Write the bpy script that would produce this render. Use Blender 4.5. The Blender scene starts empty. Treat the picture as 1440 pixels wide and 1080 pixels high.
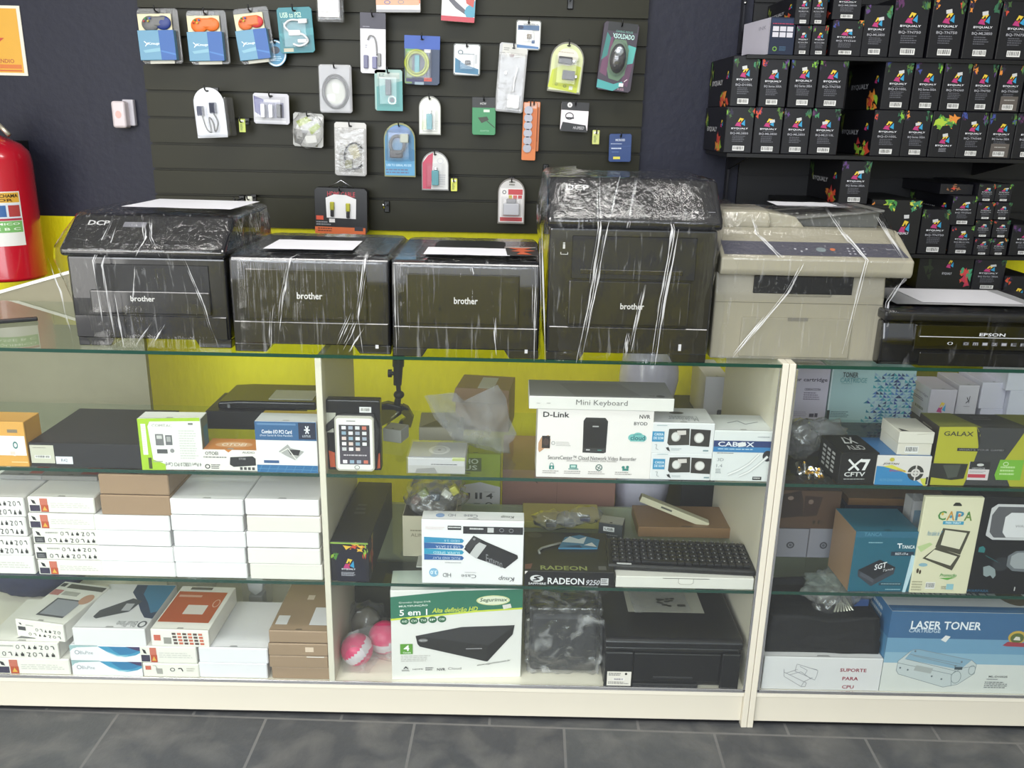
import bpy, bmesh, math, random
from mathutils import Vector, Matrix, noise
random.seed(7)
SC = bpy.context.scene
COL = SC.collection
# ------------------------------------------------------------------ camera
PITCH, YAW, ROLL, CH, FPX = 0.29573, 0.00309, 0.02239, 1.4783, 1224.6
fw = Vector((math.sin(YAW)*math.cos(PITCH), math.cos(YAW)*math.cos(PITCH), -math.sin(PITCH)))
r0 = Vector((math.cos(YAW), -math.sin(YAW), 0)); u0 = r0.cross(fw)
rt = r0*math.cos(ROLL)+u0*math.sin(ROLL); up = -r0*math.sin(ROLL)+u0*math.cos(ROLL)
cam = bpy.data.cameras.new('camera'); camo = bpy.data.objects.new('camera', cam); COL.objects.link(camo)
camo.matrix_world = Matrix(((rt.x, up.x, -fw.x, 0), (rt.y, up.y, -fw.y, 0), (rt.z, up.z, -fw.z, CH), (0, 0, 0, 1)))
cam.sensor_width = 36; cam.lens = 36*FPX/1440; cam.clip_start = 0.05
SC.camera = camo
def at(px, py, Y):
    d = fw+rt*((px-720)/FPX)-up*((py-540)/FPX)
    return Vector((d.x/d.y*Y, Y, CH+d.z/d.y*Y))
def Z(px, py, Y): return at(px, py, Y).z
def py_of(x, Y, z):
    d = Vector((x, Y, z-CH)); return 540-FPX*d.dot(up)/d.dot(fw)
def X(px, Y, z):
    x = 0
    for _ in range(4): x = at(px, py_of(x, Y, z), Y).x
    return x
def Yat(px, py, z):
    d = fw+rt*((px-720)/FPX)-up*((py-540)/FPX)
    return (z-CH)/d.z*d.y
# ------------------------------------------------------------------ materials
def lin(h):
    h = h.lstrip('#'); c = [int(h[i:i+2], 16)/255 for i in (0, 2, 4)]
    return tuple(x/12.92 if x <= .04045 else ((x+.055)/1.055)**2.4 for x in c)
_M = {}
def M(h, rough=.5, metal=0., var=.06, bump=0., scale=30., coat=0., spec=.5):
    k = (h, rough, metal, var, bump, scale, coat, spec)
    if k in _M: return _M[k]
    m = bpy.data.materials.new('paint_'+h.strip('#')); m.use_nodes = True
    nt = m.node_tree; b = nt.nodes['Principled BSDF']; c = lin(h)
    tc = nt.nodes.new('ShaderNodeTexCoord'); n = nt.nodes.new('ShaderNodeTexNoise'); n.inputs['Scale'].default_value = scale
    n.inputs['Detail'].default_value = 3
    nt.links.new(tc.outputs['Object'], n.inputs['Vector'])
    mx = nt.nodes.new('ShaderNodeMix'); mx.data_type = 'RGBA'
    mx.inputs['A'].default_value = (*[x*(1-var) for x in c], 1); mx.inputs['B'].default_value = (*[min(1, x*(1+var)) for x in c], 1)
    nt.links.new(n.outputs['Fac'], mx.inputs['Factor']); nt.links.new(mx.outputs['Result'], b.inputs['Base Color'])
    b.inputs['Roughness'].default_value = rough; b.inputs['Metallic'].default_value = metal
    b.inputs['Coat Weight'].default_value = coat; b.inputs['Coat Roughness'].default_value = .05
    b.inputs['Specular IOR Level'].default_value = spec
    if bump:
        bp = nt.nodes.new('ShaderNodeBump'); bp.inputs['Strength'].default_value = bump; bp.inputs['Distance'].default_value = .004
        nt.links.new(n.outputs['Fac'], bp.inputs['Height']); nt.links.new(bp.outputs['Normal'], b.inputs['Normal'])
    _M[k] = m; return m
def P(h):                                   # printed card, inks slightly muted
    h = h.lstrip('#'); c = [int(h[i:i+2], 16) for i in (0, 2, 4)]; g = .3*c[0]+.59*c[1]+.11*c[2]
    return M('#%02x%02x%02x' % tuple(int(x*.86+g*.14) for x in c), .42, 0, .03)
def glassy(name, tint, ior=1.5, rough=0.02, opac=0., film=False, boost=1., stretch=(14, 14, 2.2), lo=.6, hi=.74, body=.06, white=.75, top=.8, bump=.55, dist=.012):
    m = bpy.data.materials.new(name); m.use_nodes = True; nt = m.node_tree; nt.nodes.clear()
    o = nt.nodes.new('ShaderNodeOutputMaterial'); tr = nt.nodes.new('ShaderNodeBsdfTransparent'); tr.inputs[0].default_value = (*tint, 1)
    gl = nt.nodes.new('ShaderNodeBsdfGlossy'); gl.inputs['Roughness'].default_value = rough
    fr = nt.nodes.new('ShaderNodeFresnel'); fr.inputs[0].default_value = ior
    mu = nt.nodes.new('ShaderNodeMath'); mu.operation = 'MULTIPLY'; mu.inputs[1].default_value = boost; mu.use_clamp = True
    ge = nt.nodes.new('ShaderNodeNewGeometry'); iv = nt.nodes.new('ShaderNodeMath'); iv.operation = 'SUBTRACT'; iv.inputs[0].default_value = 1
    nt.links.new(ge.outputs['Backfacing'], iv.inputs[1]); m3 = nt.nodes.new('ShaderNodeMath'); m3.operation = 'MULTIPLY'
    nt.links.new(fr.outputs[0], m3.inputs[0]); nt.links.new(iv.outputs[0], m3.inputs[1]); nt.links.new(m3.outputs[0], mu.inputs[0])
    mix = nt.nodes.new('ShaderNodeMixShader'); nt.links.new(mu.outputs[0], mix.inputs[0]); nt.links.new(tr.outputs[0], mix.inputs[1]); nt.links.new(gl.outputs[0], mix.inputs[2])
    last = mix
    if film or opac:
        df = nt.nodes.new('ShaderNodeBsdfDiffuse'); df.inputs[0].default_value = (white, white, white*1.02, 1)
        m2 = nt.nodes.new('ShaderNodeMixShader')
        if film:
            tc = nt.nodes.new('ShaderNodeTexCoord'); mp = nt.nodes.new('ShaderNodeMapping'); mp.inputs['Scale'].default_value = stretch
            n = nt.nodes.new('ShaderNodeTexNoise'); n.inputs['Scale'].default_value = 5; n.inputs['Detail'].default_value = 5; n.inputs['Distortion'].default_value = .6
            nt.links.new(tc.outputs['Object'], mp.inputs[0]); nt.links.new(mp.outputs[0], n.inputs['Vector'])
            rp = nt.nodes.new('ShaderNodeMapRange'); rp.inputs['From Min'].default_value = lo; rp.inputs['From Max'].default_value = hi
            rp.inputs['To Min'].default_value = body; rp.inputs['To Max'].default_value = top
            nt.links.new(n.outputs['Fac'], rp.inputs[0]); nt.links.new(rp.outputs[0], m2.inputs[0])
            bp = nt.nodes.new('ShaderNodeBump'); bp.inputs['Strength'].default_value = bump; bp.inputs['Distance'].default_value = dist
            nt.links.new(n.outputs['Fac'], bp.inputs['Height']); nt.links.new(bp.outputs['Normal'], gl.inputs['Normal']); nt.links.new(bp.outputs['Normal'], fr.inputs['Normal'])
        else: m2.inputs[0].default_value = opac
        nt.links.new(mix.outputs[0], m2.inputs[1]); nt.links.new(df.outputs[0], m2.inputs[2]); last = m2
    nt.links.new(last.outputs[0], o.inputs[0]); return m
GLASS = glassy('clear_glass', (.93, .97, .95), 1.35)
PANE = glassy('front_glass', (.97, .985, .975), 1.33, opac=.015)
BLIS = glassy('blister_plastic', (.97, .97, .98), 1.4, .08, opac=.07, boost=1.3)
FILM = glassy('stretch_film', (.975, .975, .98), 1.45, .09, film=True, boost=1.7, stretch=(22, 22, 1.6), body=.0, lo=.6, hi=.82, top=.3, bump=.4, dist=.006)  # diffuse white streaks paint crumple highlights into the film
FILMC = glassy('smooth_film', (.985, .985, .99), 1.4, .04, film=True, boost=1.3, stretch=(14, 14, 1.5), body=.0, lo=.62, hi=.85, top=.2, bump=.1, dist=.004)
BAG = glassy('clear_bag', (.95, .95, .95), 1.45, .1, film=True, boost=1.8, stretch=(5, 5, 5), lo=.54, hi=.8, body=.05, white=.65, top=.4, bump=.35, dist=.01)
MILK = glassy('cloudy_bag', (.86, .86, .82), 1.4, .22, film=True, boost=1.3, stretch=(2.2, 2.2, 2.2), lo=.3, hi=.8, body=.14, white=.5, top=.5, bump=.12, dist=.008)
EDGE = M('#1d4238', .15, 0, .1)
WHITE = M('#ded8c8', .4, 0, .03, 0, 4)
BLK = M('#17171a', .4); CHROME = M('#c8c8cc', .25, 1.)
# ------------------------------------------------------------------ mesh builder
_TX = {}
def text_geo(s, bold, narrow=False):
    k = (s, bold)
    if k in _TX: return _TX[k]
    cu = bpy.data.curves.new('txt', 'FONT'); cu.body = s; cu.resolution_u = 2; cu.offset = .018*bold
    o = bpy.data.objects.new('txt', cu); me = bpy.data.meshes.new_from_object(o)
    vs = [v.co.copy() for v in me.vertices]; fs = [tuple(p.vertices) for p in me.polygons]
    bpy.data.objects.remove(o); bpy.data.curves.remove(cu); bpy.data.meshes.remove(me)
    if not vs: vs = [Vector((0, 0, 0)), Vector((1, 0, 0)), Vector((1, 1, 0))]; fs = []
    x0 = min(v.x for v in vs); x1 = max(v.x for v in vs); y0 = min(v.y for v in vs); y1 = max(v.y for v in vs)
    vs = [((v.x-x0)/max(1e-6, x1-x0), (v.y-y0)/max(1e-6, y1-y0)) for v in vs]
    _TX[k] = (vs, fs); return _TX[k]
class B:
    def __init__(s): s.v = []; s.f = []; s.m = []; s.mats = []; s.sm = []
    def mi(s, m):
        if m not in s.mats: s.mats.append(m)
        return s.mats.index(m)
    def add(s, vs, fs, m, smooth=False):
        n = len(s.v); i = s.mi(m); s.v += [tuple(v) for v in vs]
        for f in fs: s.f.append(tuple(n+a for a in f)); s.m.append(i); s.sm.append(smooth)
        return s
    def from_bm(s, bm, m, smooth=False, mat=None):
        if mat is not None: bm.transform(mat)
        bm.verts.ensure_lookup_table(); vs = [v.co[:] for v in bm.verts]; fs = [[v.index for v in f.verts] for f in bm.faces]
        bm.free(); return s.add(vs, fs, m, smooth)
    def box(s, x0, x1, y0, y1, z0, z1, m, bev=0., seg=2, rot=None, smooth=False):
        bm = bmesh.new(); bmesh.ops.create_cube(bm, size=1)
        bmesh.ops.scale(bm, vec=(x1-x0, y1-y0, z1-z0), verts=bm.verts)
        if bev > 0: bmesh.ops.bevel(bm, geom=bm.edges[:], offset=min(bev, .49*min(x1-x0, y1-y0, z1-z0)), segments=seg, affect='EDGES', profile=.5)
        if rot is not None: bm.transform(rot.to_4x4())
        bmesh.ops.translate(bm, vec=((x0+x1)/2, (y0+y1)/2, (z0+z1)/2), verts=bm.verts); bm.verts.index_update()
        return s.from_bm(bm, m, smooth)
    def prism(s, pts, a0, a1, m, axis='x', bev=0., seg=2, caps=True):
        # pts: 2-D outline; axis x -> (y,z); axis y -> (x,z); axis z -> (x,y)
        bm = bmesh.new()
        def mk(p, a): return {'x': (a, p[0], p[1]), 'y': (p[0], a, p[1]), 'z': (p[0], p[1], a)}[axis]
        A = [bm.verts.new(mk(p, a0)) for p in pts]; C = [bm.verts.new(mk(p, a1)) for p in pts]; n = len(pts)
        for i in range(n): bm.faces.new((A[i], A[(i+1) % n], C[(i+1) % n], C[i]))
        if caps: bm.faces.new(A[::-1]); bm.faces.new(C)
        bmesh.ops.recalc_face_normals(bm, faces=bm.faces)
        if bev > 0: bmesh.ops.bevel(bm, geom=bm.edges[:], offset=bev, segments=seg, affect='EDGES', profile=.5, clamp_overlap=True)
        bm.verts.index_update(); return s.from_bm(bm, m)
    def cyl(s, p0, p1, r, m, r2=None, seg=20, caps=True, smooth=True):
        p0 = Vector(p0); p1 = Vector(p1); r2 = r if r2 is None else r2; d = (p1-p0).normalized()
        a = d.orthogonal().normalized(); b = d.cross(a); vs = []
        for p, q in ((p0, r), (p1, r2)):
            for i in range(seg):
                t = 2*math.pi*i/seg; vs.append(p+a*math.cos(t)*q+b*math.sin(t)*q)
        s.add(vs, [(i, (i+1) % seg, seg+(i+1) % seg, seg+i) for i in range(seg)], m, smooth)
        if caps: s.add(vs[:seg], [tuple(range(seg))[::-1]], m); s.add(vs[seg:], [tuple(range(seg))], m)
        return s
    def tube(s, pts, r, m, seg=8, closed=False):
        pts = [Vector(p) for p in pts]; n = len(pts); vs = []; pa = None
        for i, p in enumerate(pts):
            q0 = pts[i-1] if (i or closed) else p; q1 = pts[(i+1) % n] if (i < n-1 or closed) else p
            d = (q1-q0).normalized() if (q1-q0).length > 1e-9 else Vector((0, 0, 1))
            if pa is None: pa = d.orthogonal().normalized()
            a = (pa-d*pa.dot(d)); a = a.normalized() if a.length > 1e-6 else d.orthogonal().normalized(); pa = a; b = d.cross(a)
            for k in range(seg):
                t = 2*math.pi*k/seg; vs.append(p+a*math.cos(t)*r+b*math.sin(t)*r)
        fs = [(i*seg+k, i*seg+(k+1) % seg, ((i+1) % n)*seg+(k+1) % seg, ((i+1) % n)*seg+k) for i in range(n if closed else n-1) for k in range(seg)]
        if not closed: fs += [tuple(range(seg))[::-1], tuple((n-1)*seg+k for k in range(seg))]
        return s.add(vs, fs, m, True)
    def lathe(s, prof, m, c=(0, 0), seg=28, fn=None):
        vs = []; n = len(prof)
        for r, z in prof:
            for k in range(seg):
                t = 2*math.pi*k/seg; v = Vector((c[0]+r*math.cos(t), c[1]+r*math.sin(t), z)); vs.append(fn(v) if fn else v)
        fs = [(i*seg+k, i*seg+(k+1) % seg, (i+1)*seg+(k+1) % seg, (i+1)*seg+k) for i in range(n-1) for k in range(seg)]
        fs += [tuple(range(seg))[::-1], tuple((n-1)*seg+k for k in range(seg))]
        return s.add(vs, fs, m, True)
    def ball(s, c, r, m, sc=(1, 1, 1), sub=3, fn=None):
        bm = bmesh.new(); bmesh.ops.create_icosphere(bm, subdivisions=sub, radius=1)
        for v in bm.verts:
            p = v.co.copy(); k = fn(p) if fn else 1.
            v.co = Vector((c[0]+p.x*r*sc[0]*k, c[1]+p.y*r*sc[1]*k, c[2]+p.z*r*sc[2]*k))
        bm.verts.index_update(); return s.from_bm(bm, m, True)
    # printed artwork laid on a face: O origin (face's lower-left), U/V unit axes, N outward normal, w/h metres, fr = frame read off the photo
    def art(s, O, U, V, w, h, fr, els, lift=.0003, step=.00003):
        O = Vector(O); U = Vector(U); V = Vector(V); N = U.cross(V); fx0, fy0, fx1, fy1 = fr
        def q(x, y, k): return O+U*((x-fx0)/(fx1-fx0)*w)+V*((fy1-y)/(fy1-fy0)*h)+N*(lift+step*k)
        for k, e in enumerate(els):
            t = e[0]
            if t == 'r':
                _, x0, y0, x1, y1, c = e; s.add([q(x0, y1, k), q(x1, y1, k), q(x1, y0, k), q(x0, y0, k)], [(0, 1, 2, 3)], P(c))
            elif t == 'p':
                s.add([q(x, y, k) for x, y in e[1]], [tuple(range(len(e[1])))], P(e[2]))
            elif t == 'e':
                _, cx, cy, rx, ry, c = e; n = 20
                s.add([q(cx+rx*math.cos(2*math.pi*i/n), cy-ry*math.sin(2*math.pi*i/n), k) for i in range(n)], [tuple(range(n))], P(c))
            elif t == 'o':   # ring
                _, cx, cy, rx, ry, wd, c = e; n = 24; vs = []
                for rr in (0, wd):
                    vs += [q(cx+(rx-rr)*math.cos(2*math.pi*i/n), cy-(ry-rr)*math.sin(2*math.pi*i/n), k) for i in range(n)]
                s.add(vs, [(i, (i+1) % n, n+(i+1) % n, n+i) for i in range(n)], P(c))
            elif t == 'l':
                _, pts, wd, c = e
                for (xa, ya), (xb, yb) in zip(pts, pts[1:]):
                    L = math.hypot(xb-xa, yb-ya) or 1; nx, ny = -(yb-ya)/L*wd/2, (xb-xa)/L*wd/2
                    s.add([q(xa+nx, ya+ny, k), q(xb+nx, yb+ny, k), q(xb-nx, yb-ny, k), q(xa-nx, ya-ny, k)], [(0, 1, 2, 3)], P(c))
            elif t == 't':
                _, x0, y0, x1, y1, st, c = e[:7]; fl = e[7] if len(e) > 7 else ''
                vs, fs = text_geo(st, 'b' in fl); out = []
                sh = .25*(y1-y0) if 'i' in fl else 0; sk = float(e[8]) if len(e) > 8 else 0.
                for a, b in vs:
                    if 'm' in fl: a = 1-a
                    if 'u' in fl: a, b = 1-a, 1-b
                    out.append(q(x0+(x1-x0)*a+sh*b, y1-(y1-y0)*b+sk*a, k))
                s.add(out, fs, P(c))
            elif t == 'n':   # rows of fine print too small to read
                _, x0, y0, x1, y1, n, c = e; rr = random.Random(int(x0*7+y0*13)); ph = (y1-y0)/n
                for i in range(n):
                    x = x0; ye = y0+i*ph
                    xe = x0+(x1-x0)*(rr.uniform(.75, 1) if n > 1 else 1)
                    while x < xe:
                        L = min(xe-x, (x1-x0)*rr.uniform(.05, .16)); s.add([q(x, ye+ph*.6, k), q(x+L, ye+ph*.6, k), q(x+L, ye+ph*.08, k), q(x, ye+ph*.08, k)], [(0, 1, 2, 3)], P(c)); x += L+(x1-x0)*.025
            elif t == 'bar':
                _, x0, y0, x1, y1 = e[:5]; rr = random.Random(int(x0+y0)); x = x0+(x1-x0)*.06
                s.add([q(x0, y1, k), q(x1, y1, k), q(x1, y0, k), q(x0, y0, k)], [(0, 1, 2, 3)], P('#e8e6e4'))
                while x < x0+(x1-x0)*.93:
                    L = (x1-x0)*rr.choice((.02, .035, .05)); s.add([q(x, y1-(y1-y0)*.2, k+.5), q(x+L, y1-(y1-y0)*.2, k+.5), q(x+L, y0+(y1-y0)*.12, k+.5), q(x, y0+(y1-y0)*.12, k+.5)], [(0, 1, 2, 3)], P('#222226')); x += L+(x1-x0)*rr.choice((.025, .04))
        return s
    def build(s, name, parent=None, loc=None, rot=None, mat=None):
        me = bpy.data.meshes.new(name); me.from_pydata(s.v, [], s.f)
        for m in s.mats: me.materials.append(m)
        me.polygons.foreach_set('material_index', s.m); me.polygons.foreach_set('use_smooth', s.sm); me.update()
        o = bpy.data.objects.new(name, me); COL.objects.link(o)
        if parent: o.parent = parent
        if loc is not None: o.location = loc
        if rot is not None: o.rotation_euler = rot
        return o
def tag(o, label, cat, group=None, kind=None):
    if label: o['label'] = label; o['category'] = cat
    if group: o['group'] = group
    if kind: o['kind'] = kind
    return o
def thing(name, label, cat, loc, rot=(0, 0, 0), group=None):
    o = bpy.data.objects.new(name, None); o.empty_display_size = .05; COL.objects.link(o); o.location = loc; o.rotation_euler = rot
    return tag(o, label, cat, group)
def struct(b, name): return tag(b.build(name), None, None, None, 'structure')
XU, YU, ZU = Vector((1, 0, 0)), Vector((0, 1, 0)), Vector((0, 0, 1))
# carton: origin at front-bottom-centre; art = {face: (frame, elements)}
def carton(name, label, cat, w, d, h, loc, yaw=0., col='#f0eeea', art=None, group=None, bev=.0012, faces=None, seam=True, rot=None, parent=None, open_top=False):
    b = B(); mt = P(col); b.box(-w/2, w/2, 0, d, 0, h, mt, bev, 1)
    if faces:
        for f, c in faces.items():
            e = .0002
            q = {'F': [(-w/2+.001, -e, .001), (w/2-.001, -e, .001), (w/2-.001, -e, h-.001), (-w/2+.001, -e, h-.001)],
                 'T': [(-w/2+.001, .001, h+e), (w/2-.001, .001, h+e), (w/2-.001, d-.001, h+e), (-w/2+.001, d-.001, h+e)],
                 'L': [(-w/2-e, d-.001, .001), (-w/2-e, .001, .001), (-w/2-e, .001, h-.001), (-w/2-e, d-.001, h-.001)],
                 'R': [(w/2+e, .001, .001), (w/2+e, d-.001, .001), (w/2+e, d-.001, h-.001), (w/2+e, .001, h-.001)]}[f]
            b.add(q, [(0, 1, 2, 3)], P(c))
    if seam:
        c = lin(col); dk = '#%02x%02x%02x' % tuple(int(int(col.lstrip('#')[i:i+2], 16)*.72) for i in (0, 2, 4))
        b.add([(-w/2+.003, .004, h+.0003), (w/2-.003, .004, h+.0003), (w/2-.003, .0052, h+.0003), (-w/2+.003, .0052, h+.0003)], [(0, 1, 2, 3)], P(dk))
        b.add([(-w*.06, .0052, h+.0004), (w*.06, .0052, h+.0004), (w*.045, .011, h+.0004), (-w*.045, .011, h+.0004)], [(0, 1, 2, 3)], P(dk))
        for sx in (-1, 1):
            x = sx*(w/2+.0003); b.add([(x, .006, h*.06), (x, .0068, h*.06), (x, .0068, h*.94), (x, .006, h*.94)], [(0, 1, 2, 3)], P(dk))
    for f, (fr, els) in (art or {}).items():
        O, U, V, ww, hh = {'F': ((-w/2, 0, 0), XU, ZU, w, h), 'T': ((-w/2, 0, h), XU, YU, w, d), 'L': ((-w/2, d, 0), -YU, ZU, d, h), 'R': ((w/2, 0, 0), YU, ZU, d, h)}[f]
        b.art(O, U, V, ww, hh, fr, els, lift=.0006)
    o = b.build(name, parent, loc, rot or (0, 0, yaw))
    if parent is None: tag(o, label, cat, group)
    return o
def size(x0, x1, yt, Y, zb):
    """world x centre, width and height of an upright face standing on zb at depth Y"""
    h = .1
    for _ in range(3):
        zm = zb+h/2; xa, xb = X(x0, Y, zm), X(x1, Y, zm); h = Z((x0+x1)/2, yt, Y)-zb
    return (xa+xb)/2, xb-xa, h
def cbox(name, label, cat, x0, x1, yt, Y, zb, d, h=None, **k):
    xc, w, hh = size(x0, x1, yt, Y, zb); hh = h or hh; yaw = k.get('yaw', 0)
    return carton(name, label, cat, w, d, hh, (xc, Y, zb), **k), (xc, w, hh, zb+hh)
# ------------------------------------------------------------------ room
YF, YW = 1.878, 2.85              # counter front, back wall
ZT, ZS1, ZS2, ZD = .965, .675, .391, .108
zsplit = Z(140, 305, YW)
def wall_mat(name, h, bump, sc, dark=.85):
    m = bpy.data.materials.new(name); m.use_nodes = True; nt = m.node_tree; b = nt.nodes['Principled BSDF']; c = lin(h)
    tc = nt.nodes.new('ShaderNodeTexCoord'); mp = nt.nodes.new('ShaderNodeMapping'); mp.inputs['Scale'].default_value = sc
    n = nt.nodes.new('ShaderNodeTexNoise'); n.inputs['Scale'].default_value = 1; n.inputs['Detail'].default_value = 6
    nt.links.new(tc.outputs['Object'], mp.inputs[0]); nt.links.new(mp.outputs[0], n.inputs['Vector'])
    r = nt.nodes.new('ShaderNodeValToRGB'); r.color_ramp.elements[0].position = .3; r.color_ramp.elements[1].position = .7
    r.color_ramp.elements[0].color = (*[x*dark for x in c], 1); r.color_ramp.elements[1].color = (*c, 1)
    nt.links.new(n.outputs['Fac'], r.inputs[0]); nt.links.new(r.outputs[0], b.inputs['Base Color']); b.inputs['Roughness'].default_value = .6
    bp = nt.nodes.new('ShaderNodeBump'); bp.inputs['Strength'].default_value = bump; bp.inputs['Distance'].default_value = .006
    nt.links.new(n.outputs['Fac'], bp.inputs['Height']); nt.links.new(bp.outputs['Normal'], b.inputs['Normal']); return m
YEL = wall_mat('yellow_paint', '#ece300', .5, (60, 60, 18), .92)
NAVY = wall_mat('navy_paint', '#0e1128', .25, (40, 40, 40))
b = B(); b.box(-3.2, 3.2, YW, YW+.1, 0, zsplit, YEL); b.box(-3.2, 3.2, YW, YW+.1, zsplit, 3.0, NAVY); struct(b, 'wall_back')
def tile_mat():
    m = bpy.data.materials.new('slate_tiles'); m.use_nodes = True; nt = m.node_tree; b = nt.nodes['Principled BSDF']
    tc = nt.nodes.new('ShaderNodeTexCoord'); mp = nt.nodes.new('ShaderNodeMapping'); mp.inputs['Rotation'].default_value = (0, 0, .02); mp.inputs['Location'].default_value = (.07, .035, 0)
    br = nt.nodes.new('ShaderNodeTexBrick'); br.offset = .5; br.inputs['Scale'].default_value = 1; br.inputs['Brick Width'].default_value = .38; br.inputs['Row Height'].default_value = .38
    br.inputs['Mortar Size'].default_value = .0035; br.inputs['Mortar'].default_value = (.14, .14, .14, 1)
    br.inputs['Color1'].default_value = (.07, .075, .08, 1); br.inputs['Color2'].default_value = (.05, .053, .06, 1)
    n = nt.nodes.new('ShaderNodeTexNoise'); n.inputs['Scale'].default_value = 9; n.inputs['Detail'].default_value = 8; n.inputs['Distortion'].default_value = .5
    n2 = nt.nodes.new('ShaderNodeTexNoise'); n2.inputs['Scale'].default_value = 30; n2.inputs['Detail'].default_value = 6
    mx = nt.nodes.new('ShaderNodeMix'); mx.data_type = 'RGBA'; mx.blend_type = 'MIX'; mx.inputs['B'].default_value = (.15, .147, .142, 1)
    rp = nt.nodes.new('ShaderNodeMapRange'); rp.inputs['From Min'].default_value = .42; rp.inputs['From Max'].default_value = .75; rp.inputs['To Max'].default_value = .75
    nt.links.new(tc.outputs['Object'], mp.inputs[0]); nt.links.new(mp.outputs[0], br.inputs['Vector']); nt.links.new(tc.outputs['Object'], n.inputs['Vector']); nt.links.new(tc.outputs['Object'], n2.inputs['Vector'])
    nt.links.new(n.outputs['Fac'], rp.inputs[0]); nt.links.new(rp.outputs[0], mx.inputs['Factor']); nt.links.new(br.outputs['Color'], mx.inputs['A'])
    nt.links.new(mx.outputs['Result'], b.inputs['Base Color']); b.inputs['Roughness'].default_value = .5
    bp = nt.nodes.new('ShaderNodeBump'); bp.inputs['Strength'].default_value = .6; bp.inputs['Distance'].default_value = .006
    ad = nt.nodes.new('ShaderNodeMath'); ad.operation = 'ADD'; nt.links.new(n.outputs['Fac'], ad.inputs[0]); nt.links.new(n2.outputs['Fac'], ad.inputs[1])
    nt.links.new(ad.outputs[0], bp.inputs['Height']); nt.links.new(bp.outputs['Normal'], b.inputs['Normal']); return m
b = B(); b.box(-3.2, 3.2, -3.0, YW, -.1, 0, tile_mat()); struct(b, 'floor')
b = B(); b.box(-3.2, 3.2, -2.4, YW, 3.0, 3.1, M('#cfcfca', .8)); struct(b, 'ceiling')
for nm, x0, x1 in (('wall_left', -3.3, -3.2), ('wall_right', 3.2, 3.3)):
    b = B(); b.box(x0, x1, -2.4, YW, 0, 3.0, M('#b9b7aa', .8)); struct(b, nm)
b = B(); b.box(-2.1, 3.1, -1.55, -1.45, 0, .8, wall_mat('lime_front', '#c9c030', .2, (5, 5, 5))); struct(b, 'wall_front')
# ------------------------------------------------------------------ lights
w = bpy.data.worlds.new('daylight'); SC.world = w; w.use_nodes = True; nt = w.node_tree; bg = nt.nodes['Background']
tc = nt.nodes.new('ShaderNodeTexCoord'); sx = nt.nodes.new('ShaderNodeSeparateXYZ'); rp = nt.nodes.new('ShaderNodeValToRGB')
nt.links.new(tc.outputs['Generated'], sx.inputs[0]); nt.links.new(sx.outputs['Z'], rp.inputs[0]); nt.links.new(rp.outputs[0], bg.inputs[0])
rp.color_ramp.elements[0].position = 0; rp.color_ramp.elements[0].color = (.34, .33, .3, 1)
rp.color_ramp.elements[1].position = .25; rp.color_ramp.elements[1].color = (.8, .88, 1, 1)
bg.inputs[1].default_value = 1.6
def area(name, loc, rot, sx, sy, power, col):
    l = bpy.data.lights.new(name, 'AREA'); l.shape = 'RECTANGLE'; l.size = sx; l.size_y = sy; l.energy = power; l.color = col
    o = bpy.data.objects.new(name, l); COL.objects.link(o); o.location = loc; o.rotation_euler = rot; return o
area('storefront_daylight', (-.9, -2.2, 2.0), (math.radians(75), 0, math.radians(-12)), 3.6, 1.7, 140, (.9, .95, 1))
area('ceiling_fill', (-.2, 1.35, 2.95), (0, 0, 0), 2.2, .4, 44, (1, .98, .94))  # added fill, unseen source, placed to brighten the yellow wall
area('side_daylight', (-2.6, -.6, 1.3), (math.radians(90), 0, math.radians(-42)), 1.2, 1.8, 30, (1, .98, .93))
area('lime_wall_fill', (.4, -.75, 2.3), (math.radians(-24), 0, 0), 3.4, .3, 55, (1, .97, .88))  # added fill with no real lamp, brightens the lime wall for printer reflections
area('floor_patch_fill', (-1.9, -.7, 2.6), (math.radians(8), 0, 0), 1.2, 1.0, 38, (1, .97, .92))  # added fill for a bright floor patch that hazes the left glass
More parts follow.
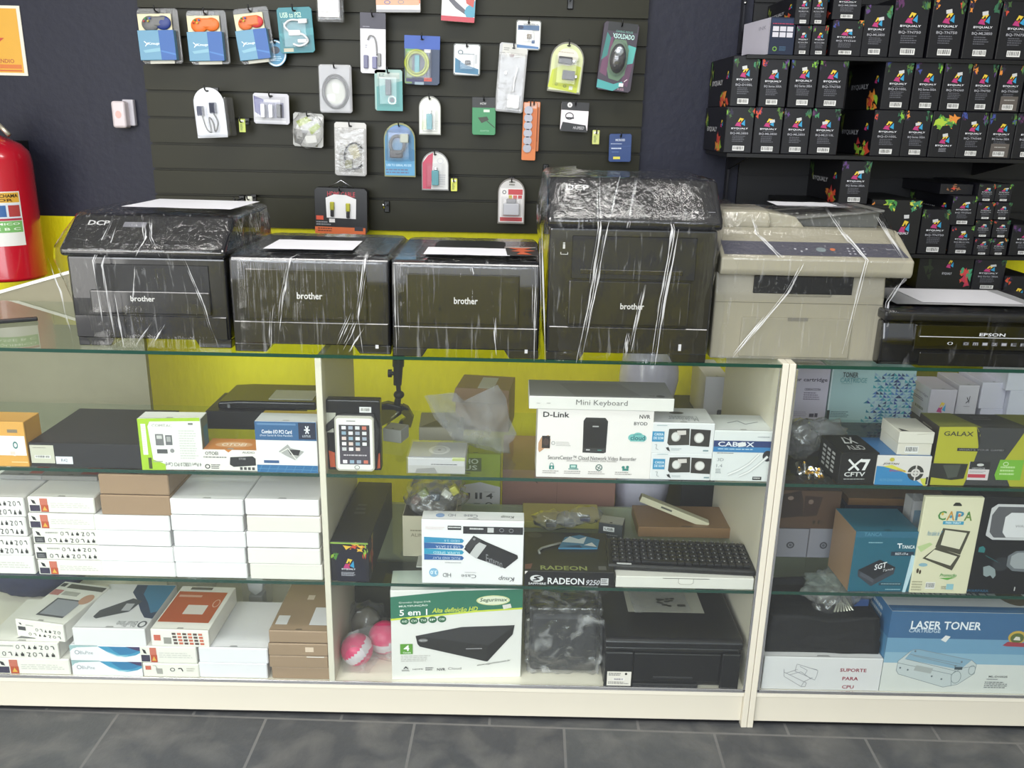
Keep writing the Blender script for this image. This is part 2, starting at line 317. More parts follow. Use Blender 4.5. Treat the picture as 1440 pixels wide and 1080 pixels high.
# ------------------------------------------------------------------ display counter
T = .0145
xm = (X(1110, YF, ZT)+X(1052, YF, 0.02))/2
xd = X(450, YF, .8)
yb = 2.377
def counter(label, xl, xr, dividers, divider_left_side, name='display_counter'):
    t = thing(name, label, 'display counter', ((xl+xr)/2, YF, 0)); ox, oy = (xl+xr)/2, YF
    def bb(nm, x0, x1, y0, y1, z0, z1, m, bev=.001):
        b = B(); b.box(x0-ox, x1-ox, y0-oy, y1-oy, z0, z1, m, bev, 1); return b.build(nm, t)
    bb('side_panel', xl, xl+T, YF, yb, 0, ZT+.002, WHITE); bb('side_panel', xr-T, xr, YF, yb, 0, ZT+.002, WHITE)
    bb('bottom_deck', xl+T, xr-T, YF+.004, yb-.012, ZD-.018, ZD, M('#ece6d6', .35, 0, .02)); bb('plinth', xl+T, xr-T, YF+.012, YF+.028, .012, ZD-.018, WHITE)
    bb('plinth_shadow_strip', xl+T, xr-T, YF+.02, YF+.03, 0, .012, BLK, 0)  # solid black strip standing in for the shadow line under the plinth
    bb('back_panel', xl+T, xr-T, yb-.012, yb, .0, ZS2-.012, M('#b9b79c', .5))
    xs = [xl+T]+[v for d in dividers for v in (d-T*.5, d+T*.5)]+[xr-T]
    for i in range(0, len(xs), 2):
        for z in (ZS1, ZS2):
            b = B(); x0, x1 = xs[i]+.001, xs[i+1]-.001
            b.box(x0-ox, x1-ox, .0065, yb-.02-oy, z-.008, z, GLASS)
            b.box(x0-ox, x1-ox, .0055, .0065, z-.008, z, EDGE); b.build('glass_shelf', t)
    for d in dividers:
        bb('divider_panel', d-T*.5, d+T*.5, YF+.006, yb-.1, ZD, ZT-.009, WHITE)
    b = B(); b.box(xl+.002-ox+T, xr-T-.002-ox, .0012, yb-oy, ZT-.008, ZT, GLASS); b.box(xl+T+.002-ox, xr-T-.002-ox, 0, .0012, ZT-.008, ZT, EDGE); b.build('glass_top', t)
    b = B(); b.box(xl+T+.001-ox, xr-T-.001-ox, .0035, .0038, ZD+.004, ZT-.01, PANE); b.build('front_glass', t)
    al = M('#e8e8ea', .2, .9)
    b = B(); b.box(xl+T-ox, xr-T-ox, 0, .004, ZD-.004, ZD+.005, al, .0008, 1); b.build('metal_channel', t)
    b = B(); b.box(xr-T-.006-ox, xr-T-ox, 0, .004, ZD, ZT-.01, al, .0008, 1); b.build('metal_channel', t); b = B(); b.box(xl+T-ox, xl+T+.006-ox, 0, .004, ZD, ZT-.01, al, .0008, 1); b.build('metal_channel', t)
    return t
counter('long white counter with glass top and shelves, holding the white box stacks', -1.75, xm-.0006, [xd], None)
counter('white glass-fronted counter standing beyond the joint, holding the blue toner carton', xm+.0006, 1.95, [], None)
# dark panel carrying the toner shelves
xk0 = X(1046, YW-.01, 1.5); zk0 = Z(1300, 362, YW)
b = B(); pr = [(YW, zk0), (YW-.012, zk0)]
zz = zk0+.05
while zz < 2.3: pr += [(YW-.012, zz), (YW-.004, zz), (YW-.004, zz+.006), (YW-.012, zz+.006)]; zz += .1
pr += [(YW-.012, 2.35), (YW, 2.35)]; b.prism(pr, xk0, 2.6, M('#06060b', .55), 'x')
tag(b.build('shelf_panel'), 'near-black slatted panel on the wall behind the toner box shelves', 'display panel')
# beige sloped partition, seen behind the left end of the counter
b = B(); yp = 2.46; xr_ = X(209, yp, .7)
p0 = at(-60, 430, yp); p1 = at(80, 390, yp); sl = (p1.z-p0.z)/(p1.x-p0.x); zr = p1.z+sl*(xr_-p1.x)
x0 = -1.75; z0 = p1.z+sl*(x0-p1.x)
b.prism([(x0, 0), (xr_, 0), (xr_, zr), (x0, z0)], yp, yp+.018, M('#8f8973', .5), 'y')
t = thing('partition_panel', 'beige slanted partition panel with white top edge behind the left printer', 'partition', (0, 0, 0)); b.build('panel_board', t)
b = B(); b.prism([(x0, z0), (xr_, zr), (xr_, zr+.009), (x0, z0+.009)], yp-.003, yp+.021, M('#f4f2ea', .4), 'y'); b.build('edge_trim', t)
# ------------------------------------------------------------------ slat wall
xl, xr = X(193, YW-.02, Z(193, 2, YW)), X(913, YW-.02, Z(913, 2, YW))
za, zb = Z(215, 12.5, 2.83), Z(235, 273, 2.83); pit = (za-zb)/7
zb_low = Z(455, 322, 2.83)
pr = [(YW, zb_low), (YW-.022, zb_low)]
z = zb
k = 0
zz = zb
while zz < 2.2:
    if zz-.004 > zb_low: pr += [(YW-.022, zz-.004), (YW-.008, zz-.004), (YW-.008, zz+.004), (YW-.022, zz+.004)]
    zz += pit
pr += [(YW-.022, 2.25), (YW, 2.25)]
SLAT = M('#21200f', .45, 0, .12, .15, 12, 0, .28)
b = B(); b.prism(pr, xl, xr, SLAT, 'x')
tag(b.build('slatwall_panel'), 'dark olive slatted display panel fixed to the wall behind the printers', 'display panel')
# ------------------------------------------------------------------ printers
DG = M('#202024', .25, 0, .05, 0, 30, .8); DG2 = M('#1a1a1e', .3, 0, .05, 0, 30, .8); BK2 = M('#0d0d0f', .5); LT = '#c9c9c4'
def loft(b, rings, m, seg=96, sub=46, amp=.006, exp=6., seed=0, zs=1.2, crease=1.):
    """closed sleeve through rings (z, x0, x1, y0, y1), superellipse cross sections, wrinkled"""
    vs = []; n = len(rings); out = []
    for i in range(sub+1):
        f = i/sub*(n-1); k = min(int(f), n-2); t = f-k; R = [rings[k][j]*(1-t)+rings[k+1][j]*t for j in range(5)]; out.append(R)
    for z, x0, x1, y0, y1 in out:
        cx, cy, rx, ry = (x0+x1)/2, (y0+y1)/2, (x1-x0)/2, (y1-y0)/2
        for s in range(seg):
            a = 2*math.pi*s/seg; c, q = math.cos(a), math.sin(a); r = (abs(c)**exp+abs(q)**exp)**(-1/exp)
            px, py = c*r, q*r
            w = noise.noise(Vector((px*rx*26+seed*9, py*ry*26, z*4)))*amp + abs(noise.noise(Vector((px*rx*60-z*26+seed*3, py*ry*60+3, z*7))))*amp*.9*crease
            vs.append((cx+px*(rx+w), cy+py*(ry+w), max(.0008, z+noise.noise(Vector((px*6+seed, py*6, z*8)))*amp*.4)))
    m_ = sub+1
    fs = [(i*seg+s, i*seg+(s+1) % seg, (i+1)*seg+(s+1) % seg, (i+1)*seg+s) for i in range(sub) for s in range(seg)]
    b.add(vs, fs, m, True); return b
STREAK = M('#f2f2f6', .25)
def strands(b, lines, r=.0007):
    """creases of gathered film: bundles of thin irregular ribbons that taper out"""
    rr = random.Random(len(lines))
    for pts in lines:
        for q in range(3):
            off = rr.uniform(-.006, .006)*(q > 0); dense = []; seed = rr.uniform(0, 50)
            for (p0, p1) in zip(pts, pts[1:]):
                for i in range(10): dense.append(Vector(p0).lerp(Vector(p1), i/10))
            dense.append(Vector(pts[-1])); n = len(dense); i0 = int(rr.uniform(0, .4)*n*(q > 0)); i1 = max(i0+5, n-int(rr.uniform(0, .4)*n*(q > 0))); dense = dense[i0:i1]; n = len(dense); vs = []
            for i, p in enumerate(dense):
                wd = r*(.5+3.2*max(0, noise.noise(Vector((i*.45, seed, 0)))+.25))*min(1, 3*i/n+.1, 3*(n-1-i)/n+.1)*(1 if q == 0 else .6)
                x = p.x+off+.0022*noise.noise(Vector((i*.3, seed, 5)))
                vs += [(x-wd, p.y-.0004, p.z), (x+wd, p.y-.0012, p.z)]
            b.add(vs, [(2*i, 2*i+1, 2*i+3, 2*i+2) for i in range(n-1)], FOLD, True)
    return b
FOLD = glassy('film_fold', (.95, .95, .97), 1.6, .15, opac=.42, boost=1.6, white=.9)
def front_print(b, w, h, els, y=0., ox=0.):
    b.art((-w/2+ox, y, 0), XU, ZU, w, h, (0, 0, 1000, 1000), els)
def paper(name, label, w, d, loc, yaw=0, col='#eceaf2', els=None, parent=None, th=.0008, cat='paper sheet'):
    b = B(); n = 8; vs = []
    for j in range(n+1):
        for i in range(n+1): vs.append((-w/2+w*i/n, d*j/n, th+.0012*abs(noise.noise(Vector((i*.5, j*.5, w*40))))))
    b.add(vs, [(j*(n+1)+i, j*(n+1)+i+1, (j+1)*(n+1)+i+1, (j+1)*(n+1)+i) for j in range(n) for i in range(n)], P(col), True)
    if els: b.art((-w/2, 0, th+.001), XU, YU, w, d, (0, 0, 1000, 1000), els)
    o = b.build(name, parent, loc, (0, 0, yaw))
    if not parent: tag(o, label, cat)
    return o
def hl_printer(label, x0, x1, yt, ybot, wrap_seed, film_extra):
    Yf = Yat((x0+x1)/2, ybot, ZT); xc, w, h = size(x0, x1, yt, Yf, ZT); d = .36
    t = thing('laser_printer', label, 'printer', (xc, Yf, ZT))
    ft = .018
    b = B(); pr = [(0.004, ft), (.002, h*.42), (0.0, h*.75), (.004, h-.004), (.02, h), (d-.03, h+.004), (d, h-.02), (d, ft)]
    b.prism(pr, -w/2, w/2, DG, 'x', .006, 3)
    for sx in (-1, 1): b.prism([(sx*w*.5-(0 if sx < 0 else w*.2), 0), (sx*w*.5+(w*.2 if sx < 0 else 0), 0), (sx*w*.5+(w*.24 if sx < 0 else 0), ft+.002), (sx*w*.5-(0 if sx < 0 else w*.24), ft+.002)], .006, d-.02, DG2, 'y', .002)
    b.build('housing', t)
    b = B(); b.box(-w*.4, w*.36, -.003, .004, h*.36, h*.88, DG, .003, 2); front_print(b, w, h, [('t', 420, 355, 580, 425, 'brother', LT, 'b')], -.0032); b.build('front_door', t)
    b = B(); b.box(-w*.49, w*.49, -.0015, .003, ft+.004, h*.33, DG2, .0015, 1); front_print(b, w, h, [('r', 905, 890, 925, 930, '#c9c9cc')], -.0018); b.build('paper_tray', t)
    b = B(); b.box(-w*.36, w*.36, .07, d-.05, h+.001, h+.006, BK2, .002, 1); b.box(w*.38, w*.47, .05, .2, h+.003, h+.0065, DG2, .001, 1); b.build('output_recess', t)
    b = B(); e = .004
    loft(b, [(.002, -w/2-e, w/2+e, -e, d+e), (h*.5, -w/2-e*.8, w/2+e*.8, -e, d+e), (h-.004, -w/2-e, w/2+e, -e-.001, d+e), (h+.007, -w/2+.006, w/2-.006, .012, d-.01), (h+.011, -w/4, w/4, .1, d-.1)], FILM, amp=.0028, exp=14, seed=wrap_seed)
    strands(b, film_extra(w, h)); b.build('plastic_wrap', t)
    return t, xc, Yf, w, h
def hlp_folds_a(w, h): return [[(-w*.22, -.008, 0), (-w*.16, -.009, h*.6), (-w*.1, -.008, h), (-w*.02, .12, h+.012)], [(w*.33, -.007, 0), (w*.3, -.009, h*.4), (w*.36, -.007, h), (w*.3, .2, h+.012)], [(w*.16, -.008, h*.1), (w*.26, -.008, h*.45)], [(w*.2, -.008, h*.05), (w*.31, -.008, h*.4)], [(-w*.26, -.008, h*.02), (-w*.23, -.008, h*.5)], [(w*.24, -.008, h*.03), (w*.34, -.008, h*.3)]]
def hlp_folds_b(w, h): return [[(w*.47, -.007, 0), (w*.46, -.008, h)], [(w*.21, -.007, h*.05), (w*.19, -.008, h*.45)], [(-w*.47, -.007, 0), (-w*.475, -.008, h)], [(w*.05, -.008, h*.88), (w*.04, -.008, h*.98)]]
tA = hl_printer('black laser printer in plastic wrap, a white sheet on top, beside the leftmost printer', 325, 548, 362, 497, 2, hlp_folds_a)
tB = hl_printer('black laser printer in plastic wrap with orange-marked paper on its top', 551, 759, 369, 504, 5, hlp_folds_b)
_, xc, Yf, w, h = tA; paper('paper_sheet', 'white paper sheet lying on the wrapped printer below the hanging cable box', w*.56, .15, (xc-w*.02, Yf+.03, ZT+h+.012), .02)
_, xc, Yf, w, h = tB; paper('paper_sheet', 'white paper sheet on the printer next to an orange-marked leaflet', w*.58, .11, (xc-w*.0, Yf+.02, ZT+h+.012), .0)
b = B(); b.box(-.035, .035, 0, .12, 0, .001, P('#2a2a2c')); b.art((-.035, 0, .0012), XU, YU, .07, .12, (0, 0, 100, 100), [('p', [(10, 10), (90, 5), (60, 30), (95, 45), (55, 60), (80, 95), (30, 90), (45, 60), (15, 50), (40, 35)], '#d4552a'), ('r', 0, 0, 100, 6, '#d8d4cc')])
tag(b.build('leaflet', None, (xc+w*.38, Yf+.03, ZT+h+.0125), (0, 0, .05)), 'black leaflet with orange splashes lying on a wrapped printer', 'leaflet')

def dcp_printer(label, x0, x1, ybot, ybreak, ytop, film_rings, seed, folds, big):
    Yf = Yat((x0+x1)/2, ybot, ZT); xc, w, hb = size(x0, x1, ybreak, Yf, ZT); d = .37
    # top edge of the tilted control panel sits further back
    dy = .075; ht = Z((x0+x1)/2, ytop, Yf+dy)-ZT
    t = thing('laser_printer', label, 'printer', (xc, Yf, ZT)); ft = .018
    b = B(); b.prism([(.006, ft), (.003, hb*.5), (.002, hb-.004), (d, hb-.004), (d, ft)], -w/2+.006, w/2-.006, DG2, 'x', .006, 3)
    for sx in (-1, 1): b.prism([(sx*w*.48-(0 if sx < 0 else w*.2), 0), (sx*w*.48+(w*.2 if sx < 0 else 0), 0), (sx*w*.48+(w*.23 if sx < 0 else 0), ft+.002), (sx*w*.48-(0 if sx < 0 else w*.23), ft+.002)], .01, d-.02, DG2, 'y', .002)
    b.build('housing', t)
    b = B(); b.prism([(-.012, hb-.004), (-.016, hb+.012), (dy, ht-.004), (dy+.02, ht), (d-.03, ht), (d, ht-.03), (d, hb-.003)], -w/2, w/2, DG, 'x', .008, 3)
    b.build('scanner_lid', t)
    # control panel art lies on the tilt
    A = Vector((-w/2, -.016, hb+.012)); Bv = Vector((-w/2, dy, ht-.004)); V = (Bv-A); L = V.length; V.normalize()
    b = B(); btn = [('t', 110, 150, 240, 290, 'DCP', '#b9b9b9', 'b')]
    if big:
        btn += [('r', 140, 700, 200, 716, LT), ('r', 150, 850, 160, 866, LT)]+[('r', 290+i*38, 700, 300+i*38, 708, '#8a8a90') for i in range(5)]
        btn += [('r', 740+i*45, 690+j*60, 752+i*45, 706+j*60, '#77777c') for i in range(4) for j in range(4)]
        btn += [('r', 360, 760, 560, 920, '#1b1b1f'), ('r', 920, 740, 960, 752, '#8a8a90')]
    else: btn += [('r', 330, 180, 470, 330, '#6c6c74'), ('r', 460, 500, 700, 700, '#1b1b1f')]+[('r', 330+i*60, 820, 350+i*60, 835, '#8a8a90') for i in range(8)]
    b.add([A+XU*(w*.02)+Vector((0, -.0004, .0002)), A+XU*(w*.98)+Vector((0, -.0004, .0002)), A+XU*(w*.98)+V*L+Vector((0, -.0004, .0002)), A+XU*(w*.02)+V*L+Vector((0, -.0004, .0002))], [(0, 1, 2, 3)], DG)
    b.art(A+Vector((0, -.0004, .0002)), XU, V, w, L, (0, 0, 1000, 1000), btn); b.build('control_panel', t)
    b = B()
    if big:
        b.box(-w*.35, w*.37, .0005, .0025, hb*.62, hb*.93, BK2, .001, 1); b.box(-w*.3, w*.3, .0, .002, hb*.655, hb*.69, DG, .001, 1)
        b.build('output_slot', t); b = B(); b.box(-w*.36, w*.35, -.003, .003, hb*.28, hb*.61, DG2, .003, 2)
        front_print(b, w, hb, [('t', 445, 550, 585, 595, 'brother', LT, 'b')], -.0033); b.build('front_door', t)
        b = B(); b.box(-w*.47, w*.47, -.001, .003, ft+.004, hb*.265, DG, .0015, 1); front_print(b, w, hb, [('r', 805, 850, 822, 900, '#c9c9cc')], -.0014); b.build('paper_tray', t)
        b = B(); front_print(b, w, hb, [('t', 95, 120, 110, 165, 'i', LT, 'b'), ('l', [(85, 190), (85, 205), (125, 205), (125, 190)], 4, LT)], .001); b.build('usb_port', t)
    else:
        b.box(-w*.32, w*.38, .0005, .0025, hb*.6, hb*.9, BK2, .001, 1); b.build('output_slot', t)
        b = B(); b.box(-w*.36, w*.38, -.003, .003, hb*.37, hb*.62, DG2, .003, 2); front_print(b, w, hb, [('t', 390, 430, 540, 490, 'brother', LT, 'b')], -.0033); b.build('front_door', t)
        b = B(); b.box(-w*.47, w*.47, -.001, .003, ft+.004, hb*.35, DG, .0015, 1); b.build('paper_tray', t)
    b = B(); loft(b, film_rings(w, hb, ht, d), FILM, amp=.0045, exp=9, seed=seed); strands(b, folds(w, hb, ht), .0008); b.build('plastic_wrap', t)
    return t, xc, Yf, w, hb, ht
def r1(w, hb, ht, d): return [(.0, -w*.44, w*.47, -.006, d), (.03, -w*.47, w*.49, -.004, d), (hb*.5, -w*.515, w*.5, -.007, d+.005), (hb*.93, -w*.58, w*.52, -.018, d+.01), (hb+.015, -w*.56, w*.52, -.026, d+.01), (ht+.003, -w*.5, w*.5, .055, d), (ht+.012, -w*.3, w*.3, .1, d-.08)]
def f1(w, hb, ht): return [[(-w*.28, -.014, 0), (-w*.29, -.02, hb*.95), (-w*.22, .05, ht+.005)], [(-w*.22, -.012, 0), (-w*.24, -.02, hb*.9), (-w*.16, .03, ht)], [(-w*.17, -.012, 0), (-w*.19, -.018, hb*.6)], [(w*.42, -.012, 0), (w*.34, -.02, hb*.6), (w*.26, -.022, hb)], [(-w*.03, -.024, hb), (w*.02, .0, (hb+ht)/2), (-w*.06, .06, ht+.004)], [(w*.12, -.022, hb), (w*.04, .01, (hb+ht)/2), (-w*.0, .06, ht)], [(-w*.49, -.006, 0), (-w*.53, -.006, hb*.6), (-w*.58, -.008, hb*.95)], [(-w*.1, -.012, hb*.03), (w*.02, -.014, hb*.3)], [(0, -.012, hb*.03), (w*.1, -.014, hb*.28)], [(-w*.08, -.018, hb*.5), (-w*.04, -.02, hb*.9)]]
T1 = dcp_printer('leftmost black multifunction printer bulging in plastic wrap', 96, 324, 489, 359, 302, r1, 1, f1, False)
def r4(w, hb, ht, d): return [(.0, -w*.46, w*.46, -.006, d), (.03, -w*.485, w*.49, -.004, d), (hb*.5, -w*.5, w*.5, -.008, d+.004), (hb*.95, -w*.53, w*.53, -.018, d+.006), (hb+.015, -w*.53, w*.53, -.026, d+.006), (ht+.003, -w*.5, w*.45, .055, d), (ht+.012, -w*.3, w*.2, .12, d-.08)]
def f4(w, hb, ht): return [[(-w*.3, -.013, 0), (-w*.24, -.016, hb*.5), (-w*.2, -.024, hb), (-w*.2, .06, ht+.005)], [(-w*.27, -.013, 0), (-w*.21, -.016, hb*.5), (-w*.16, -.024, hb), (-w*.08, .06, ht+.005)], [(w*.14, -.013, 0), (w*.17, -.018, hb*.5), (w*.21, -.024, hb), (w*.17, .03, (hb+ht)/2), (-w*.0, .07, ht+.005)], [(w*.17, -.013, 0), (w*.2, -.018, hb*.5), (w*.24, -.024, hb)], [(-w*.05, -.024, hb), (w*.01, .06, ht+.004)], [(w*.02, -.016, hb*.1), (w*.08, -.018, hb*.6)], [(-w*.02, -.016, hb*.05), (w*.0, -.018, hb*.24)], [(-w*.53, -.008, hb), (-w*.49, -.006, 0)]]
T4 = dcp_printer('tall black multifunction printer in crumpled plastic wrap with keypad, tallest on the counter', 766, 1006, 510, 319, 250, r4, 4, f4, True)
_, xc, Yf, w, hb, ht = T1; paper('paper_sheet', 'white paper sheet covering the top of the leftmost wrapped printer', w*.7, .2, (xc+w*.12, Yf+.09, ZT+ht+.014), -.05)

# beige office printer
BG = M('#9d9887', .4, 0, .03, 0, 8, .1); BG2 = M('#949080', .4, 0, .03); GP = M('#55545e', .35)
Yf = Yat(1120, 508, ZT)+.01; xc, w, h = size(1003, 1240, 383, Yf, ZT); d = .36
t = thing('office_printer', 'beige multifunction printer with document feeder, wrapped in clear plastic', 'printer', (xc, Yf, ZT))
b = B(); b.prism([(0, 0), (-.001, h*.5), (0, h*.75), (.01, h), (d, h), (d, 0)], -w/2, w/2, BG, 'x', .005, 3)
front_print(b, w, h, [('l', [(0, 345), (1000, 345)], 5, '#5c594e')], -.0012); b.build('housing', t)
b = B(); b.box(-w*.33, w*.33, -.004, .002, .006, h*.49, BG2, .003, 2)
front_print(b, w, h, [('r', 440, 505, 560, 545, '#77746a')], -.0045); b.build('paper_tray', t)
b = B(); b.box(-w*.28, w*.3, -.003, .002, h*.76, h*.96, BK2, .001, 1); b.box(-w*.09, w*.18, -.006, .0, h*.735, h*.76, BG2, .002, 1); b.build('output_slot', t)
xa, xb_ = X(1008, Yf, ZT+h)-xc, X(1274, Yf, ZT+h)-xc; zt = Z(1120, 361, Yf-.02)-ZT; zt2 = Z(1120, 331, Yf+.05)-ZT
b = B(); b.prism([(-.028, h-.004), (-.034, h+.006), (-.034, zt-.003), (-.026, zt), (.05, zt2), (.08, zt2+.012), (d, zt2+.012), (d, h-.004)], xa, xb_, BG, 'x', .006, 3); b.build('scanner_unit', t)
A = Vector((xa, -.026, zt)); V = Vector((0, .076, zt2-zt)); L = V.length; V.normalize(); N = XU.cross(V)
b = B(); q = lambda u, v: A+XU*((xb_-xa)*u)+V*(L*v)+N*.0006
b.add([q(.02, .06), q(.98, .06), q(.95, .68), q(.02, .68)], [(0, 1, 2, 3)], GP)
b.art(A+N*.0007, XU, V, xb_-xa, L*.68, (0, 0, 1000, 1000), [('e', 535, 500, 26, 150, '#7e8a8e'), ('e', 597, 470, 14, 90, '#d07045')]+[('e', 400+i*30, 480+(i % 2)*150, 6, 50, '#b0b0b8') for i in range(3)]+[('e', 680+i*26, 380+(j*180), 6, 40, '#b0b0b8') for i in range(4) for j in range(3)]+[('r', 880, 380, 930, 440, '#8d8d95')]); b.build('control_panel', t)
za_ = Z(1040, 292, Yf+.12)-ZT
b = B(); xa2, xm2 = X(1013, Yf+.1, ZT+zt2)-xc, X(1080, Yf+.1, ZT+zt2)-xc; xe = X(1242, Yf+.1, ZT+zt2)-xc
b.prism([(.085, zt2+.008), (.085, za_-.02), (.1, za_-.004), (.13, za_), (.22, za_), (.25, za_-.02), (.25, zt2+.008)], xa2, xm2, BG, 'x', .008, 3)
b.box(xa2+.004, xm2-.004, .0845, .0855, zt2+.014, zt2+.0155, BG2); b.prism([(xm2-.01, zt2+.01), (xm2-.01, za_-.005), (xm2+.06, za_-.016), (xm2+.085, zt2+.01)], .1, .24, BG, 'y', .004, 2); b.build('document_feeder', t)
b = B(); b.prism([(xm2+.02, zt2+.024), (xe, zt2+.05), (xe, zt2+.055), (xm2+.02, zt2+.03)], .11, .29, M('#6f6f6c', .35), 'y', .001, 1)
b.prism([(xm2+.08, zt2+.012), (xe-.004, zt2+.012), (xe-.002, zt2+.05), (xm2+.07, zt2+.028)], .13, .28, M('#5e5f5c', .4), 'y', .001, 1); b.build('feeder_tray', t)
b = B(); loft(b, [(.0, -w*.5-.004, w*.5+.004, -.01, d), (h*.5, -w*.51, w*.52, -.008, d), (h*.72, -w*.51, w*.54, -.008, d), (h-.01, xa-.008, xb_+.006, -.036, d), (zt, xa-.006, xb_+.008, -.04, d), (zt2, xa, xb_+.002, .04, d), (zt2+.05, xa+.01, xb_-.03, .07, d-.04), (za_+.004, xa+.02, xb_-.06, .09, .3), (za_+.008, xa+.06, xb_-.12, .12, .25)], FILM, amp=.0028, exp=9, seed=8); strands(b, [[(-w*.34, -.014, 0.02), (-w*.1, -.03, h*.8), (-w*.04, -.044, zt-.01)], [(-w*.38, -.014, .0), (-w*.12, -.03, h*.78)], [(w*.28, -.012, .02), (w*.31, -.044, zt), (w*.24, .05, zt2+.01), (w*.2, .12, za_)], [(w*.32, -.044, zt), (w*.26, .05, zt2+.01)], [(-w*.18, -.042, zt), (-w*.26, .04, zt2), (-w*.28, .09, za_-.01)], [(-w*.16, -.042, zt), (-w*.24, .04, zt2)], [(w*.53, -.04, zt), (w*.5, .1, zt2+.04)], [(w*.55, -.04, h), (w*.51, -.01, h*.7), (w*.51, -.01, 0)]], .0009); b.build('plastic_wrap', t)
paper('paper_sheet', 'folded white paper sheet beneath the film on the beige printer feeder', .17, .12, (xc+.055, Yf+.13, ZT+za_+.004), -.05)

# low black inkjet printer
def inkjet(label, xc, Yf, zb, w, d, h, epson):
    t = thing('inkjet_printer', label, 'printer', (xc, Yf, zb))
    GB = M('#121214', .14, 0, .05, 0, 30, .5) if epson else M('#1b1b1e', .3)
    hb = h*.8
    b = B(); b.prism([(.012, 0), (.002, .01), (0, hb*.6), (.01, hb), (d, hb), (d, 0)], -w/2, w/2, GB, 'x', .006, 3); b.build('housing', t)
    b = B(); b.prism([(-.004, hb+.003), (-.006, h-.006), (0.004, h), (d-.01, h), (d+.002, h-.01), (d, hb+.003)], -w/2-.003, w/2+.003, M('#1c1c1f', .3), 'x', .005, 3); b.build('scanner_lid', t)
    b = B()
    if epson:
        b.prism([(.0, hb*.38), (-.006, hb*.42), (-.004, hb*.95), (.006, hb*.97)], -w*.34, w/2-.004, M('#0b0b0d', .1, 0, .05, 0, 30, .6), 'x', .001, 1)
        b.art((-w/2, -.0065, 0), XU, ZU, w, hb, (0, 0, 1000, 1000), [('r', 180, 290, 1000, 306, '#c9c9cc'), ('t', 480, 195, 610, 265, 'EPSON', '#d8d8dc', 'b'), ('o', 340, 440, 14, 32, 5, '#d0d0d4'), ('t', 905, 440, 955, 485, 'L355', '#b8b8bc')]+[('r', 405+i*48, 400, 435+i*48, 480, '#45454b') for i in range(10)]+[('t', 408+i*48, 412, 432+i*48, 468, 'Oml2-LPBN'[i % 9], '#a8a8b0') for i in range(10)])
        b.build('control_panel', t)
        b = B(); b.box(-w*.3, w*.4, -.002, .004, hb*.03, hb*.34, M('#1a1a1c', .12), .003, 2); b.build('output_tray', t)
        b = B(); loft(b, [(.0, -w*.505, w*.505, -.006, d), (hb*.5, -w*.51, w*.51, -.012, d), (h, -w*.51, w*.51, -.012, d), (h+.006, -w*.48, w*.48, .02, d-.02)], FILMC, amp=.002, exp=14, seed=11); b.build('plastic_wrap', t)
    else:
        b.box(-w*.5, -w*.29, -.006, .004, .0, hb*.93, M('#19191c', .3), .004, 2); b.box(w*.36, w*.5, -.006, .004, .0, hb*.93, M('#19191c', .3), .004, 2)
        b.box(-w*.285, w*.355, -.003, .003, hb*.18, hb*.9, M('#141417', .35), .003, 2); b.box(-w*.14, w*.16, -.005, .003, hb*.25, hb*.31, M('#26262a', .3), .002, 1); b.build('front_panel', t)
        b = B(); b.box(-w*.29, w*.2, -.005, .01, .0, hb*.12, M('#202024', .35), .002, 1); b.build('paper_tray', t)
        b = B(); b.box(-w*.478, -w*.3, -.0072, -.006, .008, .008+hb*.36, P('#d9d8cc')); b.art((-w*.478, -.0072, .008), XU, ZU, w*.178, hb*.36, (0, 0, 100, 100), [('n', 6, 8, 70, 30, 2, '#666'+'666'), ('e', 78, 14, 5, 8, '#333333'), ('bar', 25, 45, 72, 62), ('n', 6, 70, 90, 90, 2, '#777777')]); b.build('rating_label', t)
    return t
YE = Yat(1350, 517, ZT); xe0 = X(1240, YE, ZT+.06); wE = .44
zE = Z(1350, 441, YE)-ZT
inkjet('low glossy black inkjet printer beside the beige printer', xe0+wE/2, YE, ZT, wE, .3, zE+.004, True)
paper('paper_sheet', 'grey-edged plastic document sleeve with white paper on the low inkjet printer', .33, .2, (xe0+.2, YE+.03, ZT+zE+.012), 0, '#a9a9ad', [('r', 200, 60, 900, 900, '#e9e8ef')])
YP = Yat(945, 967, ZD); xp, wP, hP = size(850, 1040, 905, YP, ZD)
inkjet('black flatbed multifunction printer on the bottom deck with a white sticker', xp, YP, ZD, wP, .36, hP+.012, False)
paper('paper_sheet', 'crumpled white leaflet lying on the bottom shelf printer', .2, .15, (xp+.0, YP+.12, ZD+hP+.013), 0, '#a8a697')
b = B()
bm_n = 10; vs = []
for j in range(11):
    for i in range(11): vs.append((-.075+.15*i/10, .13*j/10, .004+.004*noise.noise(Vector((i*.6, j*.6, 4)))))
b.add(vs, [(j*11+i, j*11+i+1, (j+1)*11+i+1, (j+1)*11+i) for j in range(10) for i in range(10)], MILK, True)
b.art((-.075, 0, .008), XU, YU, .15, .13, (0, 0, 100, 100), [('e', 60+random.uniform(-14, 14), 70+random.uniform(-16, 14), 4, 3, '#3c3c34') for _ in range(16)]+[('r', 78, 78, 92, 86, '#3c3c34')])
tag(b.build('plastic_sachet', None, (xp-.01, YP+.11, ZD+hP+.017), (0, 0, .05)), 'cloudy plastic sachet of small dark bits on the bottom shelf printer', 'plastic bag')
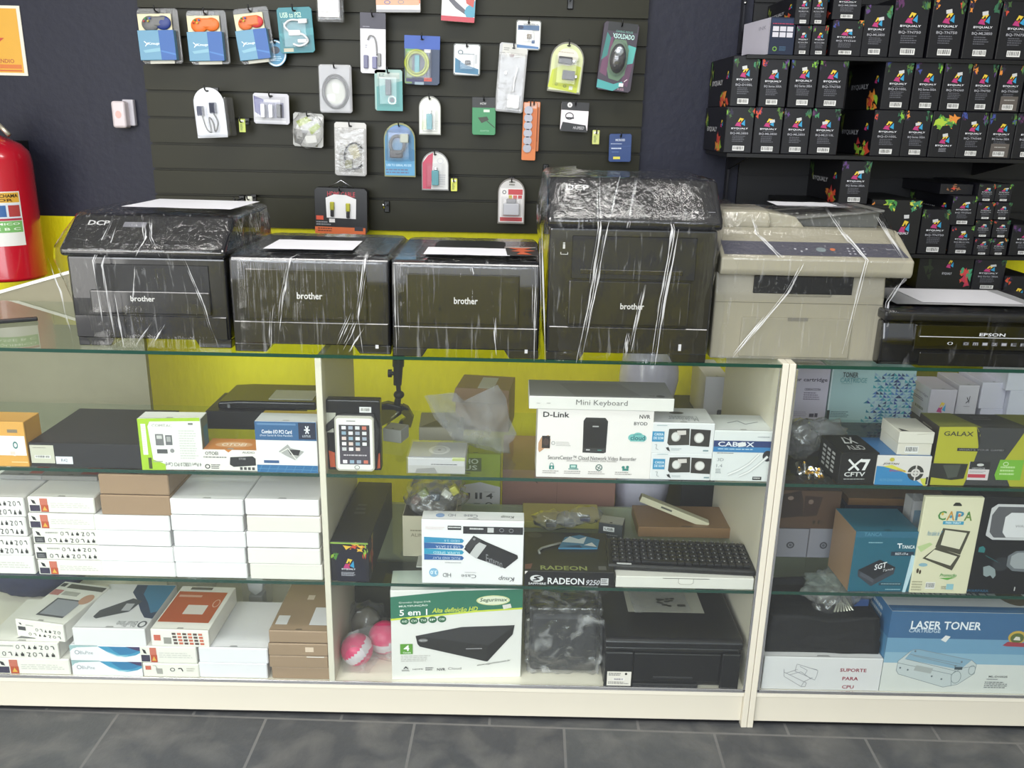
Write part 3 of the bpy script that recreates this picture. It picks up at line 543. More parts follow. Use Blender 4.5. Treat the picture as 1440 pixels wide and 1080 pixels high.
# ------------------------------------------------------------------ goods in the counters
ICON = '#3a3a3c'
def glyphs(x0, y0, x1, y1, n, rows, c=ICON):
    rr = random.Random(n*7+rows); out = []; cw = (x1-x0)/n; ch = (y1-y0)/rows
    for j in range(rows):
        for i in range(n):
            cx, cy = x0+cw*(i+.5), y0+ch*(j+.5); k = (i+j*3) % 5
            if k == 0: out.append(('o', cx, cy, cw*.3, ch*.32, cw*.09, c))
            elif k == 1: out.append(('l', [(cx-cw*.3, cy-ch*.2), (cx+cw*.1, cy-ch*.25), (cx+cw*.25, cy+ch*.25)], cw*.14, c))
            elif k == 2: out.append(('p', [(cx-cw*.28, cy+ch*.3), (cx, cy-ch*.32), (cx+cw*.12, cy), (cx+cw*.3, cy+ch*.3)], c))
            elif k == 3: out.append(('r', cx-cw*.28, cy-ch*.1, cx+cw*.25, cy+ch*.28, c)); out.append(('r', cx-cw*.1, cy-ch*.3, cx+cw*.05, cy-ch*.1, c))
            else: out.append(('l', [(cx-cw*.3, cy-ch*.25), (cx+cw*.25, cy-ch*.2), (cx-cw*.1, cy+ch*.3), (cx+cw*.3, cy+ch*.28)], cw*.12, c))
    return out
def strip_art(kind):   # frame 0..280 x 0..66 : end of a spare-part carton
    e = [('p', [(15, 10), (30, 15), (36, 30), (22, 27)], '#2c2c30'), ('r', 8, 34, 50, 60, '#44444a'), ('n', 14, 42, 44, 56, 2, '#8d8d92')]
    if kind == 'red': e += [('r', 52, 5, 84, 33, '#d5705a'), ('r', 54, 33, 86, 62, '#c8502e'), ('p', [(60, 56), (70, 38), (80, 56)], '#e8b13a'), ('n', 96, 22, 262, 46, 3, '#d8d5cf'), ('r', 8, 34, 50, 60, '#3a3550')]
    else: e += [('n', 56, 12, 110, 24, 1, '#b9b6b0')]+glyphs(116, 6, 270, 32, 7, 1)+glyphs(60, 34, 270, 62, 9, 1)
    return {'F': ((0, 0, 280, 66), e)}
ordn = ['topmost', 'second from the top', 'third from the top', 'fourth from the top', 'lowest']
def stack(name, x0, x1, ytop, n, zb, Y, d, lab, art=None, col='#efecea', group=None, cat='box', jit=.003, kinds=None, cols=None):
    xc, w, H = size(x0, x1, ytop, Y, zb); h = H/n; rr = random.Random(int(x0))
    for i in range(n):   # i = 0 topmost
        z = zb+H-h*(i+1)
        k = kinds[i] if kinds else None
        carton(name, lab % ordn[i if i < n-1 or n > 5 else 4], cat, w*rr.uniform(.985, .998), d, h-.0012, (xc+rr.uniform(-1, 1)*jit, Y+rr.uniform(0, 1)*.004, z), rr.uniform(-1, 1)*.008,
               col=cols[i] if cols else col, art=strip_art(k) if k else (art[i] if isinstance(art, list) else art), group=group, bev=.0022)
    return xc, w, zb+H
G_ = 'cartons stacked on the middle glass shelf'
Y2 = YF+.010
stack('spare_part_box', -45, 41, 699, 4, ZS2, Y2, .27, 'black-icon white carton at the photo edge, %s of its stack', kinds=['ico', 'ico', 'ico', 'red'])
_, _, zc1 = stack('spare_part_box', 44, 138, 700, 5, ZS2, Y2, .27, 'icon-printed white carton, %s of the stack left of the plain ones', kinds=['red', 'red', 'ico', 'ico', 'red'], col='#f1eee6')
def wh(p): return 'plain white carton in the %s, %%s' % p
x_, w_, z2 = stack('plain_white_box', 136, 242, 725, 4, ZS2, Y2, .28, wh('stack under two brown boxes'), col='#f0eef0')
stack('brown_box', 141, 240, 668, 2, z2, Y2, .2, 'brown cardboard box lying on the first plain white stack, %s', col='#a48566')
stack('plain_white_box', 243, 345, 702, 5, ZS2, Y2, .3, wh('middle plain white stack'), col='#efedf0')
stack('plain_white_box', 347, 451, 703, 5, ZS2, Y2, .3, wh('stack against the divider'), cols=['#efecef', '#e8e1da', '#efedee', '#ece8e4', '#e9e4dc'])
# pale clutter lying behind on the icon stacks
for i, (pa, pb, c, nm, lb) in enumerate([(0, 60, '#8f8f90', 'flat_carton', 'grey flattened carton lying at the back of the icon carton stacks'), (60, 138, '#8a8784', 'flat_carton', 'greyish flat carton with red corner on the second icon stack')]):
    xc, w, _ = size(pa, pb, 690, Y2+.1, zc1)
    carton(nm, lb, 'box', w, .14, .012, (xc, Y2+.1, zc1+.0), col=c, art={'T': ((0, 0, 100, 100), [('r', 10, 20, 60, 70, '#77787c'), ('r', 66, 50, 96, 92, '#b05048')])})
# bottom deck, first bay
YD = YF+.010
xc, w, z = stack('spare_part_box', -8, 97, 926, 1, ZD, YD, .2, 'white carton with red and purple squares, bottom of the tablet stack%.0s', kinds=['red'], col='#f3efe6')
xc, w, h_ = size(-22, 83, 903, YD, z)
o = carton('tablet_box', 'white carton with black icons carrying the tilted tablet carton', 'box', w, .2, h_, (xc, YD, z), -.02, col='#f0ede6', art={'F': ((0, 0, 280, 66), strip_art('ico')['F'][1]), 'T': ((0, 0, 100, 100), [('p', [(40, 92), (66, 92), (58, 84), (44, 86)], '#6a6a6c')])})
z = z+h_
xc, w, h_ = size(14, 88, 873, YD+.02, z)
carton('tablet_box', 'white carton with grey tablet printed on top, tilted on its stack', 'box', w*1.02, .19, h_, (xc+.012, YD+.015, z), -.18, col='#efece4',
       art={'F': ((75, 255, 525, 445), [('p', [(105, 290), (125, 290), (135, 310), (118, 308)], '#2c2c30'), ('r', 95, 330, 165, 372, '#44444a'), ('n', 170, 300, 240, 322, 1, '#b9b6b0')]+glyphs(250, 320, 500, 372, 6, 1)+glyphs(180, 378, 500, 425, 7, 1)),
            'T': ((0, 0, 100, 100), [('r', 2, 22, 22, 36, '#c97b78'), ('r', 26, 24, 60, 34, '#b8b5ae'), ('r', 20, 5, 98, 16, '#55534c'), ('r', 3, 5, 14, 14, '#3a3a3c'), ('r', 28, 42, 84, 86, '#5c5e63'), ('r', 32, 45, 84, 82, '#9fa2ad'), ('e', 86, 38, 12, 13, '#cf9b7e')])})
def flat_art(): return {'F': ((0, 0, 600, 145), [('p', [(0, 0), (0, 60), (60, 20), (240, 8), (240, 0)], '#9cc0c4'), ('p', [(30, 30), (180, 12), (250, 12), (350, 80), (440, 110), (540, 100), (600, 72), (600, 40), (600, 145), (0, 145), (0, 60)], '#f0f2f6'),
    ('p', [(240, 6), (600, 6), (600, 60), (560, 84), (470, 104), (390, 92), (320, 60)], '#3c9cc8'), ('p', [(330, 6), (560, 6), (600, 40), (520, 74), (430, 84), (380, 50)], '#2f7fb4'), ('p', [(480, 4), (600, 4), (600, 44), (560, 34)], '#473a66'), ('p', [(300, 44), (400, 86), (500, 90), (480, 98), (400, 98)], '#8fd0e4'),
    ('o', 60, 68, 20, 20, 5, '#6f7684'), ('t', 84, 54, 195, 86, 'BluPine', '#8a909c')])}
YD2 = YF+.010
_, _, z = stack('wave_box', 98, 198, 908, 2, ZD, YD2, .21, 'white carton with blue wave print beneath the big adapter carton, %s', art=flat_art(), col='#eef0f4')
xc, w, h_ = size(101, 203, 884, YD2, z)
carton('adapter_box', 'large white carton with dark stick and blue swoosh printed on its top', 'box', w, .215, h_, (xc+.003, YD2, z), 0, col='#e9e7ea',
       art={'T': ((0, 0, 100, 100), [('p', [(42, 2), (100, 2), (100, 78), (88, 76), (76, 62), (58, 36), (44, 20)], '#3b4a66'), ('p', [(58, 2), (100, 2), (100, 62), (92, 66), (78, 44), (62, 24)], '#3a7ea6'), ('p', [(52, 34), (68, 40), (60, 64), (22, 80), (16, 76), (18, 62)], '#54565c'), ('r', 48, 46, 60, 62, '#b9bac0'), ('o', 92, 90, 6, 7, 2.4, '#5c6068'), ('t', 56, 84, 84, 96, 'BluPine', '#84868c', 'u')])})
_, _, z = stack('spare_part_box', 201, 281, 933, 1, ZD, YD2, .2, 'cream carton with small red square print, bottom of the orange-topped stack%.0s', col='#f0ece2',
      art={'F': ((0, 0, 240, 70), [('r', 12, 12, 36, 32, '#d8644e'), ('p', [(56, 24), (84, 24), (84, 52), (60, 52)], '#a8a69e'), ('l', [(44, 10), (56, 10), (62, 24)], 2, '#8a8880')]+glyphs(110, 14, 180, 44, 2, 1)+[('n', 188, 18, 226, 40, 2, '#c8c4b8')])})
_, _, z = stack('spare_part_box', 197, 278, 909, 1, z, YD2, .2, 'cream carton with grey, purple and orange squares, middle of the orange-topped stack%.0s', kinds=['red'], col='#efebe2')
xc, w, h_ = size(212, 294, 886, YD2, z)
carton('enclosure_box', 'white carton with large orange panel on its top', 'box', w, .21, h_, (xc, YD2, z), -.02, col='#f0ece4',
       art={'F': ((640, 255, 880, 320), [('r', 652, 276, 680, 298, '#d8644e'), ('r', 692, 285, 724, 310, '#9a9890')]+[('r', 728+(i*22) % 130, 266+(i//6)*12, 744+(i*22) % 130, 274+(i//6)*12, ('#5c4a44', '#d86a50')[i % 2]) for i in range(24)]),
            'T': ((0, 0, 100, 100), [('r', 3, 14, 92, 84, '#c8582e'), ('r', 36, 45, 72, 66, '#e8ddd4'), ('r', 8, 22, 50, 27, '#e0a48c'), ('o', 84, 40, 6, 9, 1.4, '#e8b8a0'), ('r', 20, 3, 60, 9, '#6a6660')])})
_, _, z = stack('plain_white_box', 279, 377, 911, 2, ZD, YD2, .22, 'plain white carton on the bottom deck beside the brown stack, %s', col='#eceaf0')
_, _, z = stack('brown_box', 378, 462, 888, 4, ZD, YD2, .23, 'brown cardboard box in the stack against the divider on the deck, %s', col='#a2866a',
      art=[{'T': ((0, 0, 100, 100), [('r', 6, 70, 26, 88, '#e2dfe0'), ('r', 42, 26, 54, 36, '#dcc8b4'), ('r', 64, 52, 98, 88, '#e6e4ea')])}, {'F': ((0, 0, 100, 40), [('r', 62, 10, 76, 26, '#e0c8b0')])}, {'F': ((0, 0, 100, 40), [('r', 64, 0, 94, 3, '#ece4da')])}, None])
# dark cloth bag and clear dice-like box behind
b = B(); b.ball((0, 0, .075), .1, M('#2c3048', .8, 0, .2, .4, 40), (1.5, .6, .72), 4, lambda p: 1+.1*noise.noise(p*2.5)+.05*noise.noise(p*7))
xg = X(40, 2.26, ZD+.1); tag(b.build('cloth_bag', None, (xg, 2.265, ZD), None), 'dark navy cloth bag slumped behind the tablet cartons', 'bag')
xg = X(356, 2.2, ZD+.1); b = B(); b.box(-.035, .035, 0, .06, 0, .115, BLIS, .004, 2); o1 = thing('clear_plastic_box', 'clear plastic case holding a white plug behind the plain white cartons', 'case', (xg, 2.2, ZD))
b.build('clear_shell', o1); b = B(); b.prism([(-.02, .06), (0, .045), (.02, .06), (.025, .1), (0, .112), (-.025, .1)], .012, .05, M('#d8d8d4', .4), 'y', .003); b.box(-.02, .02, .01, .05, .002, .045, M('#c0c0bc', .4), .003); b.build('plug_insert', o1)
xg = X(268, 2.25, ZD+.1); b = B(); b.ball((0, 0, .06), .06, BAG, (1.2, .6, 1), 3, lambda p: 1+.25*noise.noise(p*3)); tag(b.build('crumpled_bag', None, (xg, 2.25, ZD)), 'crumpled clear bag behind the orange-topped carton', 'plastic bag')

# ---- top glass shelf, first bay
Y1 = YF+.010
cbox('adapter_box', 'orange and white carton cut off at the photo edge beside the black flat box', 'box', -42, 37, 593, Y1, ZS1, .07, col='#e3a340',
     art={'F': ((-240, 340, 105, 535), [('r', -240, 400, 100, 485, '#eeeae6'), ('p', [(-240, 485), (-60, 470), (30, 488), (30, 400), (-240, 400)], '#f2f0ee'), ('o', 38, 440, 16, 16, 7, '#3f7c80'), ('r', 0, 372, 62, 386, '#8a7a60'), ('r', 0, 468, 30, 482, '#e8cfc4'), ('r', 0, 512, 100, 516, '#f0d090')])})
YB = Yat(120, 656, ZS1); YB = YF+.012
cbox('flat_black_box', 'large flat black box with two white stickers', 'box', 42, 198, 624, YB, ZS1, .25, col='#26262b',
     art={'F': ((130, 430, 590, 540), [('r', 134, 440, 232, 522, '#c9c8b4'), ('bar', 150, 486, 216, 500), ('r', 236, 490, 306, 524, '#dfe2ea'), ('t', 258, 500, 284, 514, 'R42', '#5a6078'), ('n', 146, 450, 200, 456, 1, '#8d8c80')])})
cbox('card_box', 'lime green and white carton showing small card pictures', 'box', 197, 284, 589, Y1, ZS1, .05, col='#eeefe9', yaw=.03, faces={'R': '#6d7a6a'},
     art={'F': ((590, 328, 852, 545), [('p', [(590, 328), (850, 322), (850, 336), (640, 340), (630, 360), (640, 500), (690, 520), (690, 545), (590, 545)], '#a3cf1c'), ('t', 602, 350, 622, 480, 'l', '#f0f0e8'), ('n', 604, 356, 620, 470, 12, '#e8f2c0'),
      ('r', 658, 392, 692, 440, '#77787a'), ('r', 664, 398, 686, 412, '#c9c9c6'), ('r', 700, 396, 728, 438, '#6b6c70'), ('r', 705, 402, 722, 424, '#a8a8a8'), ('r', 660, 456, 704, 474, '#55565a'), ('e', 724, 462, 9, 9, '#8d8e90'),
      ('t', 648, 350, 734, 362, 'COMTAC', '#a9aaa6'), ('r', 800, 344, 820, 352, '#7a7a78'), ('n', 756, 374, 836, 500, 12, '#d3d6cf'), ('t', 692, 512, 842, 528, '4 Port USB2.0 PCI Card', '#4c5248', 'u'), ('r', 620, 492, 634, 540, '#3f4a20'), ('n', 640, 505, 680, 515, 1, '#a8b090')]),
      'R': ((0, 0, 100, 100), [('r', 30, 20, 90, 60, '#3f7f9c'), ('n', 20, 66, 90, 90, 4, '#c4cfc0')])})
cbox('splitter_box', 'small orange-topped white carton with a black splitter picture', 'box', 285, 363, 633, Y1+.002, ZS1, .075, col='#ece8e2', faces={'T': '#d8803a'},
     art={'F': ((855, 460, 1088, 550), [('t', 868, 468, 922, 482, 'OTOEI', '#3c3c3c', 'b'), ('n', 860, 488, 956, 498, 1, '#8a8886'), ('p', [(950, 458), (982, 458), (966, 470)], '#cf7a30'), ('p', [(972, 490), (1066, 484), (1078, 494), (1078, 524), (984, 532), (968, 522)], '#2a2b2f'), ('t', 1008, 492, 1036, 500, 'OTOEI', '#b9b9bc'),
       ('t', 1024, 464, 1076, 473, 'AUDIO', '#4a4a4a'), ('o', 874, 532, 11, 10, 4, '#4a4a4a'), ('n', 890, 522, 930, 544, 3, '#6a6866')]+[('r', 1010+i*17, 532, 1021+i*17, 544, '#4a4a4c') for i in range(4)]),
      'T': ((0, 0, 100, 100), [('e', 50, 55, 34, 24, '#e4a878'), ('t', 28, 42, 72, 66, 'OTOEI', '#fbe6d4', 'b')])})
cbox('card_box', 'blue and white carton with adapter card picture leaning against the divider', 'box', 360, 446, 593, Y1, ZS1, .06, col='#eceaec', faces={'T': '#cfd3d6'},
     art={'F': ((1078, 335, 1335, 552), [('r', 1078, 335, 1335, 414, '#2f6296'), ('r', 1088, 342, 1250, 350, '#5b86b4'), ('t', 1106, 370, 1232, 386, 'Combo I/O PCI Card', '#f2f4f8', 'b'), ('t', 1098, 390, 1234, 400, '(Four Serial & One Parallel)', '#dfe6f0'), ('r', 1260, 338, 1332, 408, '#222a44'),
        ('l', [(1290, 352), (1302, 384)], 5, '#e8ecf2'), ('l', [(1302, 352), (1290, 384)], 5, '#e8ecf2'), ('l', [(1284, 368), (1308, 368)], 5, '#e8ecf2'), ('t', 1276, 390, 1310, 399, 'LOTUS', '#dfe6f0'),
        ('p', [(1172, 462), (1212, 430), (1224, 446), (1280, 460), (1240, 498), (1200, 478)], '#a9a8a6'), ('p', [(1210, 452), (1264, 454), (1256, 478), (1222, 474)], '#2c2c30'), ('l', [(1180, 466), (1212, 448), (1248, 500)], 4, '#e4e2dc'), ('r', 1108, 500, 1172, 512, '#3c5f92'),
        ('r', 1078, 520, 1335, 552, '#2a6fa8')]+[('l', [(1084+i*36, 552), (1100+i*36, 520)], 2, '#4f92c4') for i in range(7)]+[('l', [(1078, 536), (1335, 540)], 2, '#4f92c4')])})
xc, w, _ = size(366, 446, 580, Y1+.065, ZS1)
z = ZS1
for i, (c, hh, lb) in enumerate([('#e8e6e0', .105, 'white carton standing behind the blue adapter card carton'), ]):
    carton('card_box', lb, 'box', w, .055, hh, (xc, Y1+.064, z), col=c, art={'T': ((0, 0, 100, 100), [('n', 20, 30, 80, 60, 2, '#8a8a88')])})
    carton('yellow_box', 'thin yellow carton lying on the white carton behind the blue one', 'box', w, .05, .008, (xc, Y1+.066, z+hh), col='#dcb93a')
xc, w, h = size(312, 446, 562, 2.26, ZS1+.05)
carton('black_flat_carton', 'small black flat box under the black glossy case, behind the splitter carton', 'box', .23, .16, .05, (xc-.03, 2.17, ZS1), col='#1b1b20')
t = thing('black_case', 'black glossy case with rounded top and paper slip by the divider', 'case', (xc+.012, 2.19, ZS1+.05))
h = Z(380, 565, 2.19)-ZS1-.05
b = B(); b.prism([(-w/2, 0), (w/2, 0), (w/2, h), (-w*.3, h), (-w/2, h*.82)], 0, .16, M('#16161b', .25), 'y', .005, 3); b.build('case_body', t)
b = B(); b.box(w*-.0, w*.45, .02, .1, h+.0002, h+.0016, P('#c4c4b4')); b.build('paper_slip', t)
b = B(); b.art((-w/2, -.0004, 0), XU, ZU, w, h, (0, 0, 100, 100), [('n', 10, 40, 13, 90, 8, '#9aa0a8')]); b.build('side_sticker', t)

# ---- top glass shelf, second bay
YA = YF+.012
xc, w, h = size(461, 536, 561, YA+.03, ZS1)
t = thing('armband_pack', 'black phone armband in retail pack with white smartphone on its front', 'armband', (xc, YA, ZS1))
b = B(); b.box(-w/2, w/2, .02, .05, 0, h, M('#17171b', .25), .003, 2)
b.art((-w/2, .02, 0), XU, ZU, w, h, (0, 0, 100, 100), [('p', [(0, 18), (18, 18), (14, 46), (0, 46)], '#b8b7a8'), ('r', 62, 9, 84, 17, '#d8d8dc'), ('bar', 64, 10, 82, 16), ('p', [(2, 72), (18, 76), (22, 96), (4, 96)], '#d4552c'), ('p', [(90, 78), (98, 74), (98, 96), (88, 98)], '#d4552c'), ('t', 30, 22, 70, 27, 'SPORT', '#6a6a70')]); b.build('card', t)
b = B(); b.prism([(-w*.5, h*.55), (-w*.36, h*.62), (-w*.36, h*.06), (-w*.2, h*.02), (w*.42, h*.02), (w*.46, h*.3), (w*.5, h*.6), (w*.4, h*.82), (-w*.25, h*.82), (-w*.5, h*.66)], .012, .022, M('#121214', .6, 0, .1, .3, 200), 'y', .003, 2); b.build('strap', t)
px0, px1, pz0, pz1 = -w*.33, w*.4, h*.025, h*.8
b = B(); b.prism([(px0+.006, pz0), (px1-.006, pz0), (px1, pz0+.006), (px1, pz1-.006), (px1-.006, pz1), (px0+.006, pz1), (px0, pz1-.006), (px0, pz0+.006)], .004, .014, M('#cfcdc4', .3), 'y', .002, 2)
fr = (155, 405, 392, 765); E_ = [('p', [(158, 420), (172, 406), (374, 406), (390, 420), (390, 750), (374, 764), (172, 764), (158, 750)], '#b8b4a4'), ('p', [(166, 424), (178, 414), (368, 414), (382, 424), (382, 744), (368, 754), (178, 754), (166, 744)], '#e8e6e2'), ('r', 182, 458, 366, 720, '#4a4450'), ('r', 182, 458, 366, 600, '#39353c'), ('r', 228, 430, 282, 436, '#8c8a88')]
cl = ['#e6e6e8', '#f0eef0', '#d8d8dc', '#8aa8c0', '#c8c8cc', '#9aa6b8', '#e0c8c0', '#d8745c']
for r_ in range(5):
    for c_ in range(4):
        if r_ == 4 and c_ > 2: continue
        x = 198+c_*41; y = 466+r_*35; E_.append(('r', x, y, x+26, y+22, cl[(r_*3+c_*5) % 8]))
E_ += [('n', 206, 652, 345, 668, 1, '#c8c0c8')]+[('r', 200+i*42, 690, 226+i*42, 712, cl[(i*2+1) % 8]) for i in range(4)]+[('o', 285, 738, 16, 14, 3, '#4a4a4c')]
b.art((px0, .004, pz0), XU, ZU, px1-px0, pz1-pz0, fr, E_); b.build('smartphone', t)
# camera clamp arm standing behind the counter
ya = 2.44; P_ = lambda x, y: at(x, y, ya)
BM = M('#131316', .35, 0, .1)
p0 = P_(561, 470); t = thing('clamp_arm', 'black jointed clamp mount arm hanging behind the armband pack', 'clamp arm', tuple(P_(560, 560)))
o = P_(560, 560)
def L(x, y, dy=0): v = P_(x, y)-o; return (v.x, dy, v.z)
b = B(); b.cyl(L(561, 478), L(560, 515), .017, BM); b.cyl(L(560, 515), L(559, 541), .014, BM, .012); b.build('upper_tube', t)
b = B(); b.cyl(L(557, 525), L(547, 525), .006, BM); b.cyl(L(551, 525), L(546, 525), .012, BM); b.build('locking_knob', t)
b = B(); b.ball(L(561, 555), .016, BM, (1, 1, .8)); b.cyl(L(560, 541), L(561, 555), .007, BM); b.cyl(L(561, 555), L(558, 570), .008, BM, .011); b.build('ball_joint', t)
b = B(); b.prism([L(533, 568)[::2], L(545, 565)[::2], L(566, 570)[::2], L(566, 580)[::2], L(552, 590)[::2], L(533, 600)[::2]], -.015, .015, BM, 'y', .003, 2); b.build('clamp_body', t)
b = B(); b.prism([L(566, 568)[::2], L(574, 572)[::2], L(582, 586)[::2], L(578, 600)[::2], L(560, 596)[::2], L(562, 592)[::2], L(572, 586)[::2], L(565, 580)[::2]], -.012, .012, BM, 'y', .002, 2); b.build('clamp_jaw', t)
b = B(); b.tube([L(545, 598), L(552, 585, -.012), L(562, 576, -.014)], .004, CHROME); b.build('clamp_screw', t)
# pole that carries it
b = B(); q = P_(561, 478); b.cyl((q.x, ya, q.z-.0), (q.x, ya+.2, q.z+.03), .006, BM); tag(b.build('mount_rod'), 'black rod holding the clamp arm, half hidden behind the printers', 'rod')
cbox('plug_box', 'small plain white carton behind the armband pack', 'box', 537, 565, 604, 2.1, ZS1, .05, col='#c9c8c0', yaw=-.3)
# CD-like clear case with white box and the plastic bag on top
xc, w, h = size(571, 656, 643, YF+.014, ZS1)
t = thing('clear_case', 'clear plastic case with white box inside, under the cloudy plastic bag', 'case', (xc, YF+.014, ZS1))
b = B(); b.box(-w/2+.004, w/2-.004, .003, .11, .002, h*.9, P('#c8c9c8'), .001, 1); b.art((-w/2, .003, 0), XU, ZU, w, h, (585, 680, 960, 810), [('n', 740, 732, 900, 744, 1, '#4a4a4c'), ('r', 600, 745, 950, 800, '#b9b8b2'), ('p', [(650, 770), (760, 760), (780, 800), (640, 800)], '#8f8e88'), ('r', 870, 682, 950, 708, '#b4c060')])
b.art((-w/2, .003, h*.9), XU, YU, w, .11, (0, 0, 100, 100), [('r', 3, 3, 97, 97, '#a9acb0'), ('o', 52, 50, 18, 26, 6, '#d2d4d6'), ('e', 52, 50, 11, 17, '#c2c4c8'), ('e', 52, 50, 3, 5, '#8a8c90')]); b.build('white_insert', t)
b = B(); b.box(-w/2, w/2, 0, .115, 0, h, BLIS, .003, 2); b.build('clear_shell', t)
xc, w, h = size(588, 640, 601, 2.12, ZS1)
carton('beige_box', 'beige cardboard box with open grey flap behind the clear case', 'box', w*1.2, .12, h, (xc+.012, 2.12, ZS1), .05, col='#9b957e', art={'T': ((0, 0, 100, 100), [('p', [(5, 95), (50, 40), (95, 95)], '#5e5848')])})
xc, w, h = size(640, 716, 545, 2.2, ZS1)
t = thing('brown_box', 'brown cardboard box with white tape half covered by the cloudy bag', 'box', (xc, 2.2, ZS1), (0, 0, -.12))
b = B(); b.box(-w/2, w/2, 0, .13, 0, h*.96, P('#b38d62'), .001, 1); b.box(-w*.1, w*.2, .01, .11, h*.96, h*.965, P('#e4e0d8')); b.build('carton_body', t)
b = B(); b.prism([(.0, h*.96), (-.05, h*.78), (-.051, h*.785), (-.002, h*.97)], -w/2, w/2, P('#b8946c'), 'x'); b.build('flap', t)
# cloudy plastic bag draped over these
def sheet(name, label, pts, m, Y, n=18, amp=.014, seed=0, cat='plastic bag', bulge=.03):
    """soft sheet following an outline read off the photo, drawn at depth Y with crumples"""
    P3 = [at(x, y, Y) for x, y in pts]; c = sum(P3, Vector())/len(P3); N_ = len(P3); K = 10; seg = 5
    vs = [(0, 0, 0)]; R_ = []
    for i in range(N_):
        for s_ in range(seg): R_.append(P3[i].lerp(P3[(i+1) % N_], s_/seg)-c)
    M_ = len(R_)
    for k in range(1, K+1):
        for q in R_:
            f = k/K; p = q*f; nn = noise.noise(Vector((p.x*22+seed, p.z*22, seed)))*amp+noise.noise(Vector((p.x*60+seed, p.z*40, 2)))*amp*.5
            vs.append((p.x, -bulge*(1-f*f)-nn, p.z))
    vs[0] = (0, -bulge, 0)
    fs = [(0, 1+i, 1+(i+1) % M_) for i in range(M_)]+[(1+k*M_+i, 1+(k+1)*M_+i, 1+(k+1)*M_+(i+1) % M_, 1+k*M_+(i+1) % M_) for k in range(K-1) for i in range(M_)]
    b = B(); b.add([(v[0], v[1]+.0, v[2]) for v in vs], fs, m, True)
    # back sheet
    b.add([(v[0]*.97, bulge*.6+(v[1]+bulge)*.6*-1*.4, v[2]*.97) for v in vs], [f[::-1] for f in fs], m, True)
    return tag(b.build(name, None, tuple(c)), label, cat)
sheet('cloudy_bag', 'crumpled cloudy plastic bag flopped over the boxes on the top shelf', [(597, 556), (640, 553), (652, 564), (700, 541), (712, 560), (717, 590), (727, 612), (716, 626), (718, 640), (702, 638), (690, 632), (668, 628), (640, 622), (628, 606), (612, 588)], MILK, 2.06, seed=3, amp=.02)
# nvr, speakers, cable, mini keyboard
Yn = YF+.014
o, (xc, w, h, zt_) = cbox('recorder_box', 'white carton picturing a black network recorder, under the mini keyboard carton', 'box', 755, 917, 576, Yn, ZS1, .1, col='#efe8e6',
     art={'F': ((90, 318, 692, 688), [('t', 118, 334, 254, 362, 'D-Link', '#1a1a1c', 'b'), ('t', 616, 340, 672, 360, 'NVR', '#3a3a3c', 'b'), ('t', 590, 378, 660, 396, 'BYOD', '#5a5a5c', 'b'),
       ('p', [(340, 360), (440, 360), (455, 378), (452, 545), (440, 550), (330, 548), (328, 378)], '#2a2829'), ('r', 334, 382, 448, 520, '#1c1a1b'), ('r', 334, 524, 446, 544, '#3a3a3c'), ('r', 376, 403, 408, 410, '#a8a8a8'), ('r', 348, 530, 368, 536, '#c9c9c9'), ('r', 408, 532, 430, 536, '#4a9a90'),
       ('p', [(98, 500), (112, 470), (150, 458), (160, 480), (158, 530), (130, 530), (104, 552), (98, 540)], '#c8946a'), ('r', 116, 462, 158, 528, '#2e2826'), ('e', 137, 495, 16, 20, '#4c3a34'), ('o', 175, 500, 10, 10, 3, '#9a9a9a'), ('n', 190, 492, 272, 518, 3, '#c8c2c0'),
       ('e', 590, 462, 26, 20, '#6fc0bc'), ('e', 615, 452, 26, 18, '#6fc0bc'), ('e', 640, 464, 20, 18, '#6fc0bc'), ('r', 576, 462, 650, 482, '#6fc0bc'), ('t', 576, 450, 652, 476, 'cloud', '#2a6a78', 'b'), ('t', 592, 440, 630, 450, 'mydlink', '#2a6a78'),
       ('t', 150, 566, 614, 588, 'SecureCenter™ Cloud Network Video Recorder', '#3a3836'), ('t', 248, 586, 512, 598, 'SecureCenter Cloud Network Video Recorder', '#9a9492'),
       ('r', 158, 622, 184, 642, '#2c8a80'), ('o', 171, 618, 10, 12, 3, '#2c8a80'), ('r', 168, 628, 175, 638, '#e8e4e0'), ('r', 266, 614, 304, 634, '#2c8a80'), ('r', 260, 636, 312, 641, '#2c8a80'), ('r', 272, 618, 298, 630, '#b9dcd4'), ('o', 420, 628, 18, 18, 4, '#2a6258'), ('l', [(408, 622), (432, 636)], 3, '#2a6258'), ('l', [(414, 640), (426, 618)], 3, '#2a6258'), ('e', 548, 624, 8, 8, '#2c8a80'), ('e', 570, 622, 8, 8, '#2c8a80'), ('r', 544, 630, 576, 642, '#2c8a80')]
       +[('n', x, 648, x+88, 668, 2, '#b0a8a6') for x in (124, 238, 364, 506)])})
o, _ = cbox('keyboard_box', 'long grey-topped keyboard carton lying across the recorder carton', 'box', 744, 948, 559, Yn-.004, zt_, .13, col='#e6e3df', faces={'T': '#8e8e90'},
     art={'F': ((55, 250, 805, 318), [('t', 298, 264, 564, 300, 'Mini Keyboard', '#6a6866'), ('n', 94, 284, 112, 292, 1, '#b8b4b0'), ('n', 146, 282, 166, 292, 1, '#b8b4b0')]),
          'T': ((0, 0, 100, 100), [('p', [(22, 20), (65, 15), (78, 90), (32, 96)], '#808082'), ('e', 91, 88, 3, 6, '#4a4a4c'), ('n', 83, 84, 87, 92, 1, '#5a5a5c')])})
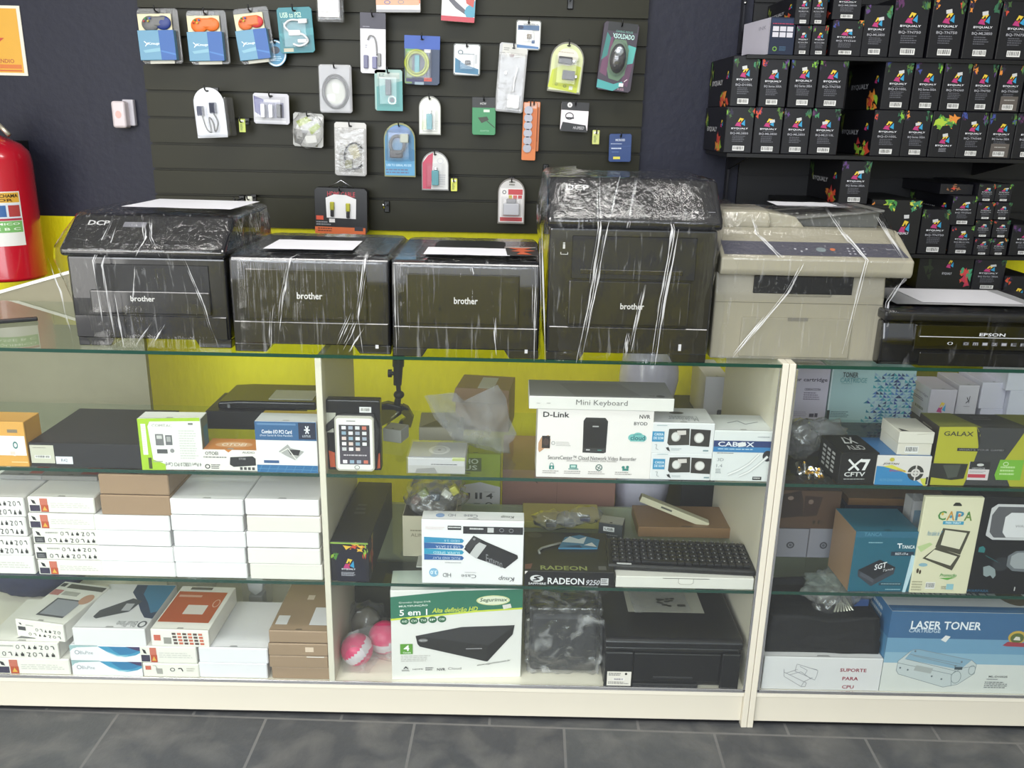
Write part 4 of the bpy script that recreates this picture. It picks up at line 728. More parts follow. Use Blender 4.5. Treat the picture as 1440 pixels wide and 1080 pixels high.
SPK = lambda dy, n: [('r', 690, 430+dy*.97, 752, 484+dy, '#3393c6'), ('t', 700, 438+dy, 748, 452+dy, 'CAIXA', '#dff0fa', 'b'), ('t', 698, 458+dy, 748, 472+dy, 'DE SOM', '#dff0fa', 'b'), ('p', [(774, 416+dy), (880, 412+dy), (884, 498+dy), (780, 502+dy), (770, 490+dy)], '#3c3835'), ('p', [(886, 414+dy), (990, 418+dy), (988, 506+dy), (888, 502+dy)], '#332f2d'),
   ('e', 812, 456+dy, 24, 26, '#b4b0ac'), ('e', 810, 456+dy, 19, 21, '#dedcda'), ('e', 932, 460+dy, 26, 27, '#b8b4b0'), ('e', 933, 460+dy, 21, 22, '#e4e2e0'), ('p', [(816, 424+dy), (862, 422+dy), (864, 444+dy), (820, 448+dy)], '#d4ccc8'), ('n', 710, 396+dy, 764, 404+dy, 1, '#9ab0b8'), ('l', [(706, 500+dy), (716, 498+dy), (714, 520+dy), (726, 526+dy)], 2.4, '#8a9298'), ('p', [(764, 514+dy), (778, 510+dy), (788, 534+dy), (772, 526+dy)], '#33373a'), ('n', 792, 516+dy, 850, 530+dy, 2, '#aab4b8'), ('r', 958, 522+dy, 986, 530+dy, '#7a98a0')]
o, (xc2, w2, h2, zt2_) = cbox('speaker_box', 'white and blue carton with speaker pair picture, the lower of two', 'box', 915, 1000, 638, Yn, ZS1, .11, col='#e3e5e7', art={'F': ((680, 548, 992, 698), SPK(154, 0))})
cbox('speaker_box', 'white and blue carton with speaker pair picture, stacked on its twin', 'box', 917, 1004, 595, Yn, zt2_, .11, col='#e3e5e7', art={'F': ((690, 385, 1010, 545), SPK(0, 1)), 'T': ((0, 0, 100, 100), [('t', 28, 55, 76, 88, 'Multilaser', '#a0a6aa', 'u'), ('e', 46, 35, 12, 8, '#4a4c50')])})
cbox('cable_box', 'light carton with navy band and white cables printed on the front', 'box', 1002, 1084, 606, Yn, ZS1, .115, col='#dfe3e3',
     art={'F': ((1008, 425, 1305, 700), [('r', 1008, 478, 1305, 512, '#2c3f78'), ('r', 1008, 512, 1305, 540, '#3180c0'), ('t', 1030, 484, 1214, 510, 'CABOX', '#e4e8f2', 'b'), ('p', [(1128, 490), (1168, 484), (1172, 506), (1134, 512)], '#e6e4e6'), ('n', 1032, 520, 1208, 530, 1, '#a8d0ea'), ('n', 1030, 544, 1114, 550, 1, '#4a4c50'), ('e', 1286, 558, 24, 30, '#2c2c34'), ('n', 1228, 452, 1288, 462, 1, '#a0a6aa'),
       ('t', 1034, 574, 1066, 590, '3D', '#8a9094'), ('t', 1032, 606, 1062, 624, '1.4', '#8a9094'), ('n', 1030, 632, 1060, 660, 3, '#9aa0a4'), ('l', [(1244, 548), (1200, 600), (1150, 636), (1094, 664)], 15, '#b9bdbf'), ('l', [(1244, 548), (1200, 600), (1150, 636), (1094, 664)], 9, '#ecebea'), ('l', [(1288, 560), (1240, 610), (1200, 645), (1150, 672)], 15, '#b9bdbf'), ('l', [(1288, 560), (1240, 610), (1200, 645), (1150, 672)], 9, '#ecebea'), ('r', 1222, 672, 1268, 690, '#2c2c30'), ('n', 1226, 676, 1262, 686, 1, '#e0e0e0')]),
          'T': ((0, 0, 100, 100), [('l', [(30, 55), (50, 40), (60, 60), (85, 45)], 3, '#8e9296')])})

# ---- middle glass shelf, second bay
xc, w, h = size(465, 519, 762, YF+.012, ZS2)
FL = ['#d8452c', '#e8862a', '#8ab82c', '#d8c42c', '#3a8a4a']
def splash(cx, cy, rx, ry, seed, cols=FL, n=14):
    rr = random.Random(seed); out = []
    for i in range(n):
        a = rr.uniform(0, 6.28); r = rr.uniform(.1, .8); x, y = cx+rx*r*math.cos(a), cy+ry*r*math.sin(a); k = rr.randint(5, 8); L_ = rr.uniform(.25, .6); th = rr.uniform(0, 6.28)
        pts = []
        for j in range(k):
            t_ = 2*math.pi*j/k; q = L_*(1 if j % 2 else .45); pts.append((x+rx*q*math.cos(t_+th)*.8, y+ry*q*math.sin(t_+th)))
        out.append(('p', pts, cols[rr.randrange(len(cols))]))
    return out
def clipf(els, fr):   # keep coloured print inside the face
    x0, y0, x1, y1 = fr; out = []
    for e in els:
        if e[0] == 'p': e = ('p', [(min(max(x, x0), x1), min(max(y, y0), y1)) for x, y in e[1]], e[2])
        out.append(e)
    return out
def emblem(cx, cy, r):
    return [('p', [(cx-r*.5, cy-r*.1), (cx-r*.1, cy-r), (cx+r*.7, cy-r*.8), (cx+r*.25, cy-r*.1), (cx+r*.1, cy-r*.6), (cx-r*.2, cy-r*.1)], '#e8c22c'), ('p', [(cx+r*.9, cy-r*.6), (cx+r, cy+r*.8), (cx+r*.2, cy+r*.4), (cx+r*.5, cy)], '#2c9ad0'), ('p', [(cx-r, cy+r*.8), (cx-r*.6, cy), (cx-r*.1, cy+r*.1), (cx+r*.3, cy+r)], '#c0307a'), ('p', [(cx-r*.2, cy), (cx+r*.3, cy-r*.1), (cx+r*.1, cy+r*.5)], '#d8452c')]
fr = (110, 435, 348, 690)
el = clipf(splash(140, 520, 40, 50, 1, ['#8ab82c', '#b8cc2c', '#4a8a2c'], 8)+splash(270, 470, 70, 30, 2, ['#e8862a', '#e8b42a', '#d8452c'], 10)+splash(325, 500, 22, 60, 4, ['#b8cc2c', '#d8452c', '#8ab82c'], 8)+[('r', 110, 438, 345, 448, '#8ab03c')], fr)+[('p', [(150, 690), (140, 560), (170, 490), (250, 480), (310, 540), (330, 600), (330, 690)], '#17172a')]+emblem(222, 575, 34)+[('t', 178, 604, 264, 616, 'BYQUALY', '#e8e8f0', 'b'), ('n', 174, 628, 262, 656, 4, '#b0b0bc')]
carton('toner_box', 'long black toner carton with fiery green and orange splash, pointing into the shelf', 'box', w, .36, h, (xc, YF+.012, ZS2), -.02, col='#1b1a24', art={'F': (fr, el), 'R': ((0, 0, 400, 100), clipf(splash(30, 40, 40, 60, 9, ['#b86a3c', '#8a9a3c', '#a83c34'], 9), (0, 0, 400, 100))), 'T': ((0, 0, 100, 100), [('n', 30, 40, 60, 60, 3, '#4a4a54')])})
xc, w, h = size(565, 640, 731, 2.0, ZS2)
t = thing('foil_box', 'open cream foil carton with crumpled bags in it, behind the drive case carton', 'box', (xc, 2.02, ZS2))
b = B(); CR = P('#b5ae94'); b.box(-w/2, w/2, 0, .0015, 0, h, CR); b.box(-w/2, w/2, .26, .2615, 0, h, CR); b.box(-w/2, -w/2+.0015, .0015, .26, 0, h, CR); b.box(w/2-.0015, w/2, .0015, .26, 0, h, CR); b.box(-w/2, w/2, 0, .26, 0, .0015, CR)
b.art((-w/2, 0, 0), XU, ZU, w, h, (540, 300, 760, 500), [('n', 572, 366, 655, 378, 1, '#7a765e'), ('t', 574, 384, 700, 400, 'ALIMENTOS', '#6a6650')]); b.build('open_carton', t)
b = B(); b.ball((0, .12, h*.98), .06, BAG, (1, 1.6, .7), 4, lambda p: 1+.35*noise.noise(p*3)+.15*noise.noise(p*8)); b.build('bag_filling', t)
tb = thing('parts_bag', 'crumpled clear bag of colourful odds and ends in the foil carton', 'plastic bag', (xc+.01, 2.12, ZS2+h*.6))
b = B(); b.ball((0, 0, .06), .07, BAG, (1.1, 1.2, .7), 4, lambda p: 1+.3*noise.noise(p*3.3+Vector((4, 0, 0)))); b.build('bag_skin', tb)
for c, dx, dz in (('#8a9a3c', -.03, .08), ('#3a4a5c', .0, .07), ('#c8c8b8', .03, .08), ('#b8b43c', .05, .09), ('#6a4a3a', -.05, .06)):
    b = B(); b.box(dx-.012, dx+.012, -.04, -.02, dz-.01, dz+.01, P(c), .003, 2, Matrix.Rotation(dx*20, 3, 'Y')); b.build('scrap', tb)
carton('grey_carton', 'flat light grey carton lying behind the drive case carton', 'box', .2, .1, Z(570, 803, YF+.06)-ZS2, (X(640, YF+.06, ZS2), YF+.085, ZS2), col='#a9aaa2', art={'F': ((485, 620, 900, 705), [('t', 540, 660, 700, 682, 'LUXIS 5', '#5e6060', 'm')])})
fr = (665, 310, 1288, 712)
carton_o, _ = cbox('drive_case_box', 'white carton with upside-down print and black drive case picture', 'box', 593, 736, 732, YF+.010, ZS2, .05, col='#edebee',
   art={'F': (fr, [('r', 918, 346, 1282, 392, '#2b2b31'), ('r', 1066, 352, 1104, 382, '#c9c9cc'), ('n', 958, 354, 1040, 372, 1, '#d8d8dc'), ('o', 1152, 366, 14, 12, 3, '#8a8a90'), ('o', 1210, 368, 14, 12, 3, '#8a8a90'), ('r', 824, 344, 906, 370, '#2b2b31'), ('n', 828, 350, 902, 364, 1, '#d8d8d8'), ('n', 690, 352, 812, 372, 2, '#e2cfd0')]
      +[('p', [(680, y0), (912, y0+8), (924, y0+20), (914, y0+34), (680, y0+36)], c) for y0, c in ((416, '#2a93c4'), (452, '#2b62a8'), (488, '#2aa0c8'), (524, '#2b62a8'))]
      +[('t', 804, 432, 896, 444, 'HDD 2.5', '#b8e0f0', 'u'), ('t', 752, 468, 900, 484, 'USB 3.0 SATA', '#c8d8f0', 'u'), ('t', 736, 506, 900, 520, 'SUPER SPEED', '#c8ecf4', 'u'), ('t', 732, 540, 900, 554, 'PLUG AND PLAY', '#c8d8f0', 'u'),
        ('p', [(982, 402), (1060, 440), (1252, 520), (1256, 540), (1178, 606), (1000, 544), (960, 520), (924, 488)], '#26262a'), ('p', [(1010, 440), (1062, 462), (1050, 480), (1004, 544), (958, 520)], '#c4c4c6'), ('p', [(982, 402), (1034, 430), (950, 500), (930, 470)], '#3c3c40'), ('e', 986, 424, 8, 8, '#8a8a8e'),
        ('t', 1060, 516, 1160, 566, 'Externo', '#8a8a90', '', 40), ('e', 738, 640, 28, 28, '#7ab4dc'), ('t', 718, 628, 758, 652, '3.0', '#eaf4fa', 'bu'), ('t', 794, 642, 844, 668, 'HD', '#6c6e74', 'u'), ('t', 908, 648, 1000, 672, 'Case', '#6c6e74', 'u'), ('n', 808, 572, 906, 582, 1, '#a8a8ac'), ('t', 1134, 652, 1230, 688, 'Knup', '#44444a', 'ui'), ('n', 930, 632, 1000, 640, 1, '#b8b8bc')]),
      'T': ((0, 0, 600, 70), [('e', 105, 36, 26, 16, '#8aa8dc'), ('t', 150, 24, 196, 44, 'HD', '#8a8c98', 'u'), ('t', 244, 26, 326, 50, 'Case', '#8a8c98', 'u'), ('t', 460, 26, 536, 50, 'Knup', '#55565c', 'ui')])})
# graphics card carton
o, (xr0, wr0, hr0, zr0) = cbox('graphics_card_box', 'flat black graphics card carton with white lettering on its edge', 'box', 738, 864, 804, YF+.010, ZS2, .21, col='#141417', faces={'T': '#222320'},
   art={'F': ((65, 512, 522, 592), [('t', 182, 546, 368, 582, 'RADEON', '#e8e8ec', 'b'), ('t', 374, 554, 444, 584, '9250', '#c4c4cc', 'bi'), ('r', 452, 544, 492, 582, '#c9c9cc'), ('n', 456, 550, 488, 578, 3, '#4a4a50'), ('e', 126, 552, 34, 19, '#dadade'), ('l', [(146, 540), (112, 546), (140, 556), (106, 562)], 7, '#1a1a1e'), ('t', 84, 574, 174, 586, 'SAPPHIRE', '#e0e0e4', 'b'), ('p', [(65, 512), (80, 512), (65, 530)], '#e8e0dc')]),
        'T': ((0, 0, 460, 200), [('t', 80, 174, 320, 194, 'RADEON', '#8a9450', 'b'), ('e', 60, 20, 40, 14, '#4a4a48'), ('r', 380, 172, 420, 190, '#5a5a58'), ('p', [(0, 170), (40, 165), (30, 190), (0, 192)], '#7a4a44')])})
b = B(); b.prism([(0, 0), (.10, .004), (.11, .05), (.06, .075), (.02, .06)], 0, .004, P('#3a7ea8'), 'z'); b.art((0, 0, .0045), XU, YU, .11, .08, (0, 0, 100, 100), [('p', [(10, 60), (30, 20), (50, 40), (70, 20), (60, 70)], '#d0dce2'), ('p', [(60, 80), (80, 60), (90, 90)], '#e0e4e4'), ('p', [(10, 90), (50, 80), (56, 98)], '#1f4a74')])
tag(b.build('blue_leaflet', None, (X(785, 2.0, zr0), 2.0, zr0+.0012)), 'blue and white printed leaflet lying on the graphics card carton', 'leaflet')
b = B(); cpts = [at(x, y, 1.99) for x, y in [(758, 792), (757, 781), (762, 773), (775, 768), (790, 766)]]
b.tube([(p.x, 1.97+.06*i/4, zr0+.004+.0*i) for i, p in enumerate(cpts)], .003, M('#9a9a90', .4)); tag(b.build('grey_cable'), 'thin grey cable curled on the graphics card carton', 'cable')
carton('yellow_carton', 'wide olive yellow carton at the back of the middle shelf behind the graphics card carton', 'box', *[v for v in (X(846, 2.2, ZS2)-X(737, 2.2, ZS2), .12)], Z(790, 734, 2.2)-ZS2, (X(790, 2.2, ZS2), 2.2, ZS2), col='#a39c3c', faces={'T': '#b8a860'})
xc, w, h = size(842, 876, 735, 2.13, ZS2+.05)
carton('chip_box', 'small dark grey carton with silver top and white label', 'box', w, .05, Z(858, 737, 2.13)-ZS2, (xc, 2.13, ZS2), -.25, col='#33383a', faces={'T': '#a8a8a0'}, art={'F': ((0, 0, 100, 100), [('r', 20, 18, 66, 44, '#c9cbc8'), ('t', 26, 24, 60, 38, 'USB', '#33383a', 'b'), ('n', 10, 60, 80, 70, 1, '#8a8e8c')])})
for i, (x, y, s_) in enumerate(((775, 745, .034), (800, 752, .026), (822, 748, .03))):
    q = at(x, y, 2.14); b = B(); b.ball((0, 0, 0), s_, (BAG, MILK, BAG)[i], (1.4, .8, .8), 3, lambda p: 1+.35*noise.noise(p*3+Vector((i*3, 0, 0)))); b.box(-.015, .012, -.012, .01, -s_*.5, -s_*.1, P(('#4a4c44', '#2a3a34', '#2c2c44')[i]), .002)
    zs_ = ZS2+hr0+.0 if False else ZS2
    tag(b.build('small_parts_bag', None, (q.x, 2.135, ZS2+.03+.01*i+s_*.8)), ('crumpled parts bag with grey adapter above the graphics card carton', 'smallest crumpled bag with green chip behind the graphics card carton', 'crumpled bag with dark blue plug beside the chip carton')[i], 'plastic bag')
# keyboard on its white carton
o, (xk, wk, hk, zk) = cbox('keyboard_carton', 'flat white carton with tuck tab under the black keyboard', 'box', 866, 1060, 812, YF+.010, ZS2, .17, col='#dedbd4', seam=False,
   art={'F': ((525, 535, 1220, 610), [('r', 760, 541, 995, 545, '#6a6860'), ('p', [(838, 545), (916, 545), (916, 572), (904, 582), (850, 582), (838, 572)], '#a8a59c'), ('p', [(841, 545), (913, 545), (913, 570), (902, 579), (852, 579), (841, 570)], '#e4e1da')])})
t = thing('keyboard', 'black computer keyboard resting askew on the flat white carton', 'keyboard', (xk-.006, YF+.03, zk+.001), (0, 0, -.055))
wk2 = wk*1.07; b = B(); b.prism([(0, 0), (0, .01), (.004, .014), (.125, .022), (.13, .018), (.13, 0)], -wk2/2, wk2/2, M('#141416', .35), 'x', .002, 2); b.build('keyboard_base', t)
b = B(); KM = M('#1e1e21', .3)
for r_ in range(6):
    y0 = .012+r_*.0185; n = 19; z0 = .0145+y0*.064
    for c_ in range(n):
        if r_ == 0 and 4 <= c_ <= 8: 
            if c_ == 4: b.box(-wk2*.47+wk2*.94*4/n+.001, -wk2*.47+wk2*.94*9/n-.001, y0, y0+.015, z0, z0+.006, KM, .001, 1)
            continue
        x0 = -wk2*.47+wk2*.94*c_/n; b.box(x0+.001, x0+wk2*.94/n-.001, y0, y0+.015, z0, z0+.006, KM, .0012, 1)
b.art((-wk2*.47, .012, .0215), XU, Vector((0, 1, .064)).normalized(), wk2*.94, .111, (0, 0, 190, 60), [('r', c*10+3.5, r*10+3, c*10+5.5, r*10+6, '#8a8a8e') for c in range(19) for r in range(6)], lift=.0008); b.build('keys', t)
b = B(); b.box(-wk2*.44, -wk2*.34, .003, .009, .0145, .0155, P('#c9c9cc')); b.build('brand_badge', t)
carton('brown_box', 'long brown cardboard box standing behind the keyboard', 'box', X(1037, 2.16, .45)-X(899, 2.16, .45), .14, Z(960, 742, 2.16)-ZS2, ((X(1037, 2.16, .45)+X(899, 2.16, .45))/2, 2.16, ZS2), 0, col='#8f6a42')
zbb = Z(960, 742, 2.16)
b = B(); b.box(-.1, .1, -.012, .012, -.009, .009, P('#cfc9a8'), .001, 1); b.box(-.101, -.1, -.011, .011, -.008, .008, P('#5a5850')); b.art((-.1, -.012, -.009), XU, ZU, .2, .018, (0, 0, 100, 10), [('r', 30, 3, 46, 6, '#5a5a50')])
tag(b.build('slim_box', None, (X(948, 2.2, zbb+.03), 2.2, zbb+.031), (0, math.radians(20), -.1)), 'slim cream stick-shaped carton leaning on the long brown box', 'box')
# things standing on the floor behind the counter
cbox('toolkit_box', 'tall lime and white box behind the middle shelves with black numbers', 'box', 633, 702, 638, 2.42, 0, .14, col='#b4c41c',
   art={'F': ((0, 0, 100, 700), [('t', 12, 22, 48, 44, 'OHO', '#e8e8c8', 'b'), ('r', 8, 18, 62, 76, '#6e7a28'), ('t', 12, 22, 56, 44, 'OHO', '#e8e8c8', 'b'), ('t', 14, 50, 54, 70, 'LUS', '#e8e8c8', 'b'), ('r', 14, 82, 40, 86, '#6a7430'), ('p', [(0, 700), (0, 152), (30, 134), (60, 122), (100, 142), (100, 700)], '#e4e0e4'), ('t', 32, 170, 40, 194, '1', '#3a3a3a', 'b'), ('t', 50, 168, 64, 196, 'II', '#3a3a3a', 'b'), ('t', 72, 170, 86, 194, '4', '#3a3a3a', 'b'), ('o', 78, 222, 8, 12, 3, '#3a3a3a'), ('n', 48, 214, 60, 224, 1, '#6a6a6a'), ('r', 68, 164, 90, 165.5, '#8a8a8a')])})
cbox('large_brown_box', 'large pinkish brown cardboard box standing behind the middle shelves', 'box', 705, 861, 662, 2.44, 0, .3, col='#a07060', art={'F': ((0, 0, 100, 300), [('l', [(28, 20), (31, 27)], 1, '#3a2c28'), ('r', 48, 0, 48.6, 300, '#8c6254')])})
xq = X(908, 2.56, .6); b = B()
prof = [(.02, 0), (.082, .0)]+[(.084+.006*math.sin(i*1.1)+.003*noise.noise(Vector((i, 0, 0))), .005+i*.03) for i in range(33)]+[(.082, .99), (.02, .995)]
b.lathe(prof, M('#d6d2e6', .25, 0, .15, .5, 25, .6), seg=36, fn=lambda v: v+Vector((v.x, v.y, 0)).normalized()*.005*noise.noise(Vector((v.x*30, v.y*30, v.z*9))))
tag(b.build('wrap_roll', None, (xq, 2.56, 0)), 'tall white roll of plastic film standing behind the recorder carton', 'roll')
cbox('black_tower', 'black cabinet block standing behind the counter at the inner side panel', 'computer tower', 955, 1022, 598, 2.47, 0, .3, col='#1c1c1c')
zt3 = Z(988, 598, 2.47)
cbox('white_boxes', 'small white carton standing on the black block behind the cable carton', 'box', 990, 1022, 530, 2.5, zt3, .2, col='#cdc9ce')
# ---- bottom deck, second bay
t = None
for i, (cx, cy, r, tilt) in enumerate(((502, 921, 24.5, .9), (541, 903, 25, .3))):
    Yb = YF+.085 if i == 0 else YF+.14; rad = r*(Yb*1.06)/FPX
    b = B(); bm = bmesh.new(); bmesh.ops.create_uvsphere(bm, u_segments=32, v_segments=20, radius=rad); PK, WB = M('#e0306e', .35, 0, .1, .3, 90), M('#ded6dc', .4)
    vs = [v.co.copy() for v in bm.verts]; bm.verts.index_update(); n_ = Vector(((-.6, -.12, .75), (-.15, -.3, .95))[i]).normalized()
    fa = [[v.index for v in f.verts] for f in bm.faces]; pk = [f for f in fa if abs(sum((vs[k] for k in f), Vector()).normalized().dot(n_)) > .28]; wb = [f for f in fa if f not in pk]; bm.free()
    b.add(vs, pk, PK, True); b.add(vs, wb, WB, True)
    z = ZD+rad*1.01 if i == 0 else ZD+rad*1.01
    xx = X(cx, Yb, z); tag(b.build('striped_ball', None, (xx, Yb, z)), ('pink ball with white band in clear plastic, nearer the divider', 'pink and white ball half hidden by the green recorder carton')[i], 'ball')
b = B(); b.ball((0, 0, 0), .06, BAG, (1.1, .9, 1.1), 4, lambda p: 1+.2*noise.noise(p*3)+.1*noise.noise(p*9)); b.ball((0, 0, 0), .042, M('#8a8478', .6, 0, .2, .6, 30), (1, .9, 1.1), 3, lambda p: 1+.1*noise.noise(p*4))
tag(b.build('crumpled_bag', None, (X(513, 2.12, ZD+.16), 2.12, Z(513, 877, 2.12))), 'grey crumpled plastic bag behind the pink balls', 'plastic bag')
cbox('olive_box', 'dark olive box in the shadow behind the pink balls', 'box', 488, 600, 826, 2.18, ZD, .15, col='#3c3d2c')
sheet('ball_bag', 'clear plastic bag around the pink balls', [(478, 905), (490, 890), (520, 880), (552, 880), (553, 930), (535, 925), (520, 945), (502, 952), (482, 945)], BAG, 1.925, seed=8, amp=.006, bulge=.012)
fr = (490, 110, 1365, 768)
Ys = YF+.018
xc, w, h = size(553, 733, 824, Ys+.03, ZD)
carton('video_recorder_box', 'large white and green carton picturing a flat black video recorder', 'box', w*1.01, .1, h, (xc, Ys+.012, ZD), .07, col='#e9e7e4',
   art={'F': (fr, [('p', [(490, 155), (900, 118), (1365, 112), (1365, 252), (1060, 268), (490, 322)], '#2f7a5f'), ('p', [(490, 312), (1060, 262), (1365, 246), (1365, 258), (1060, 274), (490, 326)], '#cfe03a'),
      ('e', 1168, 190, 112, 36, '#d8dc9a'), ('e', 1168, 190, 102, 30, '#e8ecd0'), ('t', 1076, 172, 1258, 206, 'Segurimax', '#3a5a40', 'bi'), ('t', 545, 190, 755, 206, 'Gravador Digital DVR', '#e8f0e8', '', -6), ('t', 545, 214, 734, 232, 'MULTIFUNÇÃO', '#e8f0e8', 'b', -6), ('t', 548, 248, 732, 292, '5 em 1', '#ffffff', 'b', -4), ('t', 760, 240, 1060, 282, 'Alta definição HD', '#d2e03c', 'bi', -8),
      ('p', [(1230, 226), (1284, 216), (1292, 244), (1238, 256)], '#e4e2dc')]
      +[('e', 580+i*62, 332-i*3, 29, 24, '#2f6a4a') for i in range(5)]+[('t', 562+i*62, 324-i*3, 598+i*62, 340-i*3, s_, '#dff0e0', 'b') for i, s_ in enumerate(('AHD', 'CVI', 'TVI', 'IP', 'CVBS'))]
      +[('p', [(652, 440), (960, 380), (1315, 374), (1304, 440), (1136, 642), (1120, 640), (680, 520), (664, 500)], '#2b2b2c'), ('p', [(652, 440), (960, 380), (1315, 374), (1140, 520)], '#37373a'), ('p', [(1136, 528), (1312, 388), (1304, 442), (1130, 640)], '#232325'), ('e', 702, 474, 32, 13, '#7c7c7c'), ('t', 680, 468, 726, 480, 'Segurimax', '#d8d8d8'), ('n', 990, 540, 1100, 548, 1, '#d0d0d0'),
        ('r', 548, 498, 632, 574, '#5aa02e'), ('t', 572, 508, 610, 550, '4', '#ffffff', 'b'), ('t', 566, 556, 620, 568, 'Canais', '#e8f4e0', 'b'), ('n', 552, 584, 750, 634, 4, '#c9c6c2'), ('t', 1062, 660, 1290, 680, 'www.segurimax.com.br', '#3c3c3c', 'i', -34),
        ('p', [(566, 684), (584, 664), (602, 684), (592, 684), (584, 676), (576, 684)], '#3c3c3e'), ('n', 556, 690, 610, 706, 2, '#7c7c7c'), ('t', 630, 684, 698, 694, 'HDMI', '#6a6a6a'), ('n', 716, 676, 776, 704, 2, '#6a6a6a'), ('t', 794, 684, 850, 704, 'NVR', '#5a5a5a', 'b'), ('t', 868, 680, 958, 698, 'Cloud', '#8a8a8a')])})
PARC = glassy('parcel_bag', (.95, .95, .97), 1.5, .1, film=True, boost=2.2, stretch=(3.5, 3.5, 3.5), lo=.52, hi=.75, body=.04, white=.8, top=.6, bump=.7, dist=.02)  # white diffuse patches paint glints onto the crumpled bag
# wrapped black bag package
xc, w, h = size(737, 850, 853, YF+.06, ZD)
t = thing('wrapped_parcel', 'black item in a crumpled clear plastic bag beside the green recorder carton', 'parcel', (xc, YF+.045, ZD))
b = B(); b.box(-w*.42, w*.42, .02, .14, 0.001, h*.86, M('#17181d', .5, 0, .2, .5, 20), .012, 3); b.build('black_contents', t)
b = B(); bm = bmesh.new(); bmesh.ops.create_cube(bm, size=1); bmesh.ops.subdivide_edges(bm, edges=bm.edges[:], cuts=26, use_grid_fill=True)
for v in bm.verts:
    p = v.co.copy(); n1 = abs(noise.noise(Vector((p.x*5, p.y*5, p.z*5)))); n2 = noise.noise(Vector((p.x*13+4, p.y*13, p.z*13)))
    k = 1+.05*n2-.07*n1; cc = 1-.25*max(0, abs(p.x)*2-.7)*(abs(p.z)*2 > .7)
    v.co = Vector((p.x*w*.98*k*cc, .08+p.y*.14*k, max(.001, h*.5+p.z*h*.98*(1+.04*n2-.03*n1))))
bm.verts.index_update(); b.from_bm(bm, PARC, True); b.build('plastic_bag', t)
xg = X(794, 2.16, ZD+.2); b = B(); GR = M('#2a8a5c', .3, 0, .1, .1)
b.lathe([(.05, 0), (.062, .01), (.062, .2), (.058, .215), (.03, .22)], GR, seg=26); b.tube([(.062*math.cos(a/8*6.283), .062*math.sin(a/8*6.283), .17) for a in range(8)], .006, GR, closed=True)
tag(b.build('green_container', None, (xg, 2.16, ZD)), 'green plastic container behind the black parcel', 'container')
q = at(835, 850, 2.1); b = B(); b.ball((0, 0, .13), .05, BAG, (.8, .8, 1.9), 4, lambda p: 1+.25*noise.noise(p*3)); tag(b.build('crumpled_bag', None, (q.x, 2.12, ZD+.0)), 'clear crumpled bag between the green container and the flatbed printer', 'plastic bag')
# ------------------------------------------------------------------ goods in the right-hand counter
ZB = .649; YBk = 2.40
# rear work table carrying the toner cartons
t = thing('rear_table', 'dark table behind the second counter carrying the toner cartons', 'table', (1.35, YBk, 0))
b = B(); b.box(-.72, .7, .0, .43, ZB-.025, ZB, M('#24251f', .4), .003, 1); b.build('table_top', t)
b = B(); b.box(-.7, .68, .03, .045, .08, ZB-.025, M('#1d1b18', .5)); b.build('added_dark_board', t)  # board added to keep the view behind the shelves dark
for sx in (-.69, .67):
    for sy in (.02, .4): b = B(); b.box(sx-.015, sx+.015, sy-.015, sy+.015, 0, ZB-.025, BLK, .002, 1); b.build('leg', t)
tri = []
rr = random.Random(5)
for i in range(15):
    for j in range(17):
        x = 500+i*21; y = 138+j*16
        if x+ (y-138)*.25*-1 < 590 - (y-138)*.45+ rr.uniform(-30, 30): continue
        c = rr.choice(['#2a4a9c', '#2f7f9c', '#34a0b0', '#8fb0cc', '#24386c', '#4a7ac0', '#b4ccd8'])
        tri.append(('p', [(x, y+16), (x+21, y+16), (x+(21 if rr.random() < .5 else 0), y)], c))
cbox('toner_carton', 'white toner cartridge carton at the back beside the counter joint', 'box', 1100, 1164, 518, YBk+.01, ZB, .12, col='#d2c8dc',
     art={'F': ((70, 118, 335, 385), [('t', 84, 164, 322, 188, 'toner cartridge', '#4a3a54', 'b'), ('t', 196, 216, 290, 228, 'CE285A/CE278A', '#5a4a64', 'b'), ('n', 194, 236, 288, 278, 4, '#8a7c94'), ('n', 150, 334, 228, 362, 3, '#b4a8c0'), ('r', 240, 344, 268, 362, '#4a4054'), ('r', 272, 342, 290, 362, '#4a4054')])})
cbox('toner_carton', 'pale teal toner cartridge carton with blue triangle mosaic', 'box', 1166, 1284, 517, YBk+.008, ZB, .12, col='#a9cdd0',
     art={'F': ((345, 115, 815, 400), [('r', 345, 115, 352, 400, '#d4e4e8')]+tri+[('t', 402, 138, 488, 164, 'TONER', '#2a3a44', 'b'), ('t', 392, 166, 540, 190, 'CARTRIDGE', '#4f9aa0'), ('r', 340, 334, 356, 384, '#1c2a30'), ('n', 362, 338, 470, 372, 4, '#6a8a90'), ('n', 400, 194, 460, 200, 1, '#7fa8ac')])})
cbox('toner_carton', 'small white carton with printed side and colourful emblem at the back', 'box', 1306, 1343, 548, YBk+.03, ZB, .14, col='#c4bccb', faces={'L': '#e4e0ec'},
     art={'F': ((905, 235, 1050, 380), emblem(975, 314, 24)+[('t', 925, 344, 1010, 352, 'BYQUALY', '#6a5a6c'), ('t', 920, 358, 1010, 368, 'Toner Cartridge', '#6a6070')]), 'L': ((0, 0, 100, 100), [('t', 30, 22, 92, 32, 'cartridge', '#8a80a0'), ('n', 30, 40, 80, 50, 2, '#8a80a0'), ('bar', 40, 66, 80, 78)])})
cbox('toner_carton', 'plain pale carton with tiny grey mark beside the emblem carton', 'box', 1345, 1374, 542, YBk+.05, ZB, .14, col='#c6c0cc', art={'F': ((0, 0, 100, 100), [('l', [(46, 34), (56, 44), (44, 50)], 3, '#4a4450'), ('l', [(60, 30), (58, 50)], 3, '#4a4450'), ('n', 36, 58, 66, 62, 1, '#9a94a0')])})
z = ZB
